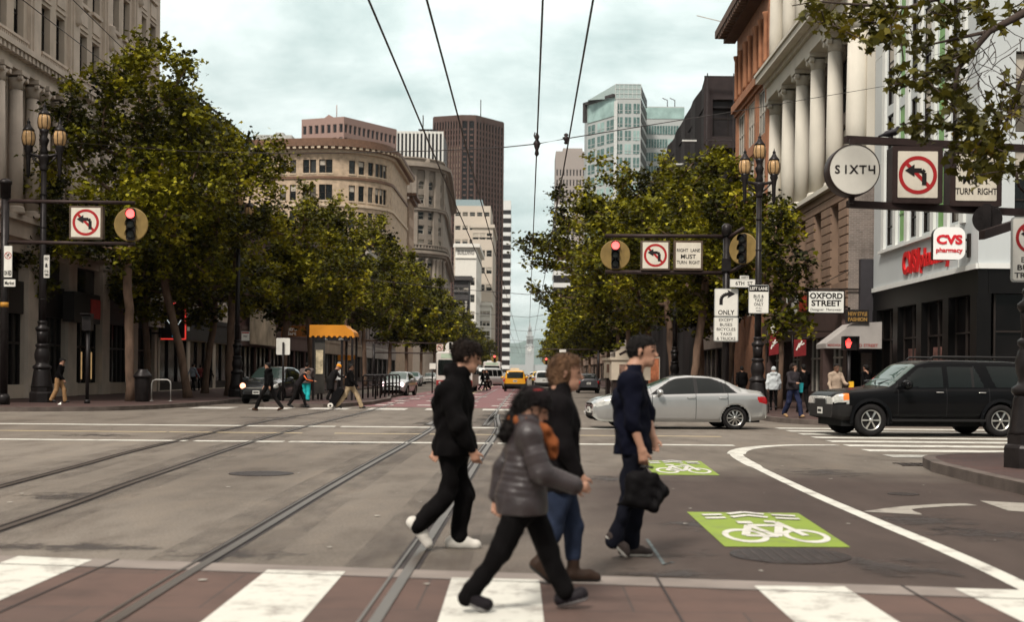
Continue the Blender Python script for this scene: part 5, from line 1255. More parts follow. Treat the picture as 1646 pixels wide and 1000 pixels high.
# small thin street tree in front of the columned building
x, y = 10.05, 52.0
tree('young_tree', 'thin young tree with a bent stem and sparse leaves beside the right lamp post', (x, y, .15), [(0, 0, 0), (.05, 0, 2.2), (.12, 0, 4.0), (.15, 0, 4.8)], .1,
     [((.25, 0, 6.2), (1.1, 1.0, 1.9)), ((-.6, 0, 4.6), (.8, .7, 1.1)), ((.85, 0, 4.9), (.4, .5, .8)), ((.3, 0, 3.4), (.9, .6, .7))], 75, 1500, .21, 151, GR, tint=(.33, .2), sig=.24)
# the near tree whose boughs hang into the top right corner
NY = 18.0
def near(px, py, dy=0.): return P(px, py, NY + dy)
base = Vector((11.6, 16.5, .15))
att = []
rg = np.random.default_rng(77)
for px, py, rx, ry, n in ((1300, 4, 26, 8, 3), (1335, 22, 20, 14, 3), (1352, 44, 14, 8, 2), (1445, 22, 58, 24, 10), (1400, 12, 26, 12, 3), (1520, 20, 50, 30, 8), (1600, 20, 50, 22, 6), (1470, 75, 28, 22, 6), (1420, 64, 34, 8, 4), (1395, 68, 16, 6, 2), (1530, 95, 40, 28, 9), (1520, 150, 38, 30, 9), (1560, 190, 40, 28, 10), (1590, 220, 34, 22, 9), (1545, 232, 30, 22, 8), (1565, 262, 28, 16, 6), (1580, 285, 26, 10, 4), (1450, 130, 26, 10, 3), (1470, 205, 34, 10, 4), (1500, 205, 26, 16, 4), (1610, 180, 26, 20, 5), (1625, 240, 30, 16, 5), (1640, 270, 30, 8, 3), (1540, 140, 20, 18, 4), (1620, 110, 20, 40, 2)):
    for k in range(n):
        q = rg.normal(size=2) * .55; att.append(near(px + q[0] * rx, py + q[1] * ry, rg.normal() * .55))
class _N: pass
def near_tree():
    rt = root('plane_tree', 'near plane tree, its leafy boughs hanging into the top right corner', 'tree', base, 0, GR)
    L = lambda p: np.array(p - base)
    limbs = [[L(near(1760, -140)), L(near(1690, -20)), L(near(1646, 20)), L(near(1590, 50)), L(near(1540, 110)), L(near(1530, 170))],
             [L(near(1690, -20)), L(near(1610, -30)), L(near(1530, -10)), L(near(1460, 12)), L(near(1390, 8)), L(near(1320, 2))],
             [L(near(1740, -60, .3)), L(near(1670, 60, .3)), L(near(1640, 130, .3)), L(near(1620, 190, .3)), L(near(1600, 230, .3))],
             [L(near(1590, 50)), L(near(1545, 60)), L(near(1500, 70)), L(near(1470, 80))]]
    tr = MB(); tr.tube([(0, 0, 0), (.1, 0, 2.2), (0, .2, 4.4), tuple(L(near(1900, -190))), tuple(limbs[0][0])], [.3, .22, .2, .16, .1], 12); tr.build('trunk', m_barkd, rt)
    nodes = []
    mb = MB()
    for ln, r0 in zip(limbs, (.085, .05, .05, .03)):
        r_ = [r0 * (1 - .75 * k / (len(ln) - 1)) for k in range(len(ln))]; mb.tube(ln, r_, 7)
        for a, b in zip(ln, ln[1:]):
            for t in (0, .33, .66): nodes.append(a + (b - a) * t)
        nodes.append(ln[-1])
    nodes[0:1] = []
    tw = []
    for p in sorted([L(a) for a in att], key=lambda p: min(np.linalg.norm(n - p) for n in nodes)):
        N = np.array(nodes); d = np.linalg.norm(N - p, axis=1) + np.maximum(0, p[2] - N[:, 2]) * .7; q0 = nodes[int(np.argmin(d))]; Ln = np.linalg.norm(p - q0); m = max(2, int(Ln / .12)); bow = rg.normal(size=3) * Ln * .1; line = [q0]
        for k in range(1, m + 1):
            t = k / m; c = q0 + (p - q0) * t + bow * 4 * t * (1 - t) + rg.normal(size=3) * .012; line.append(c); nodes.append(c)
            if t > .4: tw.append(c)
        mb.tube(line, [.012 * (1 - .5 * k / len(line)) for k in range(len(line))], 5, 0, False)
    for k in range(46):       # bare hanging twigs at the right
        px, py = rg.uniform(1560, 1650), rg.uniform(20, 190); p = L(near(px, py, rg.normal() * .4)); line = [p]; d = np.array([rg.normal() * .07, rg.normal() * .05, -.09])
        for j in range(9): p = p + d + rg.normal(size=3) * .018; d = d * .92 + np.array([rg.normal() * .02, 0, .004]); line.append(p)
        mb.tube(line, [.008 - .0006 * j for j in range(10)], 4, 0, False)
    mb.build('branches', m_barkd, rt)
    tw = np.array(tw); n = 1500; i = rg.integers(0, len(tw), n); c = tw[i] + rg.normal(size=(n, 3)) * .075
    t = .42 + vnoise(tw * 3, 5)[i] * .25 + rg.normal(size=n) * .2
    link('crown', leaves_mesh('crown', c, t, .135, rg, LEAF, m_leafn, .35, .4), rt)
near_tree()
# ---------------------------------------------------------------- street furniture, signals, signs, wires
m_blk = M('black_painted_iron', (.016, .013, .013), .38, .2, var=.35, scale=5, bump=.25, bscale=20)
m_gantry = M('dark_brown_gantry', (.035, .022, .02), .55, .2, var=.3, dirt=.4)
m_swhite = M('sign_sheet_white', (.70, .68, .62), .45, var=.06, scale=3, dirt=.10)
m_scream = M('sign_sheet_cream', (.62, .57, .48), .5, var=.08, scale=4, dirt=.25)
m_sred = M('sign_sheet_red', (.34, .018, .02), .5, var=.12)
m_sframe = M('sign_box_frame', (.10, .07, .05), .55, .1, var=.3, dirt=.4)
m_alu = M('sign_edge_grey', (.42, .42, .40), .4, .4)
m_amber = M('amber_lantern_glass', (.40, .25, .12), .25, var=.35, scale=5, emit=.03)
m_olive = M('olive_signal_plate', (.20, .135, .045), .55, var=.3, scale=2, dirt=.5)
m_redlit = M('lit_red_lens', (1.0, .10, .09), .3, emit=2.6, var=.02); m_lens = M('dark_lens', (.02, .022, .02), .2)

def make_lamp(label, loc, sc, group='three globe street lamps'):
    rt = root('street_lamp', label, 'street lamp', loc, 0, group); rt.scale = (sc, sc, sc)
    mb = MB(); n = 16
    mb.lathe([(.42, 0), (.42, .30), (.40, .34), (.37, .36), (.37, .5)], n=8, smooth=False)
    mb.lathe([(.36, .5), (.34, .56), (.33, .62), (.27, 1.05), (.25, 1.12)], n=24, flute=.07)
    mb.lathe([(.27, 1.10), (.30, 1.14), (.30, 1.2), (.22, 1.26), (.2, 1.34), (.24, 1.46), (.25, 1.6), (.21, 1.76), (.18, 1.82), (.22, 1.86), (.22, 1.92), (.17, 1.96)], n=20)
    mb.lathe([(.165, 1.95), (.175, 2.2), (.19, 2.38)], n=20, flute=.08); mb.lathe([(.19, 2.36), (.225, 2.42), (.225, 2.48), (.15, 2.54), (.14, 2.62), (.17, 2.66), (.13, 2.72)], n=20); mb.build('base', m_blk, rt)
    mb = MB(); mb.lathe([(.125, 2.7), (.12, 4), (.09, 7.75)], n=18, flute=.05); mb.lathe([(.1, 7.7), (.14, 7.76), (.11, 7.84), (.13, 7.95), (.19, 8.12), (.2, 8.2), (.12, 8.26)], n=18)
    for z in (3.4, 4.6, 5.8, 6.9): mb.lathe([(.12, z), (.128, z + .02), (.12, z + .04)], n=14)
    mb.build('shaft', m_blk, rt)
    mb = MB(); mb.tube([(-.52, 0, 8.42), (-.42, 0, 8.25), (-.2, 0, 8.2), (0, 0, 8.22), (.2, 0, 8.2), (.42, 0, 8.25), (.52, 0, 8.42)], .055, 8); mb.tube([(-.5, 0, 8.3), (-.25, 0, 8.02), (-.1, 0, 7.9)], .03, 6); mb.tube([(.5, 0, 8.3), (.25, 0, 8.02), (.1, 0, 7.9)], .03, 6)
    mb.lathe([(.1, 8.2), (.14, 8.34), (.09, 8.5), (.13, 8.62), (.17, 8.74), (.1, 8.84), (.13, 8.98), (.17, 9.08)], n=12)
    for s in (-1, 1): mb.lathe([(.015, 7.45), (.06, 7.6), (.075, 8.1), (.1, 8.3), (.15, 8.42), (.13, 8.48), (.16, 8.54)], (.52 * s, 0, 0), 12)
    mb.build('bracket', m_blk, rt)
    for x, z in ((-.52, 8.52), (.52, 8.52), (0, 9.06)):
        g = MB(); g.lathe([(.14, 0), (.2, .1), (.225, .26), (.21, .4), (.165, .52)], (x, 0, z), 18); go = g.build('lantern_globe', m_amber, rt)
        c = MB(); c.lathe([(.19, .51), (.19, .55), (.12, .63), (.07, .72), (.05, .76), (.065, .8), (.02, .87), (.008, .95)], (x, 0, z), 14)
        for k in range(8):
            t = math.pi * 2 * k / 8; c.tube([(x + r_ * math.cos(t), r_ * math.sin(t), z + h) for r_, h in ((.145, 0), (.206, .1), (.232, .26), (.216, .4), (.17, .52))], .012, 4)
        c.build('lantern_cap', m_blk, go)
    return rt
lx, ly = G(67, 647, .15); make_lamp('black three globe street lamp at the left corner behind the walking man in tan trousers', (lx, ly, .15), 1.18)
rx, ry = G(1217, 664, .15); make_lamp('black three globe street lamp behind the silver car beside the lane signs', (rx, ry, .15), .99)
nx, ny = G(1658, 752, .15); make_lamp('near black street lamp cut by the right picture edge, only its fluted base showing', (nx, ny, .15), .98)
make_lamp('black street lamp in the trees behind the dark parked car', (-14.5, 65.2, .15), 1.05)
make_lamp('black street lamp in the shade under the right trees behind the kiosks', (8.1, 72, .15), 1.05)

def panel(name, label, box, Y, lines=(), face=None, edge=None, fw=.06, depth=.1, cat='sign', art=None, group=None, ink=None, rr=0.):
    """a sign that faces the camera, measured by its outline in the photograph at distance Y"""
    x0, y0, x1, y1 = box; a, b = P(x0, y1, Y), P(x1, y0, Y); w, h = b.x - a.x, b.z - a.z; cx_, cz_ = (a.x + b.x) / 2, (a.z + b.z) / 2
    rt = root(name, label, cat, (cx_, Y, cz_), 0, group); g = FY(0, 0)
    mb = MB(); mb.prism(rrect(-w / 2, w / 2, -h / 2, h / 2, max(.02, rr)), 'Y', 0, depth); mb.build('sign_box', edge or m_sframe, rt)
    i = min(w, h) * fw; mb = MB(); mb.prism(rrect(-w / 2 + i, w / 2 - i, -h / 2 + i, h / 2 - i, max(.015, rr * .7)), 'Y', -.012, -.001); mb.build('sign_face', face or m_swhite, rt)
    if lines:
        mb = MB()
        for t, fx, fy, tw, th, bold in lines: put_text(mb, t, g, (fx - .5) * w, (.5 - fy) * h, w=tw * w if tw else None, h=th * h, depth=.017, bold=bold)
        mb.build('lettering', ink or m_ink, rt)
    if art: art(rt, w, h)
    return rt
def disc2(mb, c, r0, r1, y, m=0, n=40):
    for k in range(n):
        t, t2 = 2 * math.pi * k / n, 2 * math.pi * (k + 1) / n
        mb.poly([(c[0] + r0 * math.cos(t), y, c[1] + r0 * math.sin(t)), (c[0] + r1 * math.cos(t), y, c[1] + r1 * math.sin(t)), (c[0] + r1 * math.cos(t2), y, c[1] + r1 * math.sin(t2)), (c[0] + r0 * math.cos(t2), y, c[1] + r0 * math.sin(t2))], m)
def line2(mb, pts, w, y, m=0):
    for a, b in zip(pts, pts[1:]):
        dx, dz = b[0] - a[0], b[1] - a[1]; L = math.hypot(dx, dz); n_ = (-dz / L * w / 2, dx / L * w / 2)
        mb.poly([(a[0] + n_[0], y, a[1] + n_[1]), (b[0] + n_[0], y, b[1] + n_[1]), (b[0] - n_[0], y, b[1] - n_[1]), (a[0] - n_[0], y, a[1] - n_[1])], m)
def no_left(k=.74, dz=0.):
    def art(rt, w, h):
        s = min(w, h) * k / 2; c = (0, dz * h); mb = MB()
        disc2(mb, c, s * .80, s, -.016); line2(mb, [(-s * .64, c[1] + s * .64), (s * .64, c[1] - s * .64)], s * .19, -.0165); mb.build('prohibition_ring', m_sred, rt)
        mb = MB(); P_ = lambda x, z: (x * s, c[1] + z * s)
        line2(mb, [P_(.33, -.52), P_(.33, .12), P_(.20, .24), P_(-.25, .24)], s * .24, -.019); mb.poly([(*[P_(-.68, .24)[0]], -.0195, P_(-.68, .24)[1]), (P_(-.18, .56)[0], -.0195, P_(-.18, .56)[1]), (P_(-.18, -.08)[0], -.0195, P_(-.18, -.08)[1])]); mb.build('turn_arrow', m_ink, rt)
    return art
def no_right(rt, w, h):
    s = w * .84 / 2; c = (0, h * .19); mb = MB(); disc2(mb, c, s * .80, s, -.016); line2(mb, [(-s * .64, c[1] + s * .64), (s * .64, c[1] - s * .64)], s * .17, -.0165); mb.build('prohibition_ring', m_sred, rt)
    mb = MB(); line2(mb, [(-.25 * s, c[1] - .55 * s), (-.25 * s, c[1] + .1 * s), (.2 * s, c[1] + .3 * s)], s * .2, -.019); mb.poly([(.55 * s, -.0195, c[1] + .3 * s), (.1 * s, -.0195, c[1] + .62 * s), (.1 * s, -.0195, c[1] - .0 * s)]); mb.build('turn_arrow', m_ink, rt)
RL = lambda: [('RIGHT  LANE', .5, .33, .80, .115, .015), ('MUST', .5, .54, .52, .15, .02), ('TURN  RIGHT', .5, .74, .80, .115, .015)]

def signal(label, px, py, Y, dia, rz=0., lit=0, plate=None):
    c = P(px, py, Y); rt = root('traffic_signal', label, 'traffic light', c, rz, 'traffic signals'); r = dia / 2
    mb = MB(); mb.lathe([(r * .98, .02), (r, 0), (r, -.02), (r * .97, -.035), (r * .9, -.03)], n=40, axis='Y'); mb.build('backplate', plate or m_olive, rt)
    mb = MB(); mb.prism(rrect(-r * .26, r * .26, -r * .92, r * .95, r * .12), 'Y', -.10, .24); mb.build('housing', m_blk, rt)
    for k, dz in enumerate((.62, .02, -.56)):
        l = MB(); l.lathe([(r * .265, -.13), (r * .22, -.145), (r * .12, -.158), (.005, -.162)], (0, 0, dz * r), 20, axis='Y'); l.build('lens', m_redlit if (k == 0 and lit) else m_lens, rt)
        v = MB(); n = 14
        for j in range(n):
            t, t2 = [math.radians(-20 + 220 * q / n) for q in (j, j + 1)]
            v.poly([(r * .29 * math.cos(t), -.10, dz * r + r * .29 * math.sin(t)), (r * .29 * math.cos(t2), -.10, dz * r + r * .29 * math.sin(t2)), (r * .28 * math.cos(t2), -.33 + .1 * abs(math.cos(t2)), dz * r + r * .28 * math.sin(t2)), (r * .28 * math.cos(t), -.33 + .1 * abs(math.cos(t)), dz * r + r * .28 * math.sin(t))])
        v.build('visor', m_blk, rt)
    return rt
def bar(mb, p, q, w=.09, h=None): mb.tube([p, q], w / 2 if h is None else h / 2, 4)

# left gantry
LY = 47.3; gx, _ = G(5, 651, .15)
rt = wroot('signal_gantry', 'dark pole with two long signal arms at the left picture edge', 'pole', (gx, LY, .15)); mb = MB()
mb.tube([(gx, LY, .15), (gx, LY, P(5, 300, LY).z)], .14, 12); mb.lathe([(.22, 0), (.22, .3), (.15, .4)], (gx, LY, .15), 12); mb.lathe([(.19, 0), (.2, .5), (.24, .5), (.24, .6), (.1, .7)], (gx, LY, P(5, 318, LY).z), 8); mb.build('pole', m_blk, rt)
mb = MB(); mb.lathe([(.145, 0), (.145, .18)], (gx, LY, P(5, 494, LY).z), 12); mb.build('yellow_band', M('orange_band', (.42, .20, .03), .5), rt)
for y0 in (323, 389): mb = MB(); mb.tube([(gx, LY, P(5, y0, LY).z), (P(217, 326, LY).x, LY, P(217, y0 + 3, LY).z)], .075, 6); mb.build('arm', m_gantry, rt)
panel('turn_sign', 'white boxed no left turn sign on the left gantry', (111, 331, 165, 384), LY - .12, face=m_scream, depth=.26, art=no_left(.80), group='no left turn signs')
signal('round traffic signal showing red on the left gantry', 211, 361, LY - .05, 1.24, 0, 1)
panel('turn_sign', 'narrow white no right turn on red sign on the left edge pole', (6, 395, 20, 446), LY - .2, [('ON RED', .5, .86, .86, .16, .03)], depth=.02, edge=m_alu, art=no_right, fw=.04)
panel('street_name_sign', 'small white street name plate on the left edge pole', (6, 449, 25, 461), LY - .22, [('Market', .5, .5, .8, .5, .02)], depth=.02, edge=m_alu, fw=.05)
panel('lane_sign', 'narrow white sign with black symbols strapped to the left lamp post', (70, 410, 80, 447), ly - .16, [('ONLY', .5, .16, .7, .13, .03), ('&', .5, .45, .5, .18, .05), ('AT ALL', .5, .7, .7, .1, .03), ('TIMES', .5, .86, .7, .1, .03)], depth=.02, edge=m_alu, fw=.05)
rt = wroot('pedestrian_post', 'slim black push button post near the kerb left of the litter bin', 'post', (*G(140, 649, .15), .15)); x, y = G(140, 649, .15)
mb = MB(); mb.tube([(x, y, .15), (x, y, 3.0)], .07, 10); mb.lathe([(.12, 0), (.12, .12), (.08, .16)], (x, y, .15), 10); mb.build('post', m_blk, rt); mb = MB(); mb.box(x - .17, x + .17, y - .18, y + .16, 2.95, 3.5); mb.prism([(y - .18, 3.5), (y + .16, 3.5), (y + .16, 3.6), (y - .34, 3.6), (y - .34, 3.56)], 'X', x - .18, x + .18); mb.build('signal_head', m_blk, rt)

# right gantry behind the silver car
RY = 51.0; gx = P(1167, 500, RY).x
rt = wroot('signal_gantry', 'dark pole with two arms and angled braces behind the silver car', 'pole', (gx, RY, .15)); mb = MB()
mb.tube([(gx, RY, .15), (gx, RY, P(1167, 372, RY).z)], .14, 12); mb.lathe([(.2, 0), (.2, .4), (.1, .5)], (gx, RY, P(1167, 380, RY).z), 8); mb.box(gx - .2, gx + .15, RY - .2, RY - .1, P(0, 425, RY).z, P(0, 405, RY).z); mb.build('pole', m_blk, rt)
for y0, y1 in ((379, 380), (437, 439)): mb = MB(); mb.tube([(gx, RY, P(1165, y1, RY).z), (P(973, y0, RY).x, RY, P(973, y0, RY).z)], .085, 6); mb.build('arm', m_gantry, rt)
mb = MB(); mb.tube([(gx, RY, P(1165, 384, RY).z), P(1196, 366, RY - .6)], .07, 6); mb.tube([(gx, RY, P(1165, 440, RY).z), P(1200, 424, RY - .6)], .07, 6); mb.build('side_arm', m_gantry, rt)
signal('round traffic signal showing red at the left end of the right gantry', 989, 410, RY - .05, 1.17, 0, 1)
signal('round traffic signal turned to the side street, dark lenses, right of the gantry pole', 1195, 400, RY - .75, 1.22, math.radians(-38), 0)
panel('turn_sign', 'white boxed no left turn sign between red signal and lane sign on the right gantry', (1030, 387, 1077, 434), RY - .15, face=m_scream, depth=.28, art=no_left(.80), group='no left turn signs')
panel('lane_sign', 'white boxed RIGHT LANE MUST TURN RIGHT sign on the right gantry', (1083, 387, 1130, 434), RY - .15, RL(), face=m_scream, depth=.28, fw=.07)
def only_arrow(rt, w, h):
    mb = MB(); s = w
    pts = [(-.22 * s, -.10 * s), (-.22 * s, .12 * s)] + [(-.22 * s + .32 * s * (1 - math.cos(t)), .12 * s + .24 * s * math.sin(t)) for t in [math.pi / 2 * k / 6 for k in range(1, 7)]]
    line2(mb, pts, s * .14, -.017); mb.poly([(.36 * s, -.0175, .36 * s), (.04 * s, -.0175, .54 * s), (.1 * s, -.0175, .36 * s), (.04 * s, -.0175, .18 * s)]); mb.build('arrow', m_ink, rt)
panel('lane_sign', 'white ONLY sign with a black arrow bending right', (1148, 464, 1187, 509), RY - .3, [('ONLY', .5, .85, .68, .17, .015)], depth=.03, edge=m_alu, fw=.035, rr=.06, art=only_arrow)
panel('lane_sign', 'white EXCEPT BUSES BICYCLES TAXIS & TRUCKS plate under the ONLY sign', (1147, 510, 1187, 549), RY - .3, [('EXCEPT', .5, .12, .58, .12, .005), ('BUSES', .5, .31, .5, .12, .005), ('BICYCLES', .5, .5, .76, .12, .005), ('TAXIS', .5, .69, .46, .12, .005), ('& TRUCKS', .5, .88, .76, .12, .005)], depth=.03, edge=m_alu, fw=.035, rr=.05)
panel('street_name_sign', 'white 6TH ST street name plate on the gantry pole', (1173, 449, 1219, 462), RY - .5, [('6TH  ST', .5, .5, .6, .46, .012)], depth=.03, edge=m_alu, fw=.06)
panel('block_number_plate', 'tiny white block number plate on top of the 6TH ST sign', (1189, 443, 1204, 449), RY - .5, [('1000', .4, .5, .5, .6, .01), ('-', .8, .5, .18, .14, .05)], depth=.03, edge=m_alu, fw=.05)
def black_top(rt, w, h): 
    mb = MB(); mb.box(-w * .47, w * .47, -.016, -.012, h * .26, h * .48); mb.build('black_header', m_ink, rt); mb = MB(); put_text(mb, 'LEFT LANE', FY(0, 0), 0, h * .37, w=w * .86, h=h * .105, depth=.021, bold=.02); mb.build('header_lettering', m_swhite, rt)
panel('lane_sign', 'white LEFT LANE BUS & TAXI ONLY sign with black header on the lamp post', (1203, 458, 1236, 504), ry - .25, [('BUS &', .5, .40, .5, .11, .01), ('TAXI', .5, .54, .4, .11, .01), ('ONLY', .5, .68, .46, .11, .01), ('AT ALL', .5, .81, .3, .055, 0), ('TIMES', .5, .91, .27, .05, 0)], depth=.03, edge=m_alu, fw=.03, rr=.05, art=black_top)
# pedestrian signal with the red hand
px_, Y = 1364, 42.0; b = P(px_, 640, Y); rt = wroot('pedestrian_signal', 'black pedestrian signal showing a red hand in front of the awning', 'pedestrian signal', (b.x, Y, .15)); mb = MB()
z0, z1 = P(px_, 563, Y).z, P(px_, 541, Y).z; mb.tube([(b.x, Y, .15), (b.x, Y, z0)], .06, 10); mb.build('post', m_blk, rt); mb = MB(); mb.box(b.x - .23, b.x + .23, Y - .2, Y + .1, z0, z1); mb.box(b.x - .25, b.x + .25, Y - .36, Y - .2, z1 - .03, z1); mb.box(b.x - .25, b.x - .22, Y - .34, Y - .2, z0, z1); mb.box(b.x + .22, b.x + .25, Y - .34, Y - .2, z0, z1); mb.build('housing', m_blk, rt)
mb = MB(); g = FY(b.x - .07, Y - .205); zc_ = (z0 + z1) / 2
mb.prism([(b.x - .07 + q[0] * .95, zc_ + q[1] * .95) for q in ((-.05, -.16), (.05, -.16), (.08, -.05), (.12, .03), (.10, .05), (.065, .01), (.065, .13), (.04, .13), (.035, .03), (.02, .03), (.02, .165), (-.005, .165), (-.01, .03), (-.025, .03), (-.03, .14), (-.05, .14), (-.055, .02), (-.07, .02), (-.075, .09), (-.095, .09), (-.09, -.06))], 'Y', Y - .21, Y - .201); mb.build('red_hand', M('lit_red_hand', (1.0, .06, .05), .4, emit=2.2, var=.02), rt)
mb = MB(); mb.cbox((b.x + .05, Y - .1, P(px_, 620, Y).z), (.14, .14, .26)); mb.build('push_button', M('yellow_button_box', (.75, .42, .03), .4), rt)

# near right gantry: round SIXTH drum and the two boxed signs
NZ0 = 20.6; p0, p1 = P(1359, 224, NZ0), P(1760, 244, 21.7); q0, q1 = P(1363, 328, NZ0), P(1760, 347, 21.7)
rt = wroot('signal_gantry', 'near dark gantry with two heavy arms carrying the SIXTH drum', 'pole', (p1.x, 21.7, .15))
mb = MB(); mb.tube([(p1.x, 21.7, .15), (p1.x, 21.7, p1.z + .3)], .13, 12); mb.build('pole', m_blk, rt)
def sqbar(mb, p, q, w, h):
    d = (q - p).normalized(); s = Vector((-d.y, d.x, 0)).normalized() * w / 2; u = Vector((0, 0, h / 2)); i = mb.add([p + s + u, p - s + u, p - s - u, p + s - u]); j = mb.add([q + s + u, q - s + u, q - s - u, q + s - u])
    for k in range(4): mb.face((i + k, i + (k + 1) % 4, j + (k + 1) % 4, j + k))
    mb.face((i, i + 1, i + 2, i + 3)); mb.face((j + 3, j + 2, j + 1, j))
for a, b in ((p0, p1), (q0, q1)): mb = MB(); sqbar(mb, a, b, .12, .11); mb.build('arm', m_gantry, rt)
mb = MB(); sqbar(mb, P(1578, 378, 20.2), P(1700, 338, 21.6), .1, .14); mb.tube([P(1646, 262, 20.8), P(1634, 280, 20.7), P(1638, 300, 20.7), P(1650, 312, 20.8)], .022, 6); mb.build('side_arm', m_gantry, rt)
c = P(1369, 275, NZ0 - .15); rt = root('street_drum_sign', 'round white illuminated style drum reading SIXTH on the near gantry', 'sign', c); R = 41 * NZ0 / F
mb = MB(); mb.lathe([(R * .97, .19), (R, .17), (R, -.16), (R * .985, -.185), (R * .955, -.185), (R * .955, -.17)], n=48, axis='Y'); mb.box(-.04, .04, -.04, .04, R, R + .1); mb.box(-.04, .04, -.04, .04, -R - .1, -R); mb.build('drum', m_gantry, rt)
mb = MB(); mb.lathe([(R * .954, -.172), (R * .953, -.176)], n=48, axis='Y'); mb.build('drum_face', M('drum_white', (.60, .58, .52), .5, var=.07, scale=2.5, dirt=.12), rt)
mb = MB(); g = FY(0, -.178)
for ch, u in (('S', -.265), ('I', -.135), ('X', -.01), ('T', .13)): put_text(mb, ch, g, u * 1.0, .0, h=.135, depth=.004, bold=.022)
for a0, a1, b0, b1 in ((.295, .322, -.068, .068), (.225, .30, -.018, .006), (.215, .240, -.018, .068)): mb.box(a0, a1, -.182, -.1785, b0, b1)
mb.build('lettering', m_ink, rt)
panel('turn_sign', 'large near no left turn sign in a dark box beside the SIXTH drum', (1434, 235, 1516, 326), NZ0 + .1, face=m_scream, depth=.34, edge=m_gantry, fw=.105, art=no_left(.76, -.01), group='no left turn signs')
panel('lane_sign', 'large near RIGHT LANE MUST TURN RIGHT sign in a dark box behind hanging leaves', (1527, 240, 1611, 331), NZ0 + .35, RL(), face=m_scream, depth=.34, edge=m_gantry, fw=.105)
signal('dark traffic signal seen from behind under the near gantry arm', 1587, 352, 20.9, .46, math.radians(160), 0, m_blk)
panel('turn_sign', 'white sign cut by the right edge, red ring above EXCEPT BUSES TRUCKS', (1625, 349, 1690, 453), 20.2, [('EXCEPT', .5, .66, .5, .085, .015), ('BUSES', .48, .78, .66, .085, .015), ('TRUCKS', .5, .90, .84, .085, .015)], depth=.03, edge=m_alu, fw=.04, rr=.05, art=lambda rt, w, h: no_left(.80, .18)(rt, w, h))

# left pavement: litter bin, rack, notices, boarding shelter
x, y = G(229, 646, .15); rt = root('litter_bin', 'dark ribbed litter bin beside the tall tree trunk on the left pavement', 'litter bin', (x, y, .15)); mb = MB()
mb.lathe([(.27, 0), (.30, .06), (.33, .95), (.33, 1.0)], n=28, flute=.06); mb.build('body', m_blk, rt); mb = MB(); mb.lathe([(.37, .99), (.38, 1.06), (.34, 1.12), (.2, 1.3), (.19, 1.34)], n=24); mb.build('lid', m_blk, rt)
x, y = G(259, 645, .15); rt = root('bike_rack', 'grey hoop bike rack on the left pavement', 'bike rack', (x, y, .15)); mb = MB()
mb.tube([(-.40, 0, 0), (-.40, 0, .72), (-.36, 0, .84), (-.26, 0, .9), (.26, 0, .9), (.36, 0, .84), (.40, 0, .72), (.40, 0, 0)], .033, 8); mb.build('hoop', M('grey_tube', (.30, .29, .27), .45, .4), rt); mb = MB()
for s in (-1, 1): mb.lathe([(.08, 0), (.08, .02)], (.4 * s, 0, 0), 10)
mb.build('foot_plate', m_alu, rt)
panel('notice', 'small white notice with a red stripe on the second left lamp post', (388, 533, 401, 548), 64.5, [('SALE', .5, .5, .5, .2, .02)], depth=.02, edge=m_alu, fw=.03, art=lambda rt, w, h: (lambda mb: (mb.box(-w * .45, w * .45, -.016, -.013, h * .3, h * .44), mb.build('stripe', m_sred, rt)))(MB()))
x, y = G(455, 655); c = P(455, 557, 57.5); rt = wroot('blank_sign', 'blank white sign plate with a dark post on the island behind the walkers', 'sign', (c.x, 57.5, .15)); mb = MB(); w = 11 * 57.5 / F
mb.prism(rrect(c.x - w, c.x + w, c.z - .37, c.z + .37, .05), 'Y', 57.5, 57.53); mb.build('plate', m_swhite, rt); mb = MB(); mb.tube([(c.x + .02, 57.44, .15), (c.x + .02, 57.44, c.z + .18)], .045, 8); mb.build('post', m_blk, rt)
m_orng = M('orange_canopy', (.56, .22, .02), .5, var=.15, scale=1.2); m_clear = MG('shelter_glass', (.05, .045, .04), .08)
def shelter(label, x, y, w, d, h, canopy, group=None):
    rt = root('transit_shelter', label, 'bus shelter', (x, y, .15), 0, group); mb = MB()
    mb.prism([(-w * .5, h - .50), (-w * .5, h), (w * .30, h), (w * .34, h - .12), (w * .42, h - .2), (w * .48, h - .32), (w * .5, h - .50)], 'Y', -.1, d); mb.build('canopy', canopy, rt)
    mb = MB()
    for k in range(9): u = -w * .48 + w * .96 * k / 8; mb.lathe([(.06, -.12), (.06, .06)], (u, 0, h - .52), 10, 0, 'Y')
    mb.build('scalloped_edge', canopy, rt)
    for u in (-w * .42, w * .22, w * .45):
        for v in (.05, d - .1): p = MB(); p.box(u - .05, u + .05, v - .05, v + .05, 0, h - .5); p.build('post', m_blk, rt)
    mb = MB(); mb.box(-w * .42 + .06, -w * .16, .03, .07, .3, h - .7); mb.build('glass_panel', m_clear, rt)
    mb = MB(); mb.box(-w * .36, -w * .2, -.0, .02, 1.2, 2.3); mb.build('poster', M('poster_pale', (.50, .42, .28), .5, var=.7, scale=3.2), rt)
    mb = MB(); mb.box(-w * .40, w * .4, -.05, .0, h - .72, h - .55); mb.box(-w * .1, w * .15, -.06, -.05, h - .7, h - .58); mb.build('name_board', m_ink, rt)
    mb = MB(); put_text(mb, 'MARKET & 6TH', FY(0, -.051), w * .05, h - .64, w=w * .4, h=.08, depth=.004); mb.build('lettering', m_swhite, rt)
    mb = MB(); mb.box(-w * .35, w * .15, .55, .9, .42, .48); mb.box(-w * .3, -w * .26, .6, .8, 0, .42); mb.box(w * .08, w * .12, .6, .8, 0, .42); mb.build('bench', m_gantry, rt)
    mb = MB(); mb.box(w * .02, w * .32, d - .05, d, 1.85, 2.1); mb.box(w * .35, w * .46, d - .05, d, 1.9, 2.1); mb.build('yellow_signs', m_orng, rt)
    return rt
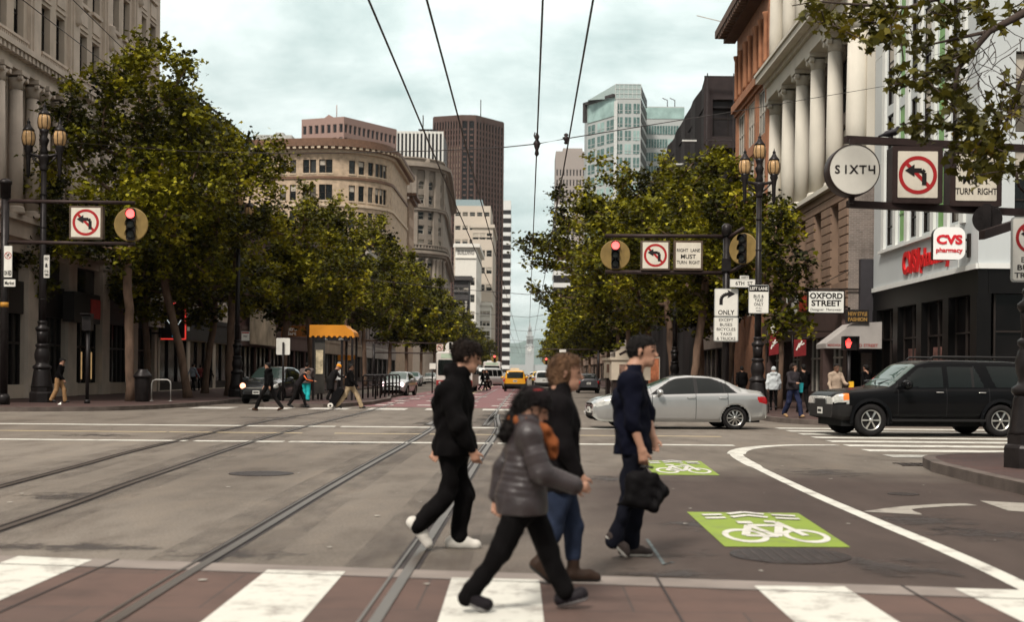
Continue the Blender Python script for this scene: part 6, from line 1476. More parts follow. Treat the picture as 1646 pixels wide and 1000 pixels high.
a, b = P(498, 540, 60), P(570, 523, 60); shelter('glass transit shelter with a scalloped orange canopy on the left boarding island', (a.x + b.x) / 2, 60, b.x - a.x, 1.6, b.z - .15, m_orng)
a, b = P(934, 598, 76), P(972, 587, 76); shelter('smaller shelter with an orange canopy strip on the right pavement', (a.x + b.x) / 2 + 4.2, 90, 1.9, 1.4, 2.55, m_orng)
# black railing posts on the island
rt = wroot('island_railing', 'black hoop railing running along the left boarding island', 'railing', (-8.9, 74, .15)); r = random.Random(4)
for k in range(8):
    y = 63.5 + k * 2.6; xo = -7.55 - .06 * k; mb = MB(); mb.tube([(xo - .45, y, .15), (xo - .45, y, 1.2), (xo - .38, y, 1.3), (xo + .1, y, 1.3), (xo + .17, y, 1.2), (xo + .17, y, .15)], .045, 6); mb.tube([(xo - .45, y, .8), (xo + .17, y, .8)], .025, 6); mb.build('hoop', m_blk, rt)
mb = MB(); mb.tube([(-8.2, 63.5, 1.0), (-8.55, 82, 1.0)], .03, 6); mb.build('rail', m_blk, rt)
# kiosks on the right pavement
def kiosk(label, px0, px1, py, Y, h, mat, peak=0.):
    a, b = P(px0, py, Y), P(px1, py, Y); w = b.x - a.x; z1 = a.z; rt = root('news_kiosk', label, 'kiosk', ((a.x + b.x) / 2, Y, .15), 0, 'cream kiosks'); z1 -= .15
    mb = MB(); mb.box(-w / 2, w / 2, 0, 1.6, z1 - h, z1); mb.box(-w / 2 - .08, w / 2 + .08, -.08, 1.68, z1 - .12, z1 + .02); mb.build('cabinet', mat, rt)
    mb = MB(); mb.box(-w / 2 + .1, w / 2 - .1, .1, 1.5, 0, z1 - h); mb.build('base', m_gantry, rt)
    mb = MB(); mb.box(-w * .3, w * .3, -.03, 0, z1 - h * .72, z1 - h * .3); mb.build('display', M('kiosk_print', (.20, .12, .09), .6, var=.7, scale=4), rt)
    if peak:
        mb = MB(); mb.prism([(-w * .4, z1), (-w * .4, z1 + peak * .6), (-w * .2, z1 + peak), (0, z1 + peak * .6), (0, z1)], 'Y', 0, .1); mb.build('gable_sign', mat, rt); mb = MB(); line2(mb, [(-w * .3, z1 + peak * .3), (-w * .12, z1 + peak * .7)], .12, -.01); mb.build('gable_mark', m_gantry, rt)
m_kc = M('cream_enamel', (.50, .43, .34), .5, var=.1, dirt=.2)
kiosk('cream kiosk with a pointed sign behind the man in navy', 983, 1046, 575, 67, 1.15, m_kc, .5)
kiosk('smaller cream cabinet left of the pointed kiosk', 973, 984, 576, 79, 1.2, m_kc)
a = P(945, 600, 88); rt = wroot('poster_column', 'poster board with an orange and blue picture on the right pavement', 'poster', (8.1, 84, .15)); mb = MB(); mb.box(7.75, 8.45, 84, 84.15, .9, 2.5); mb.build('poster', M('sunset_poster', (.45, .16, .08), .5, var=.8, scale=1.6), rt)
mb = MB(); mb.box(7.7, 8.5, 84.01, 84.2, .15, .9); mb.box(7.7, 8.5, 84.0, 84.2, 2.5, 2.6); mb.box(7.7, 7.75, 84, 84.2, .9, 2.5); mb.box(8.45, 8.5, 84, 84.2, .9, 2.5); mb.build('frame', m_kc, rt)
# red shop banners
m_ban = M('red_banner', (.17, .014, .016), .7, var=.2)
for px0, py0, px1, py1, lb, tw in ((1236, 534, 1252, 572, 'red pennant with a white flame shape hanging left of the right lamp post', 1), (1276, 546, 1296, 574, 'red shop banner with white marks right of the right lamp post', 0)):
    a, b = P(px0, py1, 58), P(px1, py0, 58); rt = wroot('shop_banner', lb, 'banner', (a.x, 58, a.z), 'red shop banners'); mb = MB(); mb.prism([(a.x, a.z), (b.x, a.z + .08), (b.x, b.z), (a.x, b.z)], 'Y', 58, 58.03); mb.build('cloth', m_ban, rt)
    mb = MB(); w = b.x - a.x
    if tw:
        mb.prism([(a.x + w * .3, b.z - .05), (a.x + w * .1, b.z + .25), (a.x + w * .4, b.z + .5), (a.x + w * .45, b.z + .95), (a.x + w * .7, b.z + .55), (a.x + w * .65, b.z + .35), (a.x + w * .9, b.z + .2), (a.x + w * .7, b.z - .05)], 'Y', 57.99, 58.02); mb.build('white_flame', m_swhite, rt); mb = MB()
    for k in range(3): line2(mb, [(a.x + w * (.2 + .2 * k), a.z + .3 + .12 * k), (a.x + w * (.45 + .2 * k), a.z + .62 + .1 * (k % 2))], .06, 57.985)
    mb.build('white_marks', m_swhite, rt); mb = MB(); mb.tube([(a.x - .06, 58.05, a.z - .3), (a.x - .06, 58.05, b.z + .2)], .025); mb.tube([(a.x - .06, 58.05, b.z + .05), (14, 58.05, b.z + .05)], .02); mb.build('pole', m_blk, rt)
rt = wroot('shop_sign', 'orange shop sign with white script lettering behind the white sign plate', 'sign', (-21.5, 104, 3)); a, b = P(452, 541, 104), P(492, 524, 104); mb = MB(); mb.box(a.x, b.x, 104, 104.2, a.z, b.z); mb.build('sign_box', M('dark_orange_sign', (.22, .08, .015), .5, var=.5, scale=1), rt)
mb = MB(); put_text(mb, 'Metro', FY(0, 104), a.x + .7, b.z - .25, w=1.1, h=.34, depth=.02, bold=.03); put_text(mb, 'Mart', FY(0, 104), a.x + .75, a.z + .25, w=.9, h=.3, depth=.02, bold=.03); mb.build('lettering', m_swhite, rt)

# overhead wires
m_wire = M('dark_wire', (.03, .022, .022), .5, .3)
def wire(name, label, pts, r, group=None, loc=None):
    mb = MB(); mb.tube(pts, r, 5); o = mb.build(name, m_wire, origin=pts[0]); tag(o, label, 'wire', group)
WZ = 6.0
for X, lab in ((-1.98, 'leftmost of the four trolley wires running down the street'), (-1.27, 'second trolley wire from the left'), (.14, 'third trolley wire from the left, with the long black hanger'), (.75, 'rightmost of the four trolley wires')):
    pts = [(X, 8 + 6 * k, WZ + .02 * math.sin(k * 1.3)) for k in range(60)]
    wire('trolley_wire', lab, pts, .0155, 'trolley wires')
hy = 25.2
sp = [P(105, 228, 50), P(300, 243, 44), P(480, 247, 38), P(700, 242, 30), P(805, 237, 27), P(863, 231, 25.2), P(910, 222.5, 26), P(1185, 178, 40), P(1422, 138, 54.9)]
wire('span_wire', 'thin span wire crossing the street from the left lamp to the right buildings', sp, .011)
for px, py, lab, L in ((863, 231, 'long black wire hanger on the third trolley wire', 1), (910, 222, 'small black wire clamp on the rightmost trolley wire', .5)):
    c = P(px, py, 25.2 if L == 1 else 26); mb = MB()
    mb.lathe([(.015, -.24 * L), (.045, -.2 * L), (.03, -.12 * L), (.055, -.05 * L), (.06, .03 * L), (.03, .08 * L), (.05, .14 * L), (.02, .2 * L)], (0, 0, 0), 10)
    if L == 1: mb.tube([(-.03, 0, .1), (-.055, 0, .16), (-.04, 0, .22), (0, 0, .2), (.015, 0, .12)], .012, 6)
    mb.box(-.07, .07, -.02, .02, -.02, .02); o = mb.build('wire_hanger', m_wire); o.location = c; tag(o, lab, 'wire hanger', 'wire hangers')
for i, (a, b) in enumerate(((P(30, -6, 40), P(330, 205, 74)), (P(112, -6, 44), P(470, 330, 130)))):
    wire('cable', ('slanting cable across the pale stone building, the left one', 'slanting cable across the pale stone building, the right one')[i], [a + (b - a) * k / 8 - Vector((0, 0, .25 * math.sin(math.pi * k / 8))) for k in range(9)], .016, 'slanting cables')
for k, Y in enumerate((85, 120, 160, 210, 270, 350)):
    wire('span_wire', 'thin span wire across the distant street between the tree rows', [(-15, Y, 8.0), (-6, Y, 7.0), (0, Y, 6.6), (8, Y, 8.0)], .02, 'distant span wires')
# distant gantries with small signals
for k, (px0, px1, py, Y, lit) in enumerate(((690, 730, 568, 118, 0), (868, 905, 574, 150, 1))):
    a, b = P(px0, py, Y), P(px1, py, Y); s = -1 if k == 0 else 1; xp = -13.9 if k == 0 else 8.1
    rt = wroot('signal_gantry', ('distant gantry arm in front of the left trees', 'distant gantry arm in front of the right trees')[k], 'pole', (xp, Y, .15)); mb = MB(); mb.tube([(xp, Y, .15), (xp, Y, a.z + .8)], .12, 8); mb.build('pole', m_blk, rt)
    for dz in (0, .9): mb = MB(); mb.tube([(xp, Y, a.z + dz), ((b.x if k == 0 else a.x), Y, a.z + dz)], .07, 6); mb.build('arm', m_gantry, rt)
panel('turn_sign', 'small distant no left turn sign above the bus', (701, 553, 713, 565), 117.5, face=m_scream, depth=.2, art=no_left(.8), group='no left turn signs')
signal('tiny distant round sign plate beside the far no left turn sign', 724, 558, 117.5, .9, 0, 0, m_swhite)
signal('tiny distant signal showing red over the left side traffic', 795, 577, 140, .8, 0, 1)
signal('tiny distant signal showing red at the right tree row', 878, 581, 149, .8, 0, 1)
panel('sign_plate', 'small distant white sign plate over the right side traffic', (899, 562, 910, 567), 149.5, depth=.1, edge=m_alu)
panel('sign_plate', 'small white sign plate on the island end before the bus', (690, 584, 701, 594), 92, depth=.04, edge=m_alu)
c = P(695, 600, 92.1); rt = None
mb = MB(); mb.tube([(c.x, 92.1, .0), (c.x, 92.1, P(695, 586, 92.1).z)], .05, 8); tag(mb.build('sign_post', m_blk, origin=(c.x, 92.1, 0)), 'black post under the small white plate before the bus', 'post')
# scrap of paper in the gutter
x, y = G(93, 657); mb = MB(); mb.poly([(-.2, -.1, .0), (.18, -.15, .02), (.1, .05, .24), (-.05, .12, .10)]); mb.poly([(-.2, -.1, 0), (-.05, .12, .1), (.05, .2, .02)]); o = mb.build('paper_scrap', m_swhite); o.location = (x, y, .005); tag(o, 'crumpled white scrap of paper in the left gutter', 'litter')
# ---------------------------------------------------------------- vehicles
def paint(name, col, rough=.28, metal=.25, coat=.8, var=.06): return M(name, col, rough, metal, var=var, scale=1.2, coat=coat, dirt=.08)
m_tyre = M('tyre_rubber', (.010, .009, .009), .85, var=.2, scale=6); m_rim = M('alloy_rim', (.50, .49, .46), .28, .85, var=.1); m_under = M('car_underside', (.010, .010, .010), .9)
m_cglass = MG('car_glass', (.006, .008, .0075), .03, .2); m_cglass.node_tree.nodes['Principled BSDF'].inputs['Specular IOR Level'].default_value = .3; m_wscreen = MG('windscreen_glass', (.055, .085, .075), .03, .2); m_chrome = M('chrome', (.62, .61, .58), .12, 1., var=.03)
m_blackp = M('black_trim', (.010, .009, .009), .5, spec=.3); m_head = M('headlamp_lens', (.55, .54, .50), .12, .3, var=.3, scale=9); m_tail = M('tail_lamp', (.35, .012, .015), .2, var=.1); m_plate = M('number_plate', (.55, .54, .50), .5, var=.15, scale=14)
m_hl = M('lit_headlamp', (1.0, .93, .86), .2, emit=3.0, var=.02); m_hlr = M('warm_lit_headlamp', (1.0, .42, .25), .2, emit=2.2, var=.02); m_ambl = M('amber_lens', (.60, .16, .03), .25)
def wheel(parent, x, y, r, side, spokes=10, w=.21, rimk=.66, rim=None):
    wh = MB(); wh.lathe([(r * .62, -w / 2 * side), (r * .93, -w / 2 * side), (r, -w * .32 * side), (r, w * .32 * side), (r * .93, w / 2 * side), (r * rimk, w / 2 * side), (r * rimk, w * .30 * side)], (x, y, r), 36, axis='Y'); o = wh.build('wheel', m_tyre, parent)
    mb = MB(); yo = y + side * w * .40
    mb.lathe([(r * rimk, -w * .3 * side), (r * rimk, w * .46 * side), (r * (rimk - .06), w * .48 * side), (r * (rimk - .08), w * .2 * side)], (x, y, r), 36, axis='Y')
    for k in range(spokes):
        t = 2 * math.pi * k / spokes; d = Vector((math.cos(t), 0, math.sin(t))); n = Vector((-math.sin(t), 0, math.cos(t))); c = Vector((x, yo, r))
        a, b = c + d * r * .1, c + d * r * (rimk - .03); wi, wo = r * .035, r * .065; dy = Vector((0, side * .02, 0))
        mb.poly([a + n * wi + dy, b + n * wo, b - n * wo, a - n * wi + dy]); mb.poly([a + n * wi, b + n * wo, b + n * wo - dy * 3, a + n * wi - dy * 3]); mb.poly([a - n * wi, b - n * wo, b - n * wo - dy * 3, a - n * wi - dy * 3])
    mb.lathe([(r * .14, -.03 * side), (r * .14, .02 * side), (r * .09, .035 * side)], (x, yo, r), 14, axis='Y'); mb.build('rim', rim or m_rim, o)
    mb = MB(); mb.lathe([(r * .5, 0), (r * .5, .02 * side)], (x, y - side * w * .05, r), 20, axis='Y'); mb.build('brake_disc', m_blackp, o); return o

def car_shell(p):
    """grid surface of a car from its profile tables; returns grid points [i][j] over the half section, stations xs"""
    L0, L1 = p['x']; xs = set(np.linspace(L0, L1, p.get('n', 150)))
    for s in p.get('seams', ()): xs |= {s - .007, s + .007}
    for k in range(9): xs |= {L1 - .004 * k * k, L0 + .004 * k * k}
    xs = np.array(sorted(xs)); I = lambda t: np.interp(xs, [a for a, _ in t], [b for _, b in t])
    def sm(a, n=2):
        for _ in range(n): b = a.copy(); b[1:-1] = (a[:-2] + 2 * a[1:-1] + a[2:]) / 4; a = b
        return a
    zt, zb, zs, wb, wr = [sm(I(p[k]), p.get('sm', 6)) for k in ('top', 'belt', 'sill', 'wb', 'wr')]
    prof = []
    for i in range(len(xs)):
        w, r_, t, b, s = wb[i], wr[i], zt[i], zb[i], zs[i]; b = min(b, t - .01)
        key = [(w * .90, s), (w * .965, s + .10 * (b - s) + .02), (w * .985, s + .30 * (b - s)), (w, s + .55 * (b - s)), (w * .995, s + .8 * (b - s)), (w * .975, s + .93 * (b - s)), (w * .945, b)]
        gh = t - b; cr = min(.07, gh * .35)
        key += [(w * .945 + (r_ - w * .945) * q + .02 * math.sin(math.pi * q) * (gh > .2), b + (gh - cr) * q) for q in (.06, .25, .5, .75, .92, 1)]
        key += [(r_ * .93, t - cr * .55), (r_ * .8, t - cr * .25), (r_ * .5, t - cr * .06), (0, t)]
        K = np.array(key); d = np.r_[0, np.cumsum(np.full(len(K) - 1, 1.0))]; nj = p.get('nj', 56); u = np.linspace(0, d[-1], nj)
        prof.append(np.c_[np.interp(u, d, K[:, 0]), np.interp(u, d, K[:, 1])])
    return xs, np.array(prof), (zt, zb, zs, wb, wr)
def inpoly(x, z, pl):
    c = False; n = len(pl)
    for i in range(n):
        (x1, z1), (x2, z2) = pl[i], pl[(i + 1) % n]
        if (z1 > z) != (z2 > z) and x < (x2 - x1) * (z - z1) / (z2 - z1) + x1: c = not c
    return c
def build_car(label, p, loc, rz, body_mat, name='parked_car', group=None, cat='car'):
    rt = root(name, label, cat, loc, rz, group); xs, pr, tab = car_shell(p); nj = pr.shape[1]; zt, zb = tab[0], tab[1]
    bins = {}
    def emit(key, q, sm=True):
        b = bins.setdefault(key, (MB(), {})); idx = []
        for c in q:
            k = (round(c[0], 5), round(c[1], 5), round(c[2], 5))
            if k not in b[1]: b[1][k] = b[0].add([c])
            idx.append(b[1][k])
        if len(set(idx)) > 2: b[0].face(idx, 0, sm)
    gj = int((nj - 1) * 6 / 16) + 1
    for side in (1, -1):
        for i in range(len(xs) - 1):
            for j in range(nj - 1):
                q = [(xs[a], side * pr[a, b, 0], pr[a, b, 1]) for a, b in ((i, j), (i + 1, j), (i + 1, j + 1), (i, j + 1))]
                if side < 0: q = q[::-1]
                cx_, cy_, cz_ = [sum(v[k] for v in q) / 4 for k in range(3)]; key = 'body'
                if j < gj and any((cx_ - wx) ** 2 + (cz_ - p['r']) ** 2 < (p['r'] * p.get('arch', 1.17)) ** 2 for wx in p['wheels']): continue
                zn = p['zones'](cx_, abs(cy_), cz_, side, j / (nj - 1), np.interp(cx_, xs, tab[4]))
                if zn: key = zn
                emit(key, q)
    for i, e in ((0, 1), (len(xs) - 1, -1)):       # nose and tail: strips between the two half sections
        m = 18
        for j in range(nj - 1):
            for k in range(m):
                def pt(jj, kk): return (xs[i], -pr[i, jj, 0] + 2 * pr[i, jj, 0] * kk / m, pr[i, jj, 1])
                q = [pt(j, k), pt(j, k + 1), pt(j + 1, k + 1), pt(j + 1, k)]; cx_, cy_, cz_ = [sum(v[n] for v in q) / 4 for n in range(3)]
                emit(p['ends'](cx_, cy_, cz_) or 'body', q if e < 0 else q[::-1])
    mats = {'body': body_mat, 'windscreen': m_wscreen, 'rear_window': m_cglass, 'side_window': m_cglass, 'door_front': body_mat, 'door_rear': body_mat, 'headlight': p.get('head', m_head), 'taillight': m_tail, 'grille': m_blackp, 'bumper': p.get('bumper', m_blackp), 'seam': m_blackp, 'window_trim': p.get('trim', m_blackp), 'cladding': m_blackp, 'amber': m_ambl, 'chrome': m_chrome, 'roof': body_mat}
    obs = {}
    for key, (b, _) in bins.items():
        base = key.split('|')[0]; nm = {'door_front': 'door', 'door_rear': 'door', 'amber': 'indicator', 'seam': 'door_gap', 'chrome': 'chrome_trim'}.get(base, base)
        obs[key] = b.build(nm, mats[base], rt)
    W = max(tab[3]); mb = MB(); mb.box(p['x'][0] + .25, p['x'][1] - .25, -W * .80, W * .80, p['r'] * .62, p['r'] * 1.75); mb.build('underbody', m_under, rt)
    for wx in p['wheels']:
        for s in (1, -1):
            wheel(rt, wx, s * (W - .13), p['r'], s, p.get('spokes', 10), p.get('tw', .2), p.get('rimk', .66), p.get('rim'))
            mb = MB(); N = 18; R = p['r'] * p.get('arch', 1.17)
            for k in range(N):
                t, t2 = [math.radians(-14 + 208 * q / N) for q in (k, k + 1)]
                a = [(wx + R * math.cos(q), s * (W * .985), p['r'] + R * math.sin(q)) for q in (t, t2)]; b_ = [(wx + R * math.cos(q), s * (W - .34), p['r'] + R * math.sin(q)) for q in (t, t2)]; c = [(wx + R * 1.10 * math.cos(q), s * (W * 1.0), p['r'] + R * 1.10 * math.sin(q)) for q in (t, t2)]
                mb.poly([a[0], a[1], b_[1], b_[0]], 0); mb.poly([a[0], a[1], c[1], c[0]], 1)
            mb.build('wheel_arch', [m_under, p.get('lip', body_mat)], rt)
    for s in (1, -1):
        mx, mz, my = p['mirror']; mb = MB(); mb.lathe([(.015, -.06), (.065, -.05), (.085, 0), (.08, .05), (.05, .085)], (0, 0, 0), 14, axis='X'); mb.v = [(mx + v[0] * p.get('mk', 1.0), s * (my + v[1] * 1.5 * p.get('mk', 1.0)), mz + v[2] * p.get('mk', 1.0)) for v in mb.v]; mb.box(mx - .02, mx + .03, s * (my - .2) if s > 0 else s * (my - .03), s * (my - .03) if s > 0 else s * (my - .2), mz - .05, mz - .02); mb.build('mirror', p.get('mirror_mat', body_mat), rt)
        for hx in p.get('handles', ()):
            mb = MB(); y = s * (float(np.interp(hx, xs, tab[3])) * .995); z = p['hz']; mb.tube([(hx - .11, y, z), (hx - .08, y + s * .028, z), (hx + .08, y + s * .028, z), (hx + .11, y, z)], .013, 6); mb.build('handle', m_chrome if p.get('chrome') else body_mat, rt)
    for xx, s in ((p['x'][1], 1), (p['x'][0], -1)):
        z = p['plate'][0 if s > 0 else 1]; mb = MB(); mb.box(min(xx, xx + s * .02), max(xx, xx + s * .02), -.155, .155, z - .08, z + .08); o = mb.build('number_plate', m_plate, rt)
        mb = MB(); put_text(mb, '6TRK 482' if s > 0 else '6TRK 482', (lambda u, n, zz_: (xx + s * (.02 + n), u * s, zz_)), 0, z - .01, w=.25, h=.06, depth=.003, bold=.02) if p.get('txt') else mb.box(xx + s * .021 - .001, xx + s * .021 + .001, -.12, .12, z - .03, z + .03); mb.build('plate_lettering', m_ink, o)
    return rt, obs

# --- silver saloon
def z_sedan(x, y, z, side, t, wr):
    if t > 6 / 16 and t <= 12.2 / 16:
        if inpoly(x, z, [(.78, .955), (.20, 1.34), (-.28, 1.385), (-.28, .975)]) : return 'side_window|f%d' % side
        if inpoly(x, z, [(-.37, .98), (-.37, 1.385), (-.72, 1.375), (-1.12, 1.20), (-1.34, 1.01)]):
            return 'window_trim' if abs(x + 1.06) < .02 else 'side_window|r%d' % side
        if inpoly(x, z, [(.86, .93), (.22, 1.37), (-.28, 1.41), (-.74, 1.40), (-1.15, 1.23), (-1.42, .98)]): return 'window_trim'
    if t > 12 / 16 and .30 < x < 1.08 and y < wr * .95 - .02: return 'windscreen'
    if t > 12 / 16 and -1.66 < x < -1.02 and y < wr * .92: return 'rear_window'
    if t < 6.3 / 16:
        if x > 1.86 and .60 < z < .77 and y > .42 and z > .60 + (2.2 - x) * .25: return 'headlight|%d' % side
        if x < -1.93 and .66 < z < .90 and y > .45 and z > .70 + (x + 2.2) * .3: return 'taillight|%d' % side
        if .30 < z < .99:
            for s in (.80, -.32, -1.15):
                if abs(x - s) < .0075 and (s > -1 or z > .62): return 'seam'
            if -.32 < x < .80: return 'door_front|%d' % side
            if -1.15 < x < -.32 and ((x + 1.35) ** 2 + (z - .31) ** 2 > .42 ** 2): return 'door_rear|%d' % side
    return None
def e_sedan(x, y, z):
    if x > 0:
        if .55 < z < .68 and abs(y) < .42: return 'chrome' if .60 < z < .63 else 'grille'
        if .28 < z < .42 and abs(y) < .50: return 'grille'
    return None
sedan = dict(x=(-2.27, 2.27), top=[(-2.27, .78), (-2.24, .92), (-2.12, 1.055), (-1.75, 1.10), (-1.55, 1.16), (-1.05, 1.40), (-.7, 1.455), (-.2, 1.47), (.15, 1.435), (.45, 1.31), (1.08, 1.02), (1.5, .965), (1.9, .88), (2.12, .80), (2.22, .75), (2.27, .70)],
             belt=[(-2.27, .72), (-2.22, .86), (-2.0, .98), (-1.4, .99), (-.4, .965), (.6, .93), (1.1, .91), (1.6, .87), (2.0, .79), (2.2, .70), (2.27, .64)], sill=[(-2.27, .44), (-2.2, .30), (-1.9, .24), (-1, .20), (1, .20), (1.9, .20), (2.15, .22), (2.27, .34)],
             wb=[(-2.27, .58), (-2.22, .70), (-2.05, .80), (-1.7, .86), (-1, .88), (.5, .88), (1.3, .875), (1.75, .86), (2.0, .82), (2.18, .75), (2.27, .66)], wr=[(-2.27, .42), (-2.0, .62), (-1.65, .66), (-1.0, .575), (-.2, .57), (.3, .575), (1.08, .70), (1.6, .66), (2.0, .60), (2.27, .50)],
             r=.315, wheels=(1.36, -1.34), zones=z_sedan, ends=e_sedan, seams=(.80, -.32, -1.15), mirror=(.62, 1.0, .98), handles=(-.20, -1.02), hz=.86, plate=(.50, .72), spokes=10, rimk=.70, txt=True)
m_silver = paint('silver_car_paint', (.40, .40, .39), .25, .55, .9)
sx0, sx1 = P(948, 690, 34.6), P(1228, 690, 36.0)
car, _ = build_car('silver four door saloon driving left across the intersection behind the walkers', sedan, ((sx0.x + sx1.x) / 2, 36.0, 0), math.pi + math.radians(7.5), m_silver, 'silver_car', None); car.scale = (1.07, 1, 1)

# --- black full-size sport utility
def z_suv(x, y, z, side, t, wr):
    if t > 6 / 16 and t <= 12.3 / 16:
        if inpoly(x, z, [(.98, 1.23), (.45, 1.70), (-.18, 1.74), (-.18, 1.22)]): return 'side_window|a%d' % side
        if inpoly(x, z, [(-.30, 1.22), (-.30, 1.74), (-1.02, 1.75), (-1.24, 1.24)]): return 'window_trim' if abs(x + .95) < .018 else 'side_window|b%d' % side
        if inpoly(x, z, [(-1.50, 1.34), (-1.34, 1.76), (-2.50, 1.76), (-2.58, 1.25), (-1.56, 1.25)]): return 'side_window|c%d' % side
    if t > 11.8 / 16 and .52 < x < 1.22 and y < wr * .95 + .02: return 'windscreen'
    if t < 6.6 / 16:
        if x > 2.28 and .82 < z < 1.06 and y > .50: return 'amber' if (x < 2.42 and z > .9) else 'headlight|%d' % side
        if x > 2.2 and z < .78: return 'bumper'
        if x < -2.55 and .9 < z < 1.35 and y > .75: return 'taillight|%d' % side
        if x < -2.5 and z < .72: return 'bumper'
        for s in (1.02, -.24, -1.36):
            if abs(x - s) < .008 and z > .5: return 'seam'
        if z < .50: return 'cladding'
        if -.24 < x < 1.02: return 'door_front|%d' % side
        if -1.36 < x < -.24: return 'door_rear|%d' % side
    return None
def e_suv(x, y, z):
    if x > 0:
        if .80 < z < 1.08 and abs(y) < .46: return 'chrome' if (abs(z - .94) < .035 or abs(y) > .40 or z > 1.045) else 'grille'
        if .80 < z < 1.08: return 'headlight|n%d' % (y > 0)
        if z < .78: return 'bumper'
    elif z > 1.2 and abs(y) < .75: return 'rear_window'
    return None
suv = dict(x=(-2.75, 2.65), top=[(-2.75, 1.35), (-2.70, 1.78), (-2.6, 1.86), (-2.0, 1.90), (-.5, 1.92), (.2, 1.90), (.5, 1.82), (.62, 1.74), (1.22, 1.24), (1.5, 1.20), (2.2, 1.15), (2.5, 1.10), (2.62, 1.04), (2.65, .98)],
           belt=[(-2.75, 1.1), (-2.68, 1.18), (-2.4, 1.20), (-.5, 1.19), (.9, 1.17), (1.3, 1.15), (2.2, 1.08), (2.55, 1.03), (2.65, .95)], sill=[(-2.75, .55), (-2.6, .48), (-2, .42), (2, .42), (2.4, .40), (2.65, .46)],
           wb=[(-2.75, .88), (-2.65, .96), (-2.2, 1.0), (2.0, 1.0), (2.35, .97), (2.55, .90), (2.65, .84)], wr=[(-2.75, .66), (-2.5, .78), (.3, .77), (.6, .79), (1.22, .88), (2.0, .85), (2.65, .70)],
           r=.405, arch=1.16, wheels=(1.72, -1.66), zones=z_suv, ends=e_suv, seams=(1.02, -.24, -1.36), mirror=(.88, 1.28, 1.20), mk=1.45, handles=(-.05, -1.16), hz=1.10, plate=(.62, .9), spokes=6, tw=.27, rimk=.64, chrome=True, sm=4, n=160)
m_black = M('black_car_paint', (.004, .004, .0045), .2, 0., .1, 1.2, spec=.10, coat=.03)
sv, ob = build_car('black full size sport utility with a roof rack waiting on the side street crossing', suv, (P(1475, 700, 33.4).x, 33.2, 0), math.pi + math.radians(8), m_black, 'black_suv', None)
for s in (1, -1):
    mb = MB(); mb.tube([(.1, s * .68, 1.90), (.0, s * .68, 1.985), (-2.2, s * .68, 1.985), (-2.3, s * .68, 1.90)], .025, 6); mb.build('roof_rail', m_blackp, sv)
    mb = MB(); mb.box(-1.25, 1.2, s * .86, s * 1.03, .38, .44) if s > 0 else mb.box(-1.25, 1.2, -1.03, -.86, .38, .44); mb.build('running_board', m_blackp, sv)
    for wx in (1.72, -1.66):       # flared arches
        mb = MB(); N = 16
        for k in range(N):
            t, t2 = [math.radians(-8 + 196 * q / N) for q in (k, k + 1)]
            R0, R1 = .47, .55; q = [(wx + R * math.cos(a), s * (1.025 if R == R0 else 1.0), .405 + R * math.sin(a)) for R, a in ((R0, t), (R0, t2), (R1, t2), (R1, t))]; mb.poly(q, 0, True)
        mb.build('wheel_arch_flare', m_black, sv)
    mb = MB(); mb.tube([(1.18, s * .1, 1.30), (.95, s * .55, 1.42)], .014, 5); mb.build('wiper', m_blackp, sv)
mb = MB(); mb.tube([(-2.75, 0, .48), (-2.98, 0, .48)], .05, 8); mb.build('tow_hitch', m_chrome, sv)

# --- dark crossover facing us on the left, headlight lit
def mk_zf(hz, grz, ws, w_low=.5):
    def z_(x, y, z, side, t, wr):
        if t > 6 / 16 and t <= 12.2 / 16 and inpoly(x, z, ws['side']): return 'side_window|%d' % side
        if t > 11.9 / 16 and ws['f'][0] < x < ws['f'][1] and y < wr * .96: return 'windscreen'
        if t > 11.9 / 16 and ws['r'][0] < x < ws['r'][1] and y < wr * .96: return 'rear_window'
        if t < 7 / 16 and x > ws['hx'] and hz[0] < z < hz[1] and y > .38: return 'headlight|%d' % side
        if t < 7 / 16 and x < ws['tx'] and ws['tz'][0] < z < ws['tz'][1] and y > .5: return 'taillight|%d' % side
        return None
    def e_(x, y, z):
        if x > 0:
            if grz[0] < z < grz[1] and abs(y) < .42: return 'chrome' if (int(z * 22) % 3 == 0) else 'grille'
            if hz[0] < z < hz[1] and abs(y) > .42: return 'headlight|n%d' % (y > 0)
            if z < grz[0] - .14 and abs(y) < .55: return 'grille'
        elif ws.get('rear'):
            if z > ws['rear']: return 'rear_window'
        return None
    return z_, e_
zf, ef = mk_zf((.72, .92), (.68, .92), dict(side=[(.9, 1.05), (.2, 1.52), (-1.5, 1.5), (-1.95, 1.12)], f=(.25, 1.12), r=(-2.2, -1.75), hx=1.9, tx=-2.0, tz=(.8, 1.1)))
cross = dict(x=(-2.35, 2.38), top=[(-2.35, 1.0), (-2.3, 1.2), (-1.75, 1.58), (-1, 1.68), (0, 1.69), (.3, 1.62), (1.12, 1.14), (1.6, 1.06), (2.1, .96), (2.3, .86), (2.38, .76)], belt=[(-2.35, .9), (-2.2, 1.08), (-1, 1.06), (1, 1.02), (1.6, .97), (2.1, .87), (2.38, .70)], sill=[(-2.35, .5), (-2.1, .34), (2, .30), (2.25, .32), (2.38, .42)],
             wb=[(-2.35, .75), (-2.2, .86), (-1.5, .92), (1.5, .92), (2.0, .86), (2.25, .74), (2.38, .62)], wr=[(-2.35, .6), (-1.7, .66), (0, .66), (.3, .66), (1.12, .78), (2, .6), (2.38, .4)], r=.36, wheels=(1.42, -1.36), zones=zf, ends=ef, mirror=(.78, 1.1, 1.04), mk=1.3, plate=(.52, .8), spokes=8, head=m_head, n=90, nj=44)
